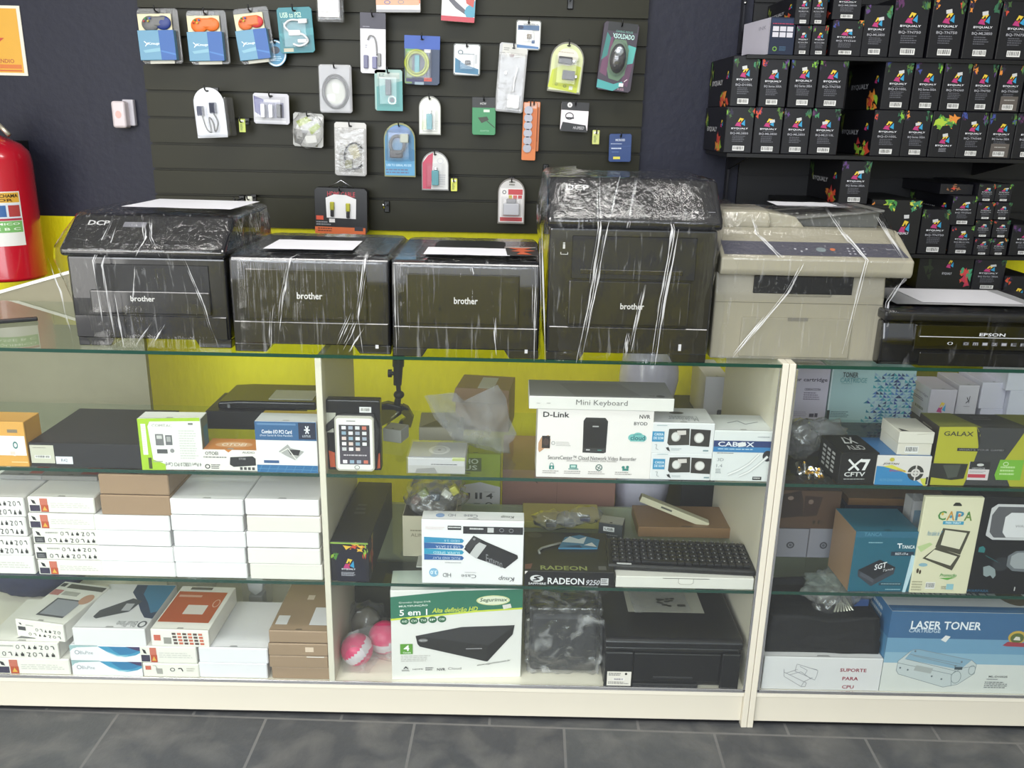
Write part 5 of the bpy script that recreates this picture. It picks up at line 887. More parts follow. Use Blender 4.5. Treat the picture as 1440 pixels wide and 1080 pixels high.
xc, w, h = size(1378, 1413, 575, YBk+.05, ZB)
carton('toner_carton', 'lavender white carton at the bottom of the back stack behind the yellow-green box', 'box', w, .14, h, (xc, YBk+.05, ZB), col='#c4c0d4')
xc, w, h2 = size(1379, 1414, 538, YBk+.05, ZB+h)
carton('toner_carton', 'lavender white carton lying on its twin behind the yellow-green box', 'box', w, .14, h2, (xc, YBk+.05, ZB+h), .02, col='#cac6d8')
xc, w, h = size(1417, 1470, 550, YBk+.03, ZB)
carton('toner_carton', 'bluish white carton at the back cut off by the photo edge, lower one', 'box', w, .14, h, (xc, YBk+.03, ZB), col='#c8c8da')
xc, w, h2 = size(1417, 1470, 522, YBk+.03, ZB+h)
carton('toner_carton', 'bluish white carton at the back cut off by the photo edge, upper one', 'box', w, .14, h2, (xc, YBk+.03, ZB+h), col='#cdcddd')
# top shelf
YG = YF+.012
q = size(1316, 1470, 603, YG, ZS1)
carton('graphics_box', 'large yellow and charcoal graphics card carton with green badge', 'box', q[1], .1, q[2], (q[0], YG+.006, ZS1), .0, col='#3c3d40', faces={'L': '#2c2420'},
   art={'F': ((945, 455, 1560, 785), [('p', [(945, 455), (1150, 450), (1178, 490), (1180, 590), (1160, 700), (1135, 785), (945, 785)], '#b2b020'), ('p', [(1430, 455), (1560, 455), (1560, 785), (1400, 785), (1345, 690), (1338, 640), (1400, 520)], '#aeae20'), ('p', [(1150, 452), (1168, 480), (1180, 470), (1176, 500), (1190, 540), (1180, 560)], '#2e2f30'),
     ('t', 975, 478, 1140, 504, 'GALAX', '#3a3c30', 'b'), ('r', 1064, 570, 1336, 588, '#2c2c30'), ('t', 1074, 573, 1326, 585, 'WHAT\'S YOUR GAME?', '#8a8c90'), ('p', [(930, 660), (1140, 660), (1130, 745), (1060, 755), (935, 740)], '#2a2c28'), ('p', [(1000, 670), (1100, 665), (1090, 735), (1040, 745)], '#4a5048'),
     ('r', 1148, 646, 1266, 752, '#d4ccd0'), ('r', 1150, 646, 1266, 690, '#2a2a2e'), ('t', 1166, 680, 1240, 688, 'GEFORCE', '#c8c8cc'), ('r', 1150, 718, 1250, 738, '#c8384c'), ('n', 1156, 698, 1254, 712, 2, '#9a9498'), ('e', 1210, 664, 20, 8, '#c8c8c8'), ('p', [(1316, 632), (1450, 632), (1450, 748), (1312, 748), (1300, 720)], '#72b82c'), ('n', 1326, 668, 1408, 726, 3, '#b8dc90'), ('o', 1352, 656, 16, 12, 4, '#c8e4a8')]),
        'L': ((0, 0, 100, 330), [('n', 20, 30, 70, 100, 4, '#8a8478')]), 'T': ((0, 0, 600, 100), [('p', [(0, 0), (170, 0), (230, 100), (0, 100)], '#7e8030'), ('p', [(420, 0), (600, 0), (600, 100), (500, 100)], '#7c8034'), ('t', 40, 30, 160, 60, 'GALAX', '#7a8028'), ('n', 250, 20, 380, 50, 2, '#6a6a6c')])})
xc, w, h = size(1180, 1235, 637, YG, ZS1)
carton('camera_box', 'black carton with large white letters and number on its front', 'box', w, .12, h, (xc, YG+.001, ZS1), .06, col='#18181a',
   art={'F': ((398, 590, 622, 770), [('l', [(446, 628), (512, 690)], 12, '#e8e8e8'), ('l', [(524, 626), (452, 690)], 12, '#e8e8e8'), ('p', [(514, 626), (572, 626), (548, 690), (530, 690), (548, 644), (516, 642)], '#e8e8e8'), ('t', 430, 700, 552, 726, 'CFTV', '#dcdcdc', 'b'), ('n', 430, 738, 552, 746, 1, '#b8b8b8')]),
        'T': ((0, 0, 100, 100), [('t', 36, 14, 74, 50, 'X7', '#c8c8c8', 'bu'), ('t', 30, 60, 76, 84, 'CFTV', '#b4b4b4', 'bu')]), 'L': ((0, 0, 100, 100), [('r', 18+j*22, 16+i*14, 32+j*22, 24+i*14, '#b8b8b8') for i in range(5) for j in range(3)])})
o, (xj, wj, hj, zj) = cbox('lamp_box', 'blue and white carton with round fan-like picture under a white lidded carton', 'box', 1232, 1308, 641, YG, ZS1, .12, col='#ded8d4', faces={'T': '#2f6fae'},
   art={'F': ((605, 612, 912, 780), [('p', [(605, 672), (690, 678), (790, 716), (888, 780), (605, 780)], '#2f86c4'), ('p', [(690, 664), (780, 700), (770, 706), (640, 674)], '#d8d23c'), ('p', [(860, 740), (905, 735), (900, 780), (885, 780)], '#cfd03c'), ('r', 895, 730, 906, 772, '#2a2a2c'), ('o', 830, 708, 46, 44, 20, '#3a3836'), ('e', 830, 708, 16, 15, '#8a8482'), ('l', [(784, 708), (876, 708)], 8, '#d8d0cc'), ('l', [(830, 664), (830, 752)], 8, '#d8d0cc'), ('e', 830, 708, 9, 9, '#d8d4d0'),
     ('e', 686, 634, 14, 11, '#c8b82c'), ('t', 638, 652, 726, 666, 'JORTAN', '#5a5046', 'bi'), ('t', 680, 690, 770, 702, 'Bullet', '#c03a5a', 'i'), ('t', 628, 744, 760, 760, 'ALTA QUALIDADE', '#5fa4d0', 'bi')])})
xc, w, h = size(1262, 1311, 625, YG+.005, zj)
b = thing('lidded_box', 'small white lidded carton with black triangle, on the blue and white carton', 'box', (xc, YG+.006, zj), (0, 0, .0))
ht_ = Z(1285, 609, YG)-zj
m_ = B(); m_.box(-w/2+.001, w/2-.001, .001, .1, 0, ht_*.5, P('#d9d4c6'), .001, 1); m_.art((-w/2, .001, 0), XU, ZU, w, ht_, (735, 480, 925, 610), [('bar', 778, 560, 850, 598)]); m_.build('carton_base', b)
m_ = B(); m_.box(-w/2, w/2, 0, .101, ht_*.5+.0006, ht_, P('#dedacd'), .001, 1); m_.art((-w/2, 0, ht_*.5), XU, ZU, w, ht_*.5, (735, 480, 925, 545), [('l', [(830, 492), (924, 484)], 2, '#a8a494')]); m_.art((-w/2, 0, ht_), XU, YU, w, .101, (0, 0, 100, 100), [('p', [(8, 94), (30, 94), (8, 74)], '#3a3836')]); m_.build('carton_lid', b)
# bag of plugs
q = at(1135, 625, 2.0); b = B(); t = thing('connector_bag', 'clear bag of shiny metal connectors beside the counter joint', 'plastic bag', (q.x, 2.0, ZS1))
b.ball((0, .05, .05), .06, BAG, (.75, .7, .85), 4, lambda p: 1+.3*noise.noise(p*2.6)+.1*noise.noise(p*8)); b.ball((.07, .12, .045), .045, MILK, (1.5, .7, .8), 4, lambda p: 1+.3*noise.noise(p*3.1)+.1*noise.noise(p*9)); b.build('bag_skin', t)
rr = random.Random(2)
for i in range(12):
    px_, py_ = rr.uniform(1122, 1152), rr.uniform(655, 678); v = at(px_, py_, 1.935); v.z = max(v.z, ZS1+.009)
    b = B(); d = Vector((rr.uniform(-1, 1), rr.uniform(-1, .2), rr.uniform(-.5, .5))).normalized()*.01; c0 = v-t.location; b.cyl(c0-d, c0+d, .007, CHROME, .005, 10); b.cyl(c0+d, c0+d*1.6, .0035, M('#caa24a', .3, 1), None, 8); b.build('connector', t)
# middle shelf
YM = YF+.012
z0 = ZS2
for i, (a, c) in enumerate(((1089, 1136), (1137, 1181))):
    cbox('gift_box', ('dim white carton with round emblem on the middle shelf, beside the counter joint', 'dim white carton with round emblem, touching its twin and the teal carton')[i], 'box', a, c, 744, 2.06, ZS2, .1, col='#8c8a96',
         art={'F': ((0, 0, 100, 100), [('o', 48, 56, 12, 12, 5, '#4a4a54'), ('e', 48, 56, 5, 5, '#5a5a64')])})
zg = Z(1136, 744, 2.06)
cbox('camera_carton', 'brown carton with dark camera pictures on top of the dim white cartons', 'box', 1093, 1181, 690, 2.062, zg, .1, col='#58402f',
     art={'F': ((65, 60, 400, 285), [('p', [(65, 90), (180, 60), (200, 120), (205, 210), (80, 225), (65, 210)], '#33241f'), ('p', [(205, 90), (300, 95), (280, 205), (205, 215)], '#3a2822'), ('e', 130, 105, 16, 12, '#8a7468'), ('e', 240, 125, 14, 14, '#7a6458'), ('r', 262, 235, 276, 255, '#3a2c22'), ('r', 290, 232, 300, 255, '#3a2c22'), ('o', 315, 246, 10, 12, 3, '#3a2c22')])})
xc, w, h = size(1183, 1277, 711, 2.12, ZS2)
carton('navy_carton', 'dark navy carton standing in shade behind the teal carton', 'box', w, .12, h, (xc+.0, 2.12, ZS2), col='#141838')
carton('brown_carton', 'brown carton with printed lines resting on the navy carton', 'box', w*1.5, .13, .02, (xc+w*.3, 2.12, ZS2+h), col='#7a5632')
carton('brown_carton', 'brown carton standing behind the tablet case pack', 'box', w*.6, .12, h*.99, (xc+w*.82, 2.13, ZS2), col='#6c4c30')
xc, w, h = size(1198, 1290, 748, YM, ZS2)
carton('power_supply_box', 'teal carton with brown side picturing a black box', 'box', w, .13, h, (xc, YM+.002, ZS2), .03, col='#1c627a', faces={'L': '#9c7c5c'},
   art={'F': ((440, 295, 840, 655), [('r', 440, 295, 840, 330, '#2b6a88'), ('t', 490, 300, 600, 322, 'TANCA', '#4a88a4', 'b'), ('n', 524, 356, 610, 366, 1, '#8abccc'), ('t', 732, 374, 814, 394, 'TANCA', '#e8f0f4', 'b'), ('l', [(702, 366), (732, 366)], 6, '#e8f0f4'), ('l', [(716, 366), (720, 392)], 6, '#e8f0f4'), ('r', 672, 412, 812, 436, '#26364a'), ('t', 698, 418, 778, 431, 'SGT-17-e', '#dfe8f0', 'b'),
       ('p', [(484, 522), (610, 460), (714, 505), (708, 545), (578, 620), (488, 560)], '#3c404a'), ('p', [(484, 522), (610, 460), (714, 505), (586, 580)], '#23252c'), ('p', [(500, 532), (560, 560), (590, 578), (590, 600), (500, 556)], '#4c505c'), ('t', 584, 490, 656, 524, 'SGT', '#e8e8ec', 'b', -18), ('t', 634, 518, 700, 534, 'Tanca', '#d0d0d4', 'i', -14), ('r', 626, 598, 766, 614, '#2a4454'), ('n', 640, 602, 760, 611, 1, '#8ab0bc'), ('n', 672, 636, 766, 644, 1, '#a8d4e0'), ('p', [(800, 430), (836, 440), (800, 655), (780, 655)], '#b8d8e4')])})
# hanging-type pack "CAPA" leaning
Yc = YF+.012
cbox('white_carton', 'white carton with small blue print wedged behind the tablet case pack', 'box', 1277, 1300, 705, Yc+.1, ZS2, .05, col='#b8b8bc', art={'F': ((0, 0, 100, 100), [('r', 10, 12, 60, 40, '#3a7a9c')])})
xc, w, h = size(1290, 1372, 699, Yc, ZS2)
t = thing('case_pack', 'cream tablet case pack with rainbow lettering and hanging hole', 'pack', (xc, Yc, ZS2), (0, 0, 0))
fr = (800, 110, 1190, 640)
b = B(); b.box(-w/2, w/2, .0, .012, 0, h, P('#ddd9b6'), .002, 2)
b.art((-w/2, 0, 0), XU, ZU, w, h, fr, [('p', [(990, 150), (1002, 138), (1030, 138), (1046, 150), (1046, 156), (990, 156)], '#2a2a24')]
  +[('t', 902+i*58, 184, 956+i*58, 234, c, k, 'b') for i, (c, k) in enumerate((('C', '#3f8a3c'), ('A', '#c8923c'), ('P', '#3a8ab0'), ('A', '#6a8a3c')))]+[('e', 930, 200, 8, 8, '#d8b43c'), ('e', 988, 214, 8, 8, '#3a9ac0'), ('e', 1042, 206, 8, 8, '#d8743c'), ('e', 1100, 196, 8, 8, '#3a8a4a'),
     ('r', 942, 238, 1080, 256, '#3a9cc4'), ('t', 960, 241, 1062, 252, 'PARA TABLET', '#d8eef4', 'b'), ('p', [(950, 276), (1134, 290), (1096, 420), (920, 380)], '#4a4838'), ('p', [(966, 286), (1114, 300), (1084, 390), (954, 368)], '#dcd8bc'), ('p', [(930, 380), (1100, 424), (1060, 508), (848, 444)], '#4a4838'), ('p', [(918, 394), (1078, 430), (1044, 482), (868, 440)], '#dcd8bc'),
     ('t', 850, 292, 946, 318, 'Para tablet de 7"', '#4a90b8', 'i'), ('e', 860, 480, 30, 10, '#8ab4c4'), ('p', [(800, 380), (880, 356), (900, 366), (830, 410)], '#b8cc8c'), ('e', 830, 514, 8, 14, '#4a3a2c'), ('e', 848, 520, 7, 12, '#4a3a2c'), ('t', 984, 526, 1096, 548, 'Promoção', '#3c9a3c', 'bi'), ('p', [(984, 552), (1096, 546), (1040, 562)], '#5aac3c'), ('bar', 900, 576, 964, 614), ('n', 806, 570, 880, 630, 4, '#b0ac8c'), ('r', 1042, 584, 1090, 616, '#8cc0cc'), ('t', 1008, 596, 1040, 614, 'SOS', '#5a5a54')])
b.build('card', t); b = B(); b.box(-w*.48, w*.52, .013, .07, 0, h*.92, BLIS, .004, 2); b.build('clear_tray', t)
q = size(1372, 1470, 700, YM, ZS2)
carton('headset_box', 'black carton picturing a white virtual reality headset, cut off at the photo edge', 'box', q[1], .12, q[2], (q[0], YM+.003, ZS2), 0, col='#15171c', faces={'L': '#30323c'},
   art={'F': ((1160, 95, 1560, 675), [('p', [(1212, 160), (1245, 135), (1560, 135), (1560, 345), (1250, 345), (1208, 320)], '#c8c8cc'), ('p', [(1222, 200), (1250, 150), (1560, 150), (1560, 332), (1255, 332), (1226, 300)], '#5c5c62'), ('p', [(1300, 210), (1330, 184), (1560, 184), (1560, 332), (1325, 330), (1300, 300)], '#d8d8dc'), ('t', 1366, 254, 1500, 270, 'WARPARK', '#8a8a90'), ('p', [(1184, 420), (1184, 392), (1206, 384), (1222, 400), (1220, 424)], '#2a7a7c'),
       ('p', [(1230, 510), (1262, 500), (1300, 520), (1312, 560), (1300, 580), (1280, 560), (1260, 570), (1240, 560)], '#8a989c'), ('e', 1330, 490, 50, 42, '#2c3036'), ('p', [(1360, 440), (1400, 410), (1560, 400), (1560, 540), (1400, 530), (1362, 500)], '#6a7076'), ('p', [(1380, 440), (1412, 420), (1560, 415), (1560, 520), (1410, 515), (1380, 490)], '#9aa0a4'), ('l', [(1230, 440), (1310, 480)], 3, '#2a6a70'), ('t', 1160, 648, 1290, 664, 'WARPARK', '#2a6a94'), ('r', 1434, 628, 1440, 652, '#c8c8c8')])})
# bottom deck
YDk = YF+.012
o, (xs, ws, hs, zs) = cbox('stand_box', 'low white carton with line drawing and red lettering', 'box', 1073, 1239, 925, YDk, ZD, .22, col='#dbd9dc',
   art={'F': ((118, 378, 718, 548), [('t', 506, 430, 640, 448, 'SUPORTE', '#a01c3c', 'b'), ('t', 524, 474, 604, 492, 'PARA', '#a01c3c', 'b'), ('t', 528, 518, 588, 536, 'CPU', '#a01c3c', 'b')]
     +[('l', p, 2.2, '#8a8a94') for p in ([(222, 440), (226, 478), (320, 530), (340, 530), (344, 510), (222, 455)], [(284, 412), (278, 450), (330, 470), (384, 494), (392, 470), (394, 444), (284, 412)], [(300, 424), (340, 444), (330, 466)], [(344, 430), (390, 440)], [(250, 470), (310, 452), (366, 490)], [(320, 530), (330, 505), (372, 480)], [(232, 462), (290, 440)])])})
t = thing('black_fabric', 'black padded item slumped on the low white stand carton', 'case', (xs, YDk, zs))
b = B(); bm = bmesh.new(); bmesh.ops.create_cube(bm, size=1); bmesh.ops.subdivide_edges(bm, edges=bm.edges[:], cuts=14, use_grid_fill=True); hh = Z(1150, 850, YDk+.08)-zs
for v in bm.verts:
    p = v.co; top = max(0, p.z+.2); v.co = Vector((p.x*ws*.96*(1-.1*top)+.004*noise.noise(p*6), .02+(p.y+.5)*.2+.004*noise.noise(p*5), max(.0012, (p.z+.5)*hh*(1+.06*noise.noise(p*3+Vector((3, 0, 0))))*(1-.25*max(0, .5-abs(p.x-.05)*1.6)*(p.y < 0)))))
bm.verts.index_update(); b.from_bm(bm, M('#0f1014', .8, 0, .2, .3, 80), True); b.build('padded_body', t)
q = at(1165, 880, 1.96); t = thing('cable_bag', 'crumpled clear bag of silver cable ends on the black padded item', 'plastic bag', (q.x, 1.95, zs+hh*.88))
b = B(); b.ball((.03, .05, .05), .075, MILK, (1.25, .7, .6), 4, lambda p: 1+.35*noise.noise(p*2.7+Vector((7, 0, 0)))+.12*noise.noise(p*8)); b.ball((.0, .02, .0), .05, BAG, (.8, .5, 1), 4, lambda p: 1+.3*noise.noise(p*3+Vector((2, 0, 0)))); b.build('bag_skin', t)
for i in range(7): b = B(); b.tube([(.03, .03, .04), (.005+i*.009, -.0, .0), (-.01+i*.014, -.015, -.035)], .003, M('#a8a89c', .3, .6)); b.build('cable_end', t)
b = B(); b.box(.06, .1, .02, .04, .0, .03, P('#2a4a84'), .003); b.build('blue_clip', t)
q = size(1246, 1480, 862, YDk, ZD)
ZH = q[2]
els = [('r', 735, 150, 1580, 290, '#3a6998'), ('r', 735, 288, 1580, 366, '#6a9cc0'), ('r', 735, 364, 1580, 422, '#88b2cc'), ('r', 735, 420, 1580, 580, '#d4d8d4'), ('t', 842, 198, 1194, 240, 'LASER TONER', '#e8eef4', 'b'), ('t', 836, 238, 994, 258, 'CARTRIDGE', '#b8cce0', 'b'), ('p', [(1004, 294), (1024, 270), (1050, 276), (1030, 306)], '#e4e4e4'), ('r', 1424, 202, 1450, 222, '#e4e8ec')]
LN = '#7f8c92'
els += [('p', [(808, 410), (870, 350), (900, 346), (1180, 398), (1208, 420), (1206, 470), (1130, 530), (1060, 546), (820, 480), (806, 460)], '#c2ccce'), ('p', [(870, 350), (900, 346), (1180, 398), (1130, 450), (840, 400)], '#84abc4')]
els += [('l', p, 2.6, LN) for p in ([(808, 410), (870, 350), (900, 346), (1180, 398), (1208, 420), (1206, 470), (1130, 530), (1060, 546), (820, 480), (806, 460), (808, 410)], [(808, 420), (1090, 476), (1100, 540)], [(850, 400), (1120, 460)], [(880, 380), (1140, 436)], [(1090, 476), (1140, 440), (1200, 430)], [(860, 372), (1130, 420)])]
els += [('p', [(904, 430), (992, 446), (984, 474), (894, 458)], '#a8aeae'), ('o', 1116, 490, 26, 34, 3, LN), ('o', 1190, 450, 18, 26, 3, LN), ('r', 1100, 436, 1140, 450, '#3a4a54')]+[('e', x, y, 5, 5, '#6a7880') for x, y in ((824, 446), (864, 456), (992, 488), (1044, 502), (886, 356), (1130, 408), (1102, 430))]
els += [('t', 1282, 478, 1378, 488, 'ML-D1052S', '#4a4e50', 'b'), ('n', 1274, 494, 1330, 504, 1, '#8a8e90'), ('n', 1268, 510, 1390, 548, 4, '#7a7e80'), ('e', 1384, 272, 46, 34, '#c8a43c'), ('e', 1384, 276, 34, 26, '#5a6a34'), ('p', [(1366, 286), (1376, 268), (1396, 270), (1402, 288)], '#dcd8c8'), ('p', [(1318, 316), (1340, 296), (1440, 302), (1440, 322), (1340, 320)], '#a83a4a')]
carton('laser_toner_box', 'large blue and white laser toner cartridge carton on the deck', 'box', q[1], .17, ZH, (q[0], YDk+.002, ZD), .0, col='#d2d6d2', faces={'L': '#4f93c8', 'T': '#c2c6c8'},
   art={'F': ((738, 150, 1580, 575), els), 'L': ((0, 0, 100, 100), [('r', 0, 0, 100, 33, '#3a78b4'), ('r', 0, 60, 100, 100, '#a8c4d4'), ('n', 30, 8, 80, 24, 2, '#c8d8e8')]), 'T': ((0, 0, 600, 100), [('t', 110, 20, 400, 60, 'LASER TONER', '#5a6078', 'bu'), ('p', [(0, 100), (0, 84), (600, 84), (600, 100)], '#3a6998'), ('e', 480, 50, 50, 30, '#5a5040')])})
# ------------------------------------------------------------------ goods hanging on the slat wall
YH = 2.775
HOOKM = M('#0c0c0e', .3)
def hook(x, z, Yi, what, tip=.012):
    b = B(); yw = YW-.022; b.box(x-.009, x+.009, yw-.004, yw-.0002, z-.006, z+.014, HOOKM, .001, 1)
    b.tube([(x, yw-.003, z+.004), (x, Yi-.012, z+.002), (x, Yi-.02, z+.006), (x, Yi-.023, z+.006+tip)], .0022, HOOKM, 6)
    tag(b.build('display_hook'), 'black wire hook in the slat wall holding the '+what, 'hook')
def outline(kind, w, h, n=14):
    if kind == 'arch':
        r = w/2; return [(-w/2, -h/2), (w/2, -h/2)]+[(r*math.cos(math.pi*i/n), h/2-r+r*math.sin(math.pi*i/n)) for i in range(n+1)]
    if kind == 'round': return [(w/2*math.cos(2*math.pi*i/28), h/2*math.sin(2*math.pi*i/28)) for i in range(28)]
    c = min(w, h)*.06; return [(-w/2+c, -h/2), (w/2-c, -h/2), (w/2, -h/2+c), (w/2, h/2-c), (w/2-c, h/2), (-w/2+c, h/2), (-w/2, h/2-c), (-w/2, -h/2+c)]
def hang(name, label, short, x0, y0, x1, y1, tilt=0, kind='rect', col='#e8e8e8', fr=None, els=(), th=.002, shell=None, Y=YH, parts=None, cat='pack', hk=True, hx=0, yaw=0, border=None, holes=True):
    a = at((x0+x1)/2, (y0+y1)/2, Y); wl = (at(x1, (y0+y1)/2, Y)-at(x0, (y0+y1)/2, Y)).x; hl = at((x0+x1)/2, y0, Y).z-at((x0+x1)/2, y1, Y).z
    tl = math.radians(tilt); c, s = math.cos(abs(tl)), math.sin(abs(tl))
    w = max(.4*wl, (wl*c-hl*s)/(c*c-s*s)); h = max(.4*hl, (hl*c-wl*s)/(c*c-s*s))
    t = thing(name, label, cat, tuple(a), (0, tl, yaw))
    b = B(); b.prism(outline(kind, w, h), 0, th, P(border or col) if not isinstance(col, bpy.types.Material) else col, 'y', min(.0008, th*.3), 1)
    if border: k = .93; b.prism([(p*k, q*k) for p, q in outline(kind, w, h)], -.0006, .0, P(col), 'y')
    f = fr or (0, 0, 100, 100); els = list(els)
    if holes: b.art((-w/2, -.0007, -h/2), XU, ZU, w, h, (0, 0, 100, 100*h/w), [('e', 50+hx, 100*h/w*.06+2, 6, 2.6, '#15151a')])
    b.art((-w/2, -.0008 if border else -.0002, -h/2), XU, ZU, w, h, f, els); b.build('card', t)
    if shell:
        u0, v0, u1, v1, dp = shell; X0, X1 = -w/2+w*u0, -w/2+w*u1; Z0, Z1 = h/2-h*v1, h/2-h*v0; i_ = min(X1-X0, Z1-Z0)*.12
        b = B(); o1 = [(X0, Z0), (X1, Z0), (X1, Z1), (X0, Z1)]; o2 = [(X0+i_, Z0+i_), (X1-i_, Z0+i_), (X1-i_, Z1-i_), (X0+i_, Z1-i_)]
        vs = [(p, -.0012, q) for p, q in o1]+[(p, -dp, q) for p, q in o2]; b.add(vs, [(0, 1, 5, 4), (1, 2, 6, 5), (2, 3, 7, 6), (3, 0, 4, 7), (4, 5, 6, 7)], BLIS); b.build('blister', t)
    if parts:
        for nm, fn in parts: b = B(); fn(b, w, h); b.build(nm, t)
    if hk:
        tp = t.location+Matrix.Rotation(tl, 3, 'Y')@Vector((hx/100*w, 0, h/2-.012)); hook(tp.x, tp.z, Y, short)
    return t, w, h
def loopc(m, r, cx, cz, rx, rz, y=-.006, a0=0, a1=6.283, closed=True, turns=1):
    def f(b, w, h):
        n = 26*turns; pts = [(cx*w+rx*w*math.cos(a0+(a1-a0)*turns*i/n), y-.002*math.sin(i), cz*h+rz*h*math.sin(a0+(a1-a0)*turns*i/n)) for i in range(n+(0 if closed else 1))]; b.tube(pts, r, m, 6, closed)
    return f
def wire(m, r, pts, y=-.006):
    def f(b, w, h):
        P_ = [Vector((p*w, y, q*h)) for p, q in pts]; out = []
        for i in range(len(P_)-1):
            p0, p1, p2, p3 = P_[max(0, i-1)], P_[i], P_[i+1], P_[min(len(P_)-1, i+2)]
            for k in range(6):
                s = k/6; out.append(.5*((2*p1)+(p2-p0)*s+(2*p0-5*p1+4*p2-p3)*s*s+(3*p1-p0-3*p2+p3)*s**3))
        out.append(P_[-1]); b.tube(out, r, m, 6)
    return f
def blk(m, x0, x1, z0, z1, dp=.01, bev=.002):
    return lambda b, w, h: b.box(x0*w, x1*w, -dp, -.001, z0*h, z1*h, m, bev, 2)
GY, BKK, TEAL, WHT = M('#8a8a8c', .4), M('#1a1a1e', .35), M('#2a8a94', .35), M('#dcdcde', .35)
# game controller packs
for i, (x0, y0, x1, y1, tl, c1, c2, hl) in enumerate(((195, 11, 255, 91, -2, '#6a6a6a', '#2a3a7c', 'grey and navy controller'), (264, 14, 322, 92, -2, '#e0702a', '#e0702a', 'bright orange controller'), (329, 8, 387, 92, -7, '#d8703a', '#c83a3a', 'orange controller with red edge'))):
    hang('controller_pack', 'hanging pack with blue carton sleeve and '+hl, hl+' pack', x0, y0, x1, y1, tl, 'rect', BLIS, (50, 30, 285, 345), [], .002, None, YH,
     [('sleeve', lambda b, w, h: (b.box(-w*.48, w*.4, -.02, 0, -h*.44, h*.1, P('#5b95b8'), .001, 1), b.art((-w*.48, -.02, -h*.44), XU, ZU, w*.88, h*.54, (0, 0, 190, 165), [('p', [(110, 0), (190, 0), (190, 165), (112, 165)], '#1f5cb0'), ('t', 44, 66, 108, 84, 'Knup', '#e8f0f4', 'bi'), ('l', [(30, 60), (44, 74), (34, 88)], 4, '#e8f0f4'), ('p', [(20, 110), (110, 96), (110, 116), (30, 124)], '#7ab0c8'), ('p', [(114, 110), (190, 130), (190, 140), (114, 118)], '#3a7ac8')]))),
      ('backing_card', lambda b, w, h: b.box(-w*.48, w*.34, -.006, -.003, h*.0, h*.4, P('#ddd2a8'), .001, 1)),
      ('price_strip', lambda b, w, h: b.box(-w*.3, w*.3, -.004, -.002, -h*.5, -h*.44, P('#e0dccb'), .0005, 1)),
      ('gamepad', lambda b, w, h, c1=c1, c2=c2: (b.ball((-w*.17, -.01, h*.22), w*.19, M(c1, .45), (1.1, .3, .95), 3), b.ball((w*.14, -.01, h*.235), w*.18, M(c2, .45), (1.1, .3, .9), 3), b.box(-w*.24, w*.22, -.016, -.008, h*.17, h*.35, M(c1, .45), .005), [b.ball((-w*.28+k*w*.05, -.022, h*.26+(k % 2)*h*.05), .003, P(('#c83a3a', '#3a9a4a', '#d8c43a', '#3a5ac8')[k]), (1, 1, 1), 2) for k in range(4)]))], border=None)
hang('adapter_pack', 'teal hanging card with a white double-ended adapter cable', 'teal adapter card', 390, 9, 442, 76, 3*-1, 'rect', '#2a8290', (795, 35, 990, 290), [('t', 812, 62, 930, 92, 'USB to PS2', '#b8d8c8', 'b'), ('r', 815, 262, 870, 282, '#c8c4a8'), ('p', [(795, 180), (990, 150), (990, 190), (820, 210)], '#3a98a4')], .002, (.08, .25, .92, .95, .014), YH,
     [('adapter_cable', wire(WHT, .003, [(.3, .18), (-.1, .22), (-.3, .1), (-.1, -.06), (.2, -.1), (.34, -.25), (.1, -.35), (-.1, -.3)], -.007)), ('usb_plug', blk(WHT, .1, .36, .14, .24)), ('adapter_block', blk(WHT, -.2, .14, -.12, .0)), ('ps2_plug', blk(WHT, .04, .3, -.28, -.2))], yaw=-.0)
hang('round_pack', 'round blue and white disc pack half hidden behind a controller pack', 'round disc pack', 372, 56, 403, 94, 0, 'round', '#3a88b4', (0, 0, 100, 100), [('o', 50, 50, 48, 48, 6, '#d8e4ea'), ('n', 20, 60, 80, 80, 3, '#a8d0e4'), ('e', 50, 38, 20, 14, '#2c3a4c')], .003, None, YH+.012)
hang('bagged_item', 'white boxed item in a clear bag at the top edge of the slat wall', 'bagged white item', 446, -25, 483, 32, 0, 'rect', BLIS, None, [], .002, None, YH, [('white_carton', lambda b, w, h: (b.box(-w*.42, w*.36, -.02, -.002, -h*.38, h*.45, P('#d8d0d0'), .001, 1), b.art((-w*.42, -.02, -h*.38), XU, ZU, w*.78, h*.83, (0, 0, 100, 100), [('n', 10, 66, 90, 70, 1, '#8a8a8c'), ('n', 30, 30, 70, 50, 2, '#a8a0a0'), ('r', 6, 84, 94, 86, '#a09c9c')]))), ('bag', lambda b, w, h: b.box(-w*.5, w*.5, -.024, .0, -h*.5, h*.5, BAG, .006, 2))])
hang('splitter_pack', 'tall white card with black header and a cable splitter with three plugs', 'tall splitter card', 506, 18, 543, 104, 1, 'rect', '#e2e0e8', (1235, 65, 1380, 398), [('r', 1235, 65, 1380, 152, '#3b3848'), ('n', 1250, 138, 1290, 146, 1, '#8a8898'), ('n', 1262, 240, 1276, 260, 2, '#8a8898')], .002, None, YH,
     [('splitter_cable', wire(GY, .0022, [(-.2, .05), (-.12, .12), (.06, .1), (.14, -.02), (.16, -.2)])), ('plug', blk(M('#6a6a88', .4), -.36, -.18, -.42, -.2)), ('plug', blk(M('#77779a', .4), -.02, .16, -.42, -.22)), ('plug', blk(GY, .2, .32, -.38, -.16))])
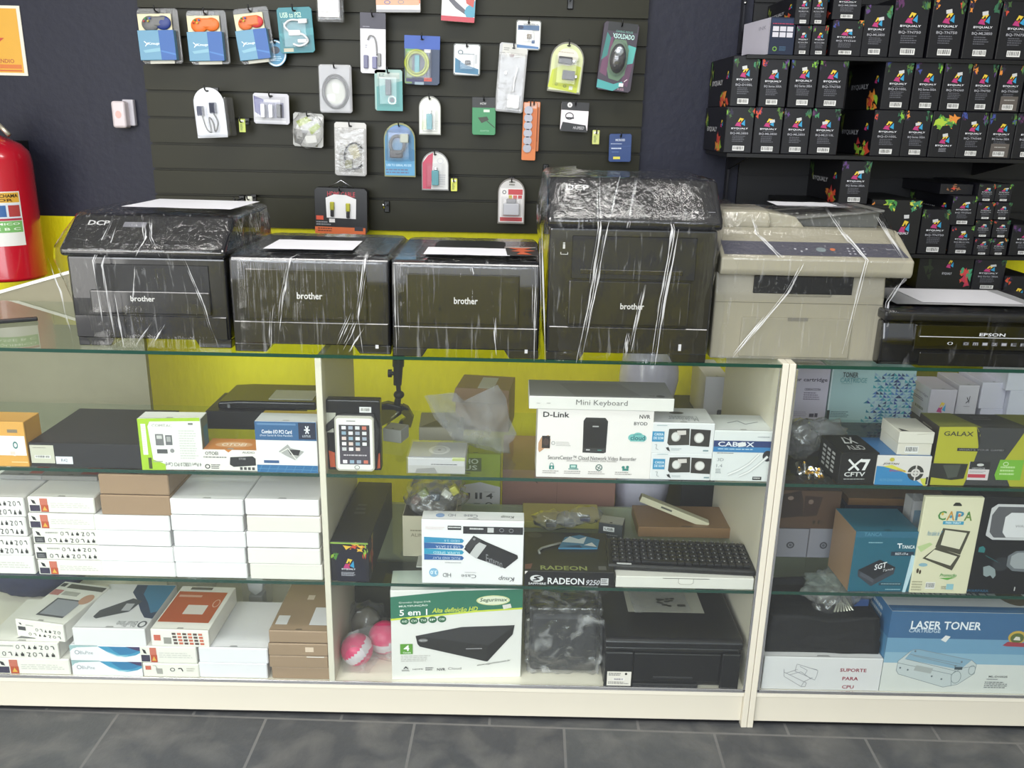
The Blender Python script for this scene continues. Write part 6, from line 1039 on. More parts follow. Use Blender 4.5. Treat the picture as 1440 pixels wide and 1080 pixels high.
hang('cable_bag', 'clear bag with a coiled grey cable and oval card, on the slat wall', 'coiled grey cable bag', 449, 91, 495, 159, 0, 'rect', '#a9a9ab', (1020, 345, 1195, 605), [('e', 1105, 490, 56, 68, '#c4c6b8'), ('r', 1060, 505, 1102, 540, '#dedede'), ('p', [(1090, 440), (1130, 450), (1120, 500), (1094, 490)], '#dcdcdc')], .002, None, YH, [('cable', loopc(M('#4c4c4e', .4), .0035, .0, -.06, .38, .34, -.006)), ('cable', loopc(M('#5c5c5e', .4), .003, .0, -.07, .34, .31, -.009)), ('bag', lambda b, w, h: b.box(-w*.5, w*.5, -.014, -.001, -h*.5, h*.5, BLIS, .005, 2))])
hang('adapter_pack', 'pale teal blister card with a small dark usb stick', 'pale teal blister', 527, 98, 566, 156, 0, 'rect', '#8fb4b0', (1315, 385, 1465, 590), [('r', 1330, 400, 1450, 430, '#b4c4bc'), ('t', 1340, 405, 1370, 420, 'EZ', '#5a7a74', 'b'), ('p', [(1325, 470), (1465, 440), (1465, 590), (1325, 590)], '#4f9c9c'), ('o', 1408, 536, 22, 22, 5, '#d8dcd8'), ('e', 1408, 536, 12, 12, '#4a4a5c')], .002, (.1, .12, .9, .9, .014), YH, [('usb_stick', blk(M('#3c4a54', .4), -.1, .1, -.12, .26, .012))])
hang('charger_pack', 'white arch-top blister box with black charger cables', 'arch charger pack', 272, 122, 318, 195, -3, 'arch', '#e4e6ee', (345, 460, 545, 740), [('r', 350, 700, 540, 735, '#cfd2dc'), ('n', 420, 560, 440, 680, 8, '#b8bccc')], .002, None, YH-.03,
     [('charger_cable', wire(BKK, .0024, [(-.22, .1), (-.2, -.1), (-.12, -.32), (.02, -.38), (.0, -.1), (.12, -.2), (.16, -.38), (.28, -.2), (.16, .0), (.14, .12)], -.012)), ('charger_plug', blk(M('#3a4058', .4), -.36, -.16, -.06, .14, .02)), ('charger_plug', blk(M('#3a4058', .4), .06, .26, -.02, .2, .02)), ('clear_box', lambda b, w, h: b.box(-w*.45, w*.66, -.02, .05, -h*.48, h*.3, BLIS, .006, 2))])
hang('connector_pack', 'small wide blister with purple card and silver connectors', 'small connector blister', 356, 131, 407, 175, 1, 'rect', '#c4c2cc', (660, 495, 860, 665), [('p', [(665, 510), (720, 530), (700, 620), (668, 600)], '#4a4890'), ('r', 670, 630, 840, 655, '#d8d8de'), ('r', 700, 545, 830, 630, '#8a8aa4')], .002, (.05, .1, .9, .88, .03), YH-.01,
     [('connector', blk(CHROME, -.26, -.14, -.3, .14, .02)), ('connector', blk(CHROME, -.04, .08, -.3, .14, .02)), ('connector', blk(BKK, .18, .3, -.28, .16, .018))])
hang('silver_bag', 'crinkled silver bag with green parts inside', 'crinkled silver bag', 411, 158, 456, 208, 3, 'rect', '#a8a8a4', (875, 600, 1045, 790), [('p', [(890, 650), (950, 620), (980, 640), (910, 680)], '#8ea02c'), ('p', [(960, 690), (1010, 650), (1030, 670), (980, 720)], '#8ea02c'), ('p', [(940, 730), (1000, 720), (1010, 760), (950, 770)], '#d8d8d4'), ('p', [(880, 690), (960, 700), (920, 780), (884, 770)], '#5c5c5a'), ('p', [(1000, 610), (1040, 620), (1030, 650), (990, 640)], '#d8d8d8')], .002, None, YH, [('bag', lambda b, w, h: b.ball((0, -.006, 0), w*.52, BAG, (1, .2, 1.12), 4, lambda p: 1+.1*noise.noise(p*5)))])
hang('cable_bag', 'white zip bag with a looped black cable, lowest hanging bag above the black box', 'white zip bag', 470, 172, 516, 248, 1, 'rect', '#c9c6c4', (1097, 650, 1275, 940), [('p', [(1120, 780), (1250, 760), (1250, 920), (1120, 920)], '#a4a29c'), ('p', [(1160, 770), (1220, 760), (1240, 830), (1200, 850)], '#c0b890'), ('r', 1170, 825, 1200, 845, '#e4e4e4')], .002, None, YH, [('cable', loopc(M('#2c2c2e', .4), .0028, .12, -.12, .3, .24, -.006, .6, 5.6, False)), ('plug', blk(M('#7a7a5c', .4), -.16, .06, -.36, -.2, .012)), ('bag', lambda b, w, h: b.box(-w*.5, w*.5, -.016, -.001, -h*.5, h*.4, BAG, .006, 2))])
hang('usb_hub_box', 'orange and white carton at the top edge above the tall splitter card', 'orange and white carton', 528, -30, 591, 18, -1, 'rect', '#ded8d8', (0, -120, 195, 72), [('p', [(0, -120), (195, -120), (195, 20), (0, 0)], '#d8744a'), ('r', 0, 0, 190, 30, '#e0a080'), ('o', 50, 14, 14, 12, 4, '#4a6aa8'), ('o', 110, 12, 14, 12, 4, '#8a8a90'), ('r', 0, 56, 195, 72, '#9a9aa0')], .02)
hang('cable_box', 'small red and white carton tilted at the top edge of the slat wall', 'red and white carton', 620, -30, 670, 32, 3, 'rect', '#e0dcdc', (300, -110, 490, 125), [('p', [(340, -20), (440, 60), (450, 90), (380, 50), (340, 10)], '#5c5c68'), ('p', [(440, 40), (490, 0), (490, 90), (450, 110), (430, 70)], '#4a9ab8'), ('r', 300, 96, 490, 125, '#c83a4c'), ('p', [(420, -60), (490, -60), (480, 40), (440, 20)], '#c85048')], .02)
hang('network_cable_pack', 'blue carton with lime green coiled network cable in a window', 'lime cable pack', 568, 50, 619, 120, 1, 'rect', '#2a3c5c', (108, 190, 300, 455), [('r', 108, 190, 300, 262, '#2450b4'), ('r', 112, 262, 150, 450, '#6a8a4a'), ('r', 118, 262, 170, 280, '#5aa83c'), ('r', 215, 262, 250, 280, '#e0dcdc'), ('r', 215, 415, 258, 435, '#d84a3c'), ('r', 118, 420, 210, 440, '#3a3a6c'), ('r', 165, 440, 215, 455, '#8aa0b0')], .02, None, YH, [('network_cable', loopc(M('#a8b43c', .4), .004, -.14, -.06, .32, .26, -.006)), ('network_cable', loopc(M('#98a43c', .4), .0035, -.14, -.06, .26, .21, -.009)), ('plug', blk(TEAL, -.2, -.06, -.28, .1, .012)), ('window', lambda b, w, h: b.box(-w*.46, w*.28, -.016, -.001, -h*.4, h*.22, BLIS, .006, 2))])
hang('adapter_pack', 'small white and blue blister card with a tiny black adapter', 'white and blue card', 637, 61, 676, 107, 1, 'rect', '#d9dcde', (370, 232, 514, 408), [('p', [(380, 310), (440, 350), (505, 370), (505, 400), (380, 392)], '#3a7aa0'), ('o', 408, 280, 14, 12, 4, '#3a5a6c'), ('n', 400, 286, 480, 296, 1, '#8a9aa4'), ('r', 486, 290, 496, 340, '#b8bcc0')], .002, (.2, .3, .8, .85, .012), YH, [('adapter', blk(BKK, -.06, .14, -.16, -.02, .01))], border='#6f7472')
hang('bagged_adapter', 'long clear zip bag with a white video adapter cable', 'long adapter bag', 696, 60, 742, 160, 4, 'rect', '#bdbcc0', (580, 225, 770, 610), [('r', 600, 232, 765, 300, '#c9c7c2'), ('n', 610, 250, 650, 270, 2, '#8a8884'), ('r', 655, 285, 680, 300, '#7a4a44')], .002, None, YH, [('adapter_cable', wire(WHT, .003, [(.2, .16), (.16, .08), (.12, -.05), (.1, -.2)])), ('adapter_head', blk(WHT, -.08, .36, -.44, -.24, .014, .003)), ('adapter_plug', blk(WHT, -.26, -.16, .04, .1, .008)), ('bag', lambda b, w, h: b.box(-w*.5, w*.5, -.018, -.001, -h*.5, h*.36, BAG, .006, 2))])
hang('usb_card_pack', 'small white blister card with a nano usb receiver', 'nano receiver card', 725, 28, 761, 71, 1, 'rect', '#dedfdc', (702, 105, 836, 270), [('r', 712, 134, 826, 160, '#4a6a94'), ('t', 740, 124, 820, 134, 'WIRELESS-N', '#6a7078', 'b'), ('e', 728, 146, 14, 10, '#2c3a5c'), ('n', 790, 158, 824, 168, 1, '#8a9098'), ('r', 788, 214, 804, 232, '#2c5a94'), ('p', [(710, 240), (780, 246), (826, 250), (826, 262), (710, 258)], '#4a7ab4')], .002, (.3, .38, .75, .75, .012), YH, [('usb_receiver', blk(M('#6a5a3a', .4), -.06, .12, -.12, .04, .01))], border='#70736f')
hang('adapter_pack', 'arch-top blister with yellow-green card and two black plug adapters', 'yellow-green arch blister', 770, 57, 823, 133, 5, 'arch', '#cdd49a', (860, 215, 1085, 505), [('p', [(880, 380), (980, 330), (1070, 350), (1060, 500), (862, 480)], '#c0cc2c'), ('e', 975, 300, 70, 50, '#dfdcc8'), ('n', 910, 272, 1010, 282, 1, '#b8a89a'), ('n', 980, 316, 1050, 326, 1, '#9aa878'), ('o', 918, 460, 10, 8, 4, '#5a6a3c'), ('o', 975, 466, 12, 8, 4, '#5a6a3c'), ('r', 1005, 464, 1030, 484, '#e0e4d0')], .002, (.14, .28, .86, .88, .028), YH, [('plug_adapter', blk(BKK, -.26, .14, .06, .2, .024)), ('plug_adapter', blk(BKK, -.1, .26, -.24, -.06, .024)), ('plug_pins', blk(CHROME, .14, .24, .1, .16, .02)), ('plug_pins', blk(CHROME, .26, .34, -.2, -.14, .02))], border='#77756a')
# gaming mouse pack
hang('mouse_pack', 'purple and turquoise pack with a black gaming mouse in the middle', 'gaming mouse pack', 840, 30, 897, 131, 5, 'rect', '#3a3040', (1120, 110, 1370, 500), [('r', 1150, 110, 1360, 160, '#1a1c1e'), ('t', 1190, 172, 1345, 200, 'XSOLDADO', '#b8e4dc', 'b'), ('t', 1210, 154, 1330, 166, 'GAMING MOUSE', '#6aa89c'), ('p', [(1150, 210), (1200, 190), (1180, 420), (1130, 400)], '#6c3a5c'), ('p', [(1150, 170), (1180, 200), (1170, 300), (1130, 330)], '#2c7c78'), ('p', [(1310, 230), (1368, 240), (1350, 400), (1300, 440)], '#4ab0a8'), ('p', [(1320, 340), (1360, 330), (1340, 470), (1290, 450)], '#5c3454'),
     ('p', [(1122, 440), (1240, 460), (1300, 440), (1310, 460), (1240, 500), (1122, 488)], '#3aa0a0'), ('p', [(1210, 205), (1290, 205), (1320, 260), (1310, 400), (1270, 440), (1200, 430), (1180, 380), (1190, 250)], '#5a7a5c'), ('r', 1280, 450, 1312, 470, '#e4dcdc'), ('t', 1270, 478, 1320, 492, 'X-SOL', '#c89ab0', 'i'), ('l', [(1314, 440), (1334, 425)], 4, '#e4dcdc')], .03, None, YH-.015,
     [('gaming_mouse', lambda b, w, h: (b.ball((.0, -.012, -.02*h), w*.23, M('#15161c', .2, 0, .05, 0, 30, .5), (1, .7, 1.75), 4), b.ball((.0, -.03, .08*h), w*.12, M('#b8c0c8', .2, .6, .4, .4, 60), (1, .4, 1.1), 3, lambda p: 1+.2*noise.noise(p*4)))), ('blister', lambda b, w, h: b.ball((0, -.008, -.02*h), w*.3, BLIS, (1, .95, 1.6), 3))])
hang('adapter_pack', 'white arch-top blister with a teal usb stick', 'white arch blister', 589, 135, 620, 190, 0, 'arch', '#e0e2da', (182, 510, 305, 718), [('e', 244, 570, 40, 34, '#ecece6'), ('p', [(200, 640), (230, 630), (226, 690), (196, 690)], '#cdd8b0'), ('n', 250, 640, 290, 690, 4, '#c8ccc4')], .002, (.15, .35, .85, .93, .022), YH, [('usb_stick', blk(TEAL, -.14, .12, -.36, .04, .016)), ('usb_plug', blk(CHROME, -.02, .08, .04, .14, .012))], border='#8f9089')
hang('adapter_card', 'green card with a black webcam-like adapter print and black header', 'green card', 664, 137, 697, 190, 0, 'rect', '#2e8a54', (470, 512, 594, 717), [('r', 470, 512, 594, 568, '#1c1c1e'), ('t', 512, 540, 544, 552, 'HCW', '#c8c8c8', 'b'), ('r', 530, 578, 562, 592, '#c8d8c8'), ('p', [(500, 622), (548, 616), (558, 634), (520, 652)], '#2c3424'), ('l', [(548, 640), (590, 676)], 4, '#1c2c1c'), ('t', 512, 690, 560, 698, 'ADAPTER', '#8ac4a0')], .008)
# battery strips
for i, (x0, y0, x1, y1, tl, n, yy) in enumerate(((740, 143, 759, 213, 1, 5, YH+.012), (734, 144, 755, 226, 1, 6, YH))):
    hang('battery_strip', ('orange strip of coin cells, the rear shorter one of two', 'long orange strip of six coin cells in front of its twin')[i], ('rear battery strip', 'front battery strip')[i], x0, y0, x1, y1, tl, 'rect', '#d8702c', (0, 0, 100, 100*(y1-y0)/(x1-x0)), [('r', 6, 4, 94, 40, '#e0a890'), ('r', 66, 50, 92, 80*(y1-y0)/(x1-x0), '#c85f1c')], .0015, None, yy,
         [('coin_cell', (lambda k: lambda b, w, h: b.cyl((-w*.12, -.004, h*(.36-k*.78/n)), (-w*.12, -.0005, h*(.36-k*.78/n)), w*.3, M('#8c8c94', .35, .4), None, 18))(k)) for k in range(n)], holes=False)
hang('usb_device_box', 'black and white carton with a cable drawing, tilted', 'black and white carton', 788, 143, 828, 186, 2, 'rect', '#e6dce2', (938, 545, 1092, 706), [('r', 938, 545, 1092, 590, '#1a1a1c'), ('e', 984, 562, 14, 14, '#d8d4d4'), ('t', 980, 556, 988, 568, '5', '#1a1a1c', 'b'), ('p', [(938, 706), (950, 655), (1080, 668), (1092, 706)], '#1a1a1e'), ('t', 1010, 676, 1070, 692, 'HI-SPEED', '#c8c4c8', 'i'), ('o', 986, 622, 24, 20, 5, '#2c2c30'), ('r', 966, 628, 1012, 636, '#2c2c30'), ('r', 1092, 545, 1092, 706, '#111111')], .012)
hang('blue_card', 'dark blue card with white and yellow lettering', 'dark blue card', 856, 188, 888, 228, -1, 'rect', '#1f3f7c', (1195, 710, 1318, 865), [('t', 1230, 738, 1282, 750, 'MICROSD', '#d8e0f0', 'b'), ('n', 1205, 762, 1265, 770, 1, '#a8b8d8'), ('n', 1208, 786, 1264, 798, 1, '#c8d4e8'), ('r', 1220, 836, 1258, 850, '#d8cc3a'), ('l', [(1196, 786), (1318, 776)], 1.5, '#3a5c9c'), ('n', 1212, 808, 1250, 814, 1, '#5a7ab4')], .002)
hang('adapter_pack', 'blue arch-top blister with a coiled black adapter, large', 'blue arch blister', 540, 173, 584, 249, 0, 'arch', '#3c84b4', (0, 655, 172, 948), [('e', 86, 710, 62, 40, '#6a8ac0'), ('p', [(5, 800), (80, 760), (168, 800), (168, 860), (5, 860)], '#2f78a8'), ('p', [(5, 860), (168, 860), (168, 940), (5, 940)], '#4c98c8'), ('t', 12, 878, 150, 890, 'USB TO SERIAL RS-232', '#b8dcec', 'b'), ('n', 10, 904, 150, 934, 2, '#5a6a8c')], .002, (.08, .12, .92, .72, .03), YH, [('adapter_cable', loopc(M('#3c4248', .4), .005, -.06, .1, .22, .16, -.012)), ('usb_plug', blk(M('#9aa08a', .4), .04, .3, .14, .3, .02)), ('serial_plug', blk(BKK, -.3, .1, -.14, .0, .016))], border='#8a8c5a')
hang('adapter_pack', 'pink and white arch-top blister with a teal usb stick', 'pink arch blister', 593, 213, 631, 268, 0, 'arch', '#d8d8d4', (200, 808, 345, 1018), [('p', [(205, 870), (235, 830), (262, 815), (250, 1010), (205, 1010)], '#c83a58'), ('o', 300, 858, 18, 16, 5, '#c8c8cc'), ('n', 290, 930, 330, 990, 5, '#b8b8bc')], .002, (.15, .3, .85, .93, .022), YH, [('usb_stick', blk(TEAL, -.12, .14, -.36, .02, .016)), ('usb_plug', blk(CHROME, -.04, .08, .02, .1, .012))], border='#8a8a88')
hang('card_reader_pack', 'clear arch-top blister with red and white card, lowest on the slat wall', 'red and white arch blister', 700, 251, 738, 315, 0, 'arch', '#c8c4c2', (460, 60, 570, 245), [('r', 470, 100, 560, 236, '#e0dcda'), ('r', 502, 104, 560, 126, '#c83c40'), ('r', 504, 128, 518, 142, '#b8a42c'), ('r', 522, 128, 538, 142, '#d0504c'), ('r', 542, 128, 558, 142, '#c83c40'), ('o', 486, 116, 8, 8, 3, '#5a5a5c'), ('r', 470, 218, 560, 234, '#c03a3c'), ('n', 505, 72, 530, 92, 2, '#7a7a6c')], .002, (.12, .4, .88, .84, .024), YH, [('card_reader', blk(M('#b9b9be', .35), -.3, .3, -.3, -.04, .02, .003)), ('reader_top', blk(GY, -.18, .18, -.04, .06, .014))], border='#77716c')
# black cable carton on a wire hanger
_t, w, h = hang('video_cable_box', 'black hanging carton with two gold-tipped cable plugs in a white window', 'gold-tipped cable carton', 442, 264, 517, 330, 1, 'rect', '#17171b', (1098, 96, 1318, 296), [('t', 1152, 112, 1268, 134, 'HDMI CABLE', '#b8303c', 'b'), ('p', [(1145, 140), (1180, 124), (1230, 126), (1272, 142), (1270, 228), (1148, 226)], '#dcdadc'), ('r', 1104, 218, 1134, 236, '#d84a2c'), ('r', 1158, 230, 1182, 246, '#e0dcdc'), ('n', 1104, 242, 1166, 262, 2, '#8a8a90'), ('r', 1098, 266, 1310, 296, '#d8622c'), ('n', 1110, 270, 1180, 290, 2, '#6a2c14'), ('r', 1264, 262, 1300, 280, '#2c2c38')], .035, None, YH-.02,
     [('cable_plug', blk(M('#a8a43c', .3, .6), -.2, -.12, .02, .2, .01)), ('cable_plug', blk(M('#a8a43c', .3, .6), .1, .18, .0, .18, .01)), ('plug_body', blk(BKK, -.19, -.13, -.12, .02, .012)), ('plug_body', blk(BKK, .11, .17, -.14, .0, .012)), ('wire_hanger', lambda b, w, h: b.tube([(-w*.24, .01, h*.5), (-.0, .01, h*.66), (w*.24, .01, h*.5)], .0015, CHROME, 6))], holes=False)
# small tags and bare hooks
for i, (x0, y0, x1, y1, lb, sh) in enumerate(((336, 167, 345, 186, 'small yellow-green price tag beside the arch charger pack', 'price tag by the charger pack'), (346, 276, 355, 294, 'small white price tag low on the slat wall above the leftmost printer', 'lowest white price tag'), (833, 183, 843, 203, 'yellow price tag between the black and white carton and the blue card', 'price tag by the blue card'), (634, 251, 643, 269, 'bright yellow price tag beside the pink arch blister', 'price tag by the pink blister'))):
    hang('price_tag', lb, sh, x0, y0, x1, y1, 0, 'rect', ('#b8c84a', '#dcdccc', '#c8cf6a', '#d8dc4a')[i], (0, 0, 50, 100), [('r', 8, 10, 42, 26, '#e8e8d8'), ('n', 10, 40, 30, 90, 5, '#5a6a3a')], .003, None, YH, holes=False)
for x, y, lb in ((768, 240, 'bare black hook below the coin cell strips'), (542, 292, 'bare silver hook right of the gold-tipped cable carton'), (803, 2, 'bare black hook at the top edge above the arch blister'), (336, 284, 'dark hook end sticking out beside the lowest white price tag')):
    q = at(x, y, 2.79); b = B(); m = CHROME if 'silver' in lb else HOOKM; b.box(q.x-.009, q.x+.009, YW-.03, YW-.0222, q.z-.018, q.z+.018, HOOKM, .002, 1); b.tube([(q.x, YW-.028, q.z+.008), (q.x, 2.75, q.z+.004), (q.x, 2.745, q.z+.016)], .003, m); tag(b.build('display_hook'), lb, 'hook')
# small alarm sensor on the navy wall
q = at(175, 160, YW-.02); t = thing('motion_sensor', 'small white sensor mounted on the navy wall left of the slat wall', 'sensor', tuple(q)); w = .05; h = .085
b = B(); b.box(-.004, .03, .0, .018, -h*.42, h*.5, M('#b8b4bc', .4), .002, 1); b.build('mount_bracket', t); b = B(); b.box(-w*.55, w*.3, -.03, .012, -h*.5, h*.44, M('#d0c4c8', .35), .008, 3); b.art((-w*.55, -.03, -h*.5), XU, ZU, w*.85, h*.94, (0, 0, 100, 100), [('e', 50, 50, 22, 14, '#d8a49c')]); b.build('sensor_body', t)
# extinguisher and its sign
YX = 2.68; ra = .098
def xz(px, py): v = at(px, py, YX); return v
c0 = at(14, 390, YX); c1 = at(-4, 206, YX); cx = (c0.x+c1.x)/2; zb_ = c0.z; ztp = c1.z; xr = at(62, 385, YX).x; ra = .105; cx = xr-ra
t = thing('fire_extinguisher', 'red fire extinguisher with printed label on the wall at the left', 'extinguisher', (cx, YX, zb_)); H = at(30, 200, YX).z-zb_
RED = M('#b01226', .22, 0, .06, 0, 10, .5)
b = B(); b.lathe([(ra*.9, 0), (ra, .006), (ra, .012), (ra*.985, .02), (ra*.985, H*.86), (ra*.93, H*.93), (ra*.75, H*.985), (ra*.4, H*1.03), (.024, H*1.05), (.022, H*1.08)], RED, seg=48); b.build('cylinder_body', t)
b = B(); ang = []
def wrapq(a0, a1, z0, z1, c, k=0, n=10):
    vs = []; R = ra*.985+.0006+.0003*k
    for i in range(n+1):
        a = -math.pi/2+a0+(a1-a0)*i/n; vs += [(R*math.cos(a), R*math.sin(a), z0), (R*math.cos(a), R*math.sin(a), z1)]
    b.add(vs, [(2*i, 2*i+2, 2*i+3, 2*i+1) for i in range(n)], P(c), True)
def hz(y): return at(30, y, YX-ra).z-zb_
aL, aR = -.55, 1.06
za2, zb2 = H*.27, H*.66
wrapq(aL, aR, za2, zb2, '#dcdcd8', 0); L_ = zb2-za2
wrapq(aL+.03, aR-.03, zb2-L_*.2, zb2-L_*.02, '#d8a02c', 1); wrapq(aL+.03, aR-.03, zb2-L_*.49, zb2-L_*.22, '#c8d0dc', 1)
for i, c in enumerate(('#b03a3a', '#2f5fa0', '#c03040', '#2f5fa8')): wrapq(aR-.35-.36*i, aR-.05-.36*i, zb2-L_*.46, zb2-L_*.25, c, 2, 5)
wrapq(aL+.03, aR-.03, zb2-L_*.53, zb2-L_*.49, '#b03040', 2); wrapq(aL+.03, aR-.03, zb2-L_*.75, zb2-L_*.54, '#6cae5a', 1)
wrapq(-.3, .62, H*.78, H*.86, '#e0a42c', 1); wrapq(-.3, .56, H*.68, H*.74, '#c8ccd8', 1)
# lettering bent round the cylinder
def wraptext(st, a0, a1, z0, z1, c, k=3):
    vs, fs = text_geo(st, True); R = ra*.985+.0006+.0003*k
    b.add([(R*math.cos(-math.pi/2+a0+(a1-a0)*u), R*math.sin(-math.pi/2+a0+(a1-a0)*u), z0+(z1-z0)*v) for u, v in vs], fs, P(c))
wraptext('PUXE A TRAVA E CHAMA', aL+.05, aR-.06, zb2-L_*.11, zb2-L_*.045, '#2c2418'); wraptext('EXTINTOR', aL+.1, aR-.2, zb2-L_*.18, zb2-L_*.13, '#5a3a18'); wraptext('PO QUIMICO', aL+.1, aR-.1, zb2-L_*.62, zb2-L_*.57, '#d8ecd0'); wraptext('CLASSE B C', aL+.1, aR-.1, zb2-L_*.71, zb2-L_*.66, '#d8ecd0')
b.build('label', t)
b = B(); b.cyl((0, 0, H*1.05), (0, 0, H*1.17), .018, M('#b8b09a', .3, .8)); b.build('valve', t)
AL = M('#b0aa9c', .35, .7)
b = B(); b.tube([(-.01, 0, H*1.14), (.02, -.01, H*1.16), (.05, -.02, H*1.1), (.072, -.025, H*1.05)], .007, AL); b.build('carry_handle', t)
b = B(); b.tube([(-.01, 0, H*1.16), (.02, -.01, H*1.21), (.04, -.015, H*1.26)], .006, AL); b.build('squeeze_lever', t)
b = B(); b.tube([(-.02, -.01, H*1.12), (-.1, -.03, H*1.05), (-.125, -.05, H*.7), (-.12, -.06, H*.3)], .009, BLK); b.build('hose', t)
b = B(); b.box(-.02, .02, ra-.02, YW-YX-.0005, H*.9, H*1.0, BLK, .002); b.build('wall_bracket', t)
q0 = at(-80, 104, YW-.004); q1 = at(22, 8, YW-.004); w = q1.x-q0.x+.01; h = q1.z-q0.z
b = B(); b.box(0, w, 0, .003, 0, h, P('#dcd8c8')); b.art((0, 0, 0), XU, ZU, w, h, (0, 0, 100, 100), [('r', 4, 4, 96, 96, '#e0a01c'), ('p', [(40, 14), (60, 14), (60, 46), (78, 46), (50, 72), (22, 46), (40, 46)], '#c8341c'), ('t', 14, 76, 86, 82, 'EXTINTOR DE INCENDIO', '#b0481c', 'b'), ('r', 6, 84, 94, 90, '#d86c1c'), ('r', 6, 92, 94, 94, '#d0541c')])
tag(b.build('safety_sign', None, (q0.x, YW-.0042, q0.z)), 'orange-yellow sign with red arrow above the fire extinguisher', 'sign')
# black bar lying on glass top at far left
b = B(); b.box(-.12, .07, -.008, .008, 0, .009, BLK, .002, 1); q = at(18, 446, 2.3)
yq = Yat(20, 452, ZT+.005); xq = X(20, yq, ZT); tag(b.build('black_bar', None, (xq-.02, yq, ZT+.001), (0, 0, .5)), 'black bar lying on the glass top left of the leftmost printer', 'bar')
# ------------------------------------------------------------------ black toner cartons on the right wall
YR = 2.55; DR = YW-YR-.015
NB = '#0e0e16'
Wd = ['#5c3a7c', '#3a8a5c', '#d8452c', '#7ab82c', '#e8862a', '#3a4a9c']
def toner_art(seed, kind):
    r_ = random.Random(seed); fr = (0, 0, 100, 190)
    e = clipf(splash(8, 22, 18, 26, seed, [r_.choice(Wd), '#5c2a5c' if seed % 2 else '#3a5a2c', '#2c2440'], 9)+splash(90, 22, 16, 30, seed+50, ['#4f7a2c', '#2f6a4a', '#24402c', r_.choice(Wd)], 9), fr)
    if kind == 'g': e = clipf(splash(50, 40, 50, 44, seed, ['#6aa82c', '#a8c82c', '#3a8a3c', '#e8862a'], 22), fr)+[('p', [(28, 150), (24, 90), (36, 60), (60, 56), (72, 80), (74, 150)], NB)]
    cy = 78 if kind != 'g' else 130; cx = 50+r_.uniform(-3, 3)
    e += emblem(cx, cy-15, 18)+[('t', cx-30, cy+7, cx+30, cy+15, 'BYQUALY', '#e4e4ec', 'b')]
    if kind != 'g':
        e += [('n', cx-20, 97, cx+20, 101, 1, '#6a6a74'), ('t', cx-32, 104, cx+32, 114, r_.choice(('BQ-ML2110L', 'BQ Series 285A', 'BQ Series 505A', 'BQ-D105L', 'BQ-TN360', 'BQ-ML2850', 'BQ-TN750')), '#a4a4ae', 'b'), ('n', cx-24, 118, cx+24, 146, 4, '#5c5c66')]
        if kind == 's': e += [('r', 20, 128, 88, 184, '#5c5450'), ('n', 34, 140, 76, 148, 1, '#a8a4a0')]
        e += [('bar', cx-20, 160, cx+22, 180)]
    else: e += [('n', cx-16, 150, cx+16, 168, 3, '#8a8a94')]
    a = r_.uniform(-8, 14); sx, sy = cx+a, cy-30+r_.uniform(-6, 10)
    if r_.random() < .8: e += [('p', [(sx-9, sy-4), (sx+9, sy-8), (sx+11, sy+4), (sx-7, sy+8)], '#c8c8ca')]
    return (fr, e)
def side_art(seed, small=False):
    fr = (0, 0, 300, 190); e = clipf(splash(230, 160, 60, 50, seed, ['#d8452c', '#e8862a', '#8ab82c', '#c83a3a'], 14)+splash(30, 60, 30, 60, seed+9, ['#4a7a2c', '#8a9a2c'], 6), fr)
    return (fr, e+[('t', 50, 84, 190, 108, 'BYQUALY', '#c8c8d0', 'b')]+emblem(250, 70, 16))
ORD = ['first', 'second', 'third', 'fourth', 'fifth', 'sixth', 'seventh', 'eighth']
SEED = [11]
def tb(x0, x1, yt, zb, lab, kind='n', Y=YR, d=DR, h=None):
    SEED[0] += 1; xc, w, hh = size(x0, x1, yt, Y, zb); hh = h or hh
    carton('toner_box', lab, 'box', w*.975, d, hh-.0008, (xc, Y+random.uniform(0, .008), zb), random.uniform(-.006, .006), col=NB, seam=False, bev=.0015, art={'F': toner_art(SEED[0], kind), 'L': side_art(SEED[0]+100)})
    return zb+hh
def shelf(x0, x1, z, lab, y0=YR-.004):
    xa, xb = X(x0, YR, z), X(x1, YR, z); t = thing('wall_shelf', lab, 'shelf', ((xa+xb)/2, y0, z)); m = M('#0c0c10', .4)
    b = B(); b.box(-(xb-xa)/2, (xb-xa)/2, 0, YW-y0-.013, -.012, -.0005, m, .001, 1); b.build('shelf_board', t)
    for s in (-.42, .42): b = B(); b.prism([(YW-y0-.014, -.012), (YW-y0-.014, -.06), (YW-y0-.02, -.06), (.06, -.016), (.06, -.012)], s*(xb-xa)-.003, s*(xb-xa)+.003, m, 'x'); b.build('bracket', t)
    return t
# thin wall standards
for x, ya, yb_, lb in ((1041, -20, 75, 'thin dark metal shelf upright above the left block of toner boxes'), (1019, 215, 300, 'thin dark metal shelf upright beneath the left block of toner boxes')):
    p, q = at(x, ya, YW-.03), at(x, yb_, YW-.03); b = B(); b.box(q.x-.004, q.x+.004, YW-.03, YW-.0005, q.z, p.z, M('#2a2a30', .3, .6), .001, 1); b.ball((q.x, YW-.034, (p.z if ya > 0 else Z(x, 4, YW-.03))), .005, CHROME, (1, 1, 1), 2); tag(b.build('shelf_upright'), lb, 'upright')
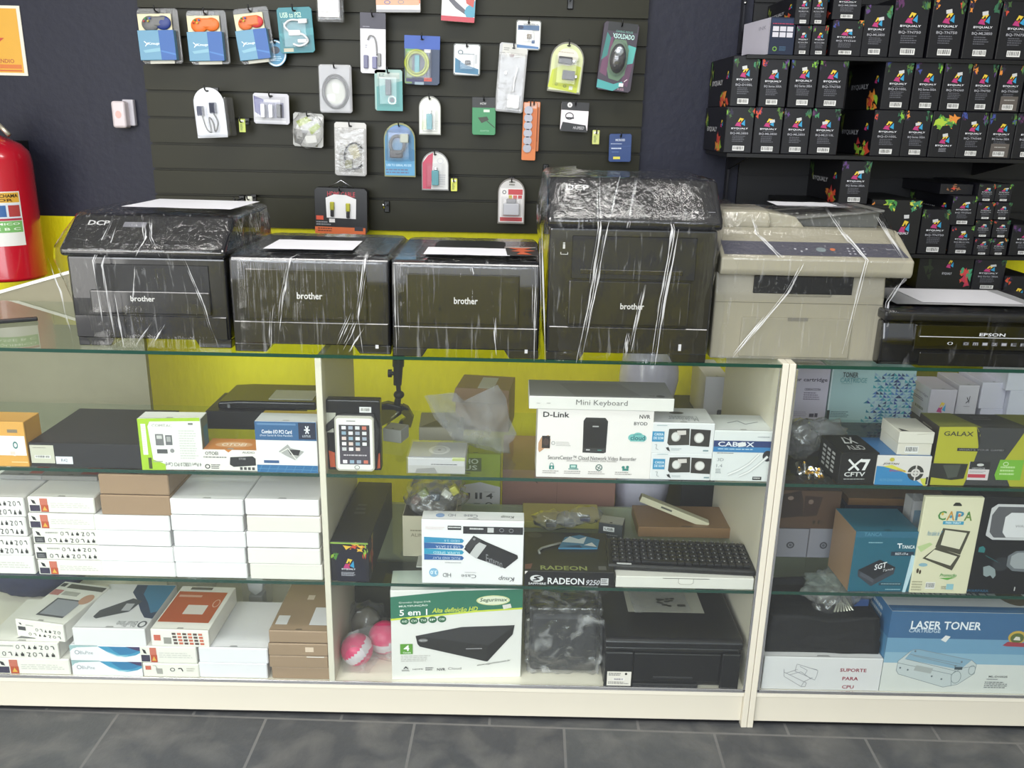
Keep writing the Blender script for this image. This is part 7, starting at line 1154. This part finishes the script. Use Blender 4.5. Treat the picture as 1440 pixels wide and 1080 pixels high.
# shelf under the two stacked rows
z3 = Z(1210, 219, YR); shelf(1022, 1480, z3, 'black wall shelf under the two long rows of toner boxes')
row3 = [(1020, 1060), (1060, 1100), (1101, 1140), (1140, 1181)]; row3r = [(1227, 1270, 'n'), (1270, 1309, 'n'), (1309, 1349, 'g'), (1349, 1388, 'n'), (1389, 1428, 's'), (1429, 1468, 'n')]
hr = Z(1100, 149, YR)-z3; hrr = Z(1330, 158, YR)-z3; hr = (hr+hrr)/2
for i, (a, c) in enumerate(row3): tb(a, c, 149, z3, 'black toner box, %s in the left block of the lower long row' % ORD[i], h=hr)
for i, (a, c, k) in enumerate(row3r): tb(a, c, 158, z3, ('black toner box splashed bright green over its whole front' if k == 'g' else 'black toner box with grey sticker, %s in the right block of the lower long row' % ORD[i] if k == 's' else 'black toner box, %s in the right block of the lower long row' % ORD[i]), k, h=hr)
z2_ = z3+hr; row2 = [(1029, 1067), (1069, 1108), (1110, 1149), (1151, 1192)]; row2r = [(1243, 1284, 'n'), (1285, 1325, 'n'), (1326, 1365, 'n'), (1366, 1402, 'n'), (1403, 1440, 's'), (1441, 1478, 'n')]
h2r = Z(1110, 79, YR)-z2_
for i, (a, c) in enumerate(row2): tb(a, c, 79, z2_, 'black toner box, %s in the left block of the upper long row' % ORD[i], h=h2r-.006*(i == 1))
for i, (a, c, k) in enumerate(row2r): tb(a, c, 87, z2_, ('black toner box with grey sticker, %s in the right block of the upper long row' if k == 's' else 'black toner box, %s in the right block of the upper long row') % ORD[i], k, h=h2r-.004)
# top shelf
z1 = Z(1250, 80.5, YR); shelf(1050, 1480, z1, 'black wall shelf at the top right holding the tall toner boxes')
for i, (a, c, yt) in enumerate(((1214, 1254, 6), (1256, 1306, -4), (1309, 1356, -4), (1358, 1404, -2), (1406, 1452, 1))): tb(a, c, yt, z1, 'tall black toner box, %s on the top shelf' % ORD[i], 'n')
zq = tb(1169, 1213, 28, z1, 'square black toner box at the left end of the tall ones, lower')
tb(1172, 1213, -20, zq, 'square black toner box standing on another left of the tall ones')
for i, (a, c) in enumerate(((1119, 1141), (1142, 1165))):
    zq = tb(a, c, 35, z1, ('small black toner box right beside the white ink box, lower', 'small black toner box between the small stack and square boxes, lower')[i])
    tb(a, c, -10, zq, ('small black toner box right beside the white ink box, upper', 'small black toner box between the small stack and square boxes, upper')[i])
xc, w, h = size(1082, 1119, 24, YR, z1)
carton('ink_box', 'navy box with white side and small white pictures on the top shelf', 'box', w, .2, h, (xc, YR+.003, z1), .12, col='#222c44', faces={'L': '#c9c4d4'}, art={'F': ((0, 0, 100, 140), [('r', 4, 6, 96, 22, '#2a3a5c'), ('n', 8, 22, 92, 28, 1, '#c03a5c')]+[('r', 10+i*28, 34+j*22, 34+i*28, 52+j*22, '#d0ccd8') for i in range(3) for j in range(2)]+[('o', 24, 118, 9, 9, 4, '#6a9a3c'), ('n', 42, 108, 72, 126, 4, '#4a6a8c')]), 'L': ((0, 0, 100, 100), [('t', 60, 20, 86, 30, 'INK', '#9a96a8')])})
carton('toner_box', 'black toner box with red flames lying behind the navy ink box', 'box', w*.95, .06, .06, (xc+.0, YR+.215, z1+.0), 0, col=NB, seam=False, art={'F': ((0, 0, 100, 100), clipf(splash(70, 50, 30, 50, 4, ['#d8452c', '#e8862a'], 8), (0, 0, 100, 100)))})
# lone box on a dark shelf
z4 = Z(1200, 287, YR); shelf(1120, 1250, z4, 'short black wall shelf under the single toner box'); tb(1182, 1224, 226, z4, 'single black toner box alone on its shelf')
# lower group
z5 = Z(1330, 358, YR); shelf(1210, 1480, z5, 'black wall shelf behind the beige printer with mixed toner boxes')
xc, w, h = size(1222, 1293, 281, YR, z5)
carton('toner_box', 'widest black toner box with green and yellow flames along its top', 'box', w, DR, h, (xc, YR, z5), 0, col='#111114', seam=False, art={'F': ((500, 335, 870, 660), clipf(splash(520, 360, 30, 40, 1, ['#e8862a'], 4)+splash(640, 365, 60, 40, 3, ['#6aa82c', '#c8cc3a', '#3a8a3c'], 12)+splash(815, 365, 55, 40, 5, ['#c8cc3a', '#3a8a5c', '#a8b82c'], 12), (500, 335, 870, 660))+emblem(757, 495, 38)+[('t', 700, 528, 795, 544, 'BYQUALY', '#e4e4ec', 'b'), ('p', [(742, 424), (780, 422), (782, 444), (746, 446)], '#c8c8ca'), ('n', 722, 570, 780, 600, 3, '#4c4c54'), ('r', 715, 612, 768, 640, '#5a5a64')])})
tb(1294, 1336, 294, z5, 'black toner box standing between the widest one and the pair of stacked ones')
zq = tb(1337, 1372, 318, z5, 'lower of two stacked square toner boxes left of the tiny ones', h=Z(1350, 317, YR)-z5)
zq2 = tb(1338, 1374, 275, zq, 'upper of two stacked square toner boxes left of the tiny ones')
xc, w, _ = size(1345, 1378, 270, YR, zq2); carton('toner_box', 'flat black toner carton lying across the upper square one', 'box', w*1.4, DR, .03, (xc-.02, YR+.03, zq2), 0, col=NB, seam=False, art={'F': ((0, 0, 100, 30), clipf(splash(40, 10, 30, 14, 4, ['#d8452c', '#8a5a3c'], 6), (0, 0, 100, 30)))})
for j in range(2):
    zc = z5; hh = (Z(1400, 256, YR)-z5)/4
    for i in range(4):
        xa = (1373, 1398)[j]
        tb(xa, xa+24, 300, zc, 'tiny black ink box, %s from the bottom in the %s column' % (ORD[i], ('first', 'second')[j]), h=hh*.98); zc += hh*.98
tb(1423, 1470, 316, z5, 'black toner box right of the tiny boxes, cut off at the photo edge')
# lowest row behind the low inkjet
z7 = Z(1330, 456, YR); z6 = Z(1330, 408, YR)
shelf(1230, 1480, z7, 'black wall shelf low behind the inkjet printer')
for i, (a, c) in enumerate(((1247, 1277), (1279, 1320), (1321, 1362), (1363, 1404))):
    tb(a, c, 408, z7, 'black toner box, %s in the lowest row behind the inkjet' % ORD[i], h=z6-z7)
xc, w, h = size(1369, 1413, 363, YR+.01, z6)
carton('toner_box', 'black toner box with long red-flamed side facing out above the lowest row', 'box', w, .1, h, (xc, YR+.012, z6), 0, col='#14141e', seam=False, art={'F': toner_art(77, 'n')})
xc2, w2, h2 = size(1291, 1368, 361, YR+.01, z6)
carton('toner_box', 'wide black toner box with bright red splash next to the emblem, above the lowest row', 'box', w2, .1, h2, (xc2, YR+.012, z6), .0, col='#0f0f12', seam=False, art={'F': ((800, 680, 1140, 860), clipf(splash(1095, 780, 46, 60, 5, ['#d83a3c', '#e0503a', '#c83050', '#3a9a6c'], 18)+splash(870, 740, 50, 60, 8, ['#26301c'], 6), (800, 680, 1140, 860))+emblem(990, 720, 22)+[('t', 950, 765, 1010, 780, 'BYQUALY', '#b8b8c0', 'b')])})
tb(1408, 1450, 388, z7, 'black toner box at the photo edge, taller than the lowest row')
# ------------------------------------------------------------------ parts of parts, and groups of repeats
NEST = {'feeder_tray': 'document_feeder', 'carry_handle': 'valve', 'squeeze_lever': 'valve', 'hose': 'valve', 'clamp_screw': 'clamp_body', 'clamp_jaw': 'clamp_body', 'locking_knob': 'upper_tube', 'paper_slip': 'case_body', 'side_sticker': 'case_body',
        'usb_port': 'housing', 'output_slot': 'housing', 'output_recess': 'housing', 'rating_label': 'front_panel', 'control_panel': 'scanner_lid', 'edge_trim': 'panel_board', 'usb_plug': 'usb_stick', 'metal_channel': 'front_glass', 'plinth_shadow_strip': 'plinth', 'blister': 'card', 'plug_body': 'card', 'cable_plug': 'card', 'coin_cell': 'card', 'reader_top': 'card_reader', 'strap_loop': 'strap', 'bracket': 'shelf_board'}
for o in list(SC.objects):
    k = o.name.split('.')[0]
    if o.parent and o.parent.parent is None and k in NEST:
        p = [c for c in o.parent.children if c.name.split('.')[0] == NEST[k] and c is not o]
        if p: o.parent = p[0]
GR = {'plain_white_box': 'plain white cartons stacked in the first counter bay', 'spare_part_box': 'printed white spare part cartons in the first counter bay', 'brown_box': 'brown cardboard boxes in the counter', 'display_hook': 'wire hooks of the slat wall', 'adapter_pack': 'adapter blister packs on the slat wall',
      'controller_pack': 'controller packs hanging at the top of the slat wall', 'price_tag': 'price tags on the slat wall', 'battery_strip': 'strips of coin cells on the slat wall', 'speaker_box': 'speaker cartons on the top glass shelf', 'toner_carton': 'toner cartons on the rear table', 'gift_box': 'dim white cartons on the middle shelf',
      'striped_ball': 'pink balls on the bottom deck', 'wall_shelf': 'black wall shelves for toner boxes', 'paper_sheet': 'paper sheets on the printers', 'laser_printer': 'plastic-wrapped black printers on the counter', 'wave_box': 'blue wave cartons on the bottom deck', 'small_parts_bag': 'small parts bags on the middle shelf', 'inkjet_printer': 'black inkjet printers', 'display_counter': 'white glass-top counters',
      'cable_bag': 'bagged cables', 'shelf_upright': 'shelf uprights on the navy wall', 'card_box': 'adapter card cartons on the top glass shelf', 'crumpled_bag': 'crumpled clear bags in the counter', 'tablet_box': 'tablet cartons on the bottom deck'}
tops = [o for o in SC.objects if o.parent is None and o.get('label')]
for o in tops:
    k = o.name.split('.')[0]
    if k == 'toner_box' and o.location.y > 2.4: o['group'] = 'black toner boxes on the wall shelves'
    elif k in GR and sum(1 for q in tops if q.name.split('.')[0] == k) > 1: o['group'] = GR[k]
SC.view_settings.view_transform = 'Standard'
SC.view_settings.exposure = 0.0
SC.cycles.transparent_max_bounces = 32
SC.cycles.max_bounces = 7; SC.cycles.diffuse_bounces = 3; SC.cycles.glossy_bounces = 3
SC.cycles.caustics_reflective = False; SC.cycles.caustics_refractive = False
SC.cycles.sample_clamp_indirect = 4
SC.cycles.use_denoising = True
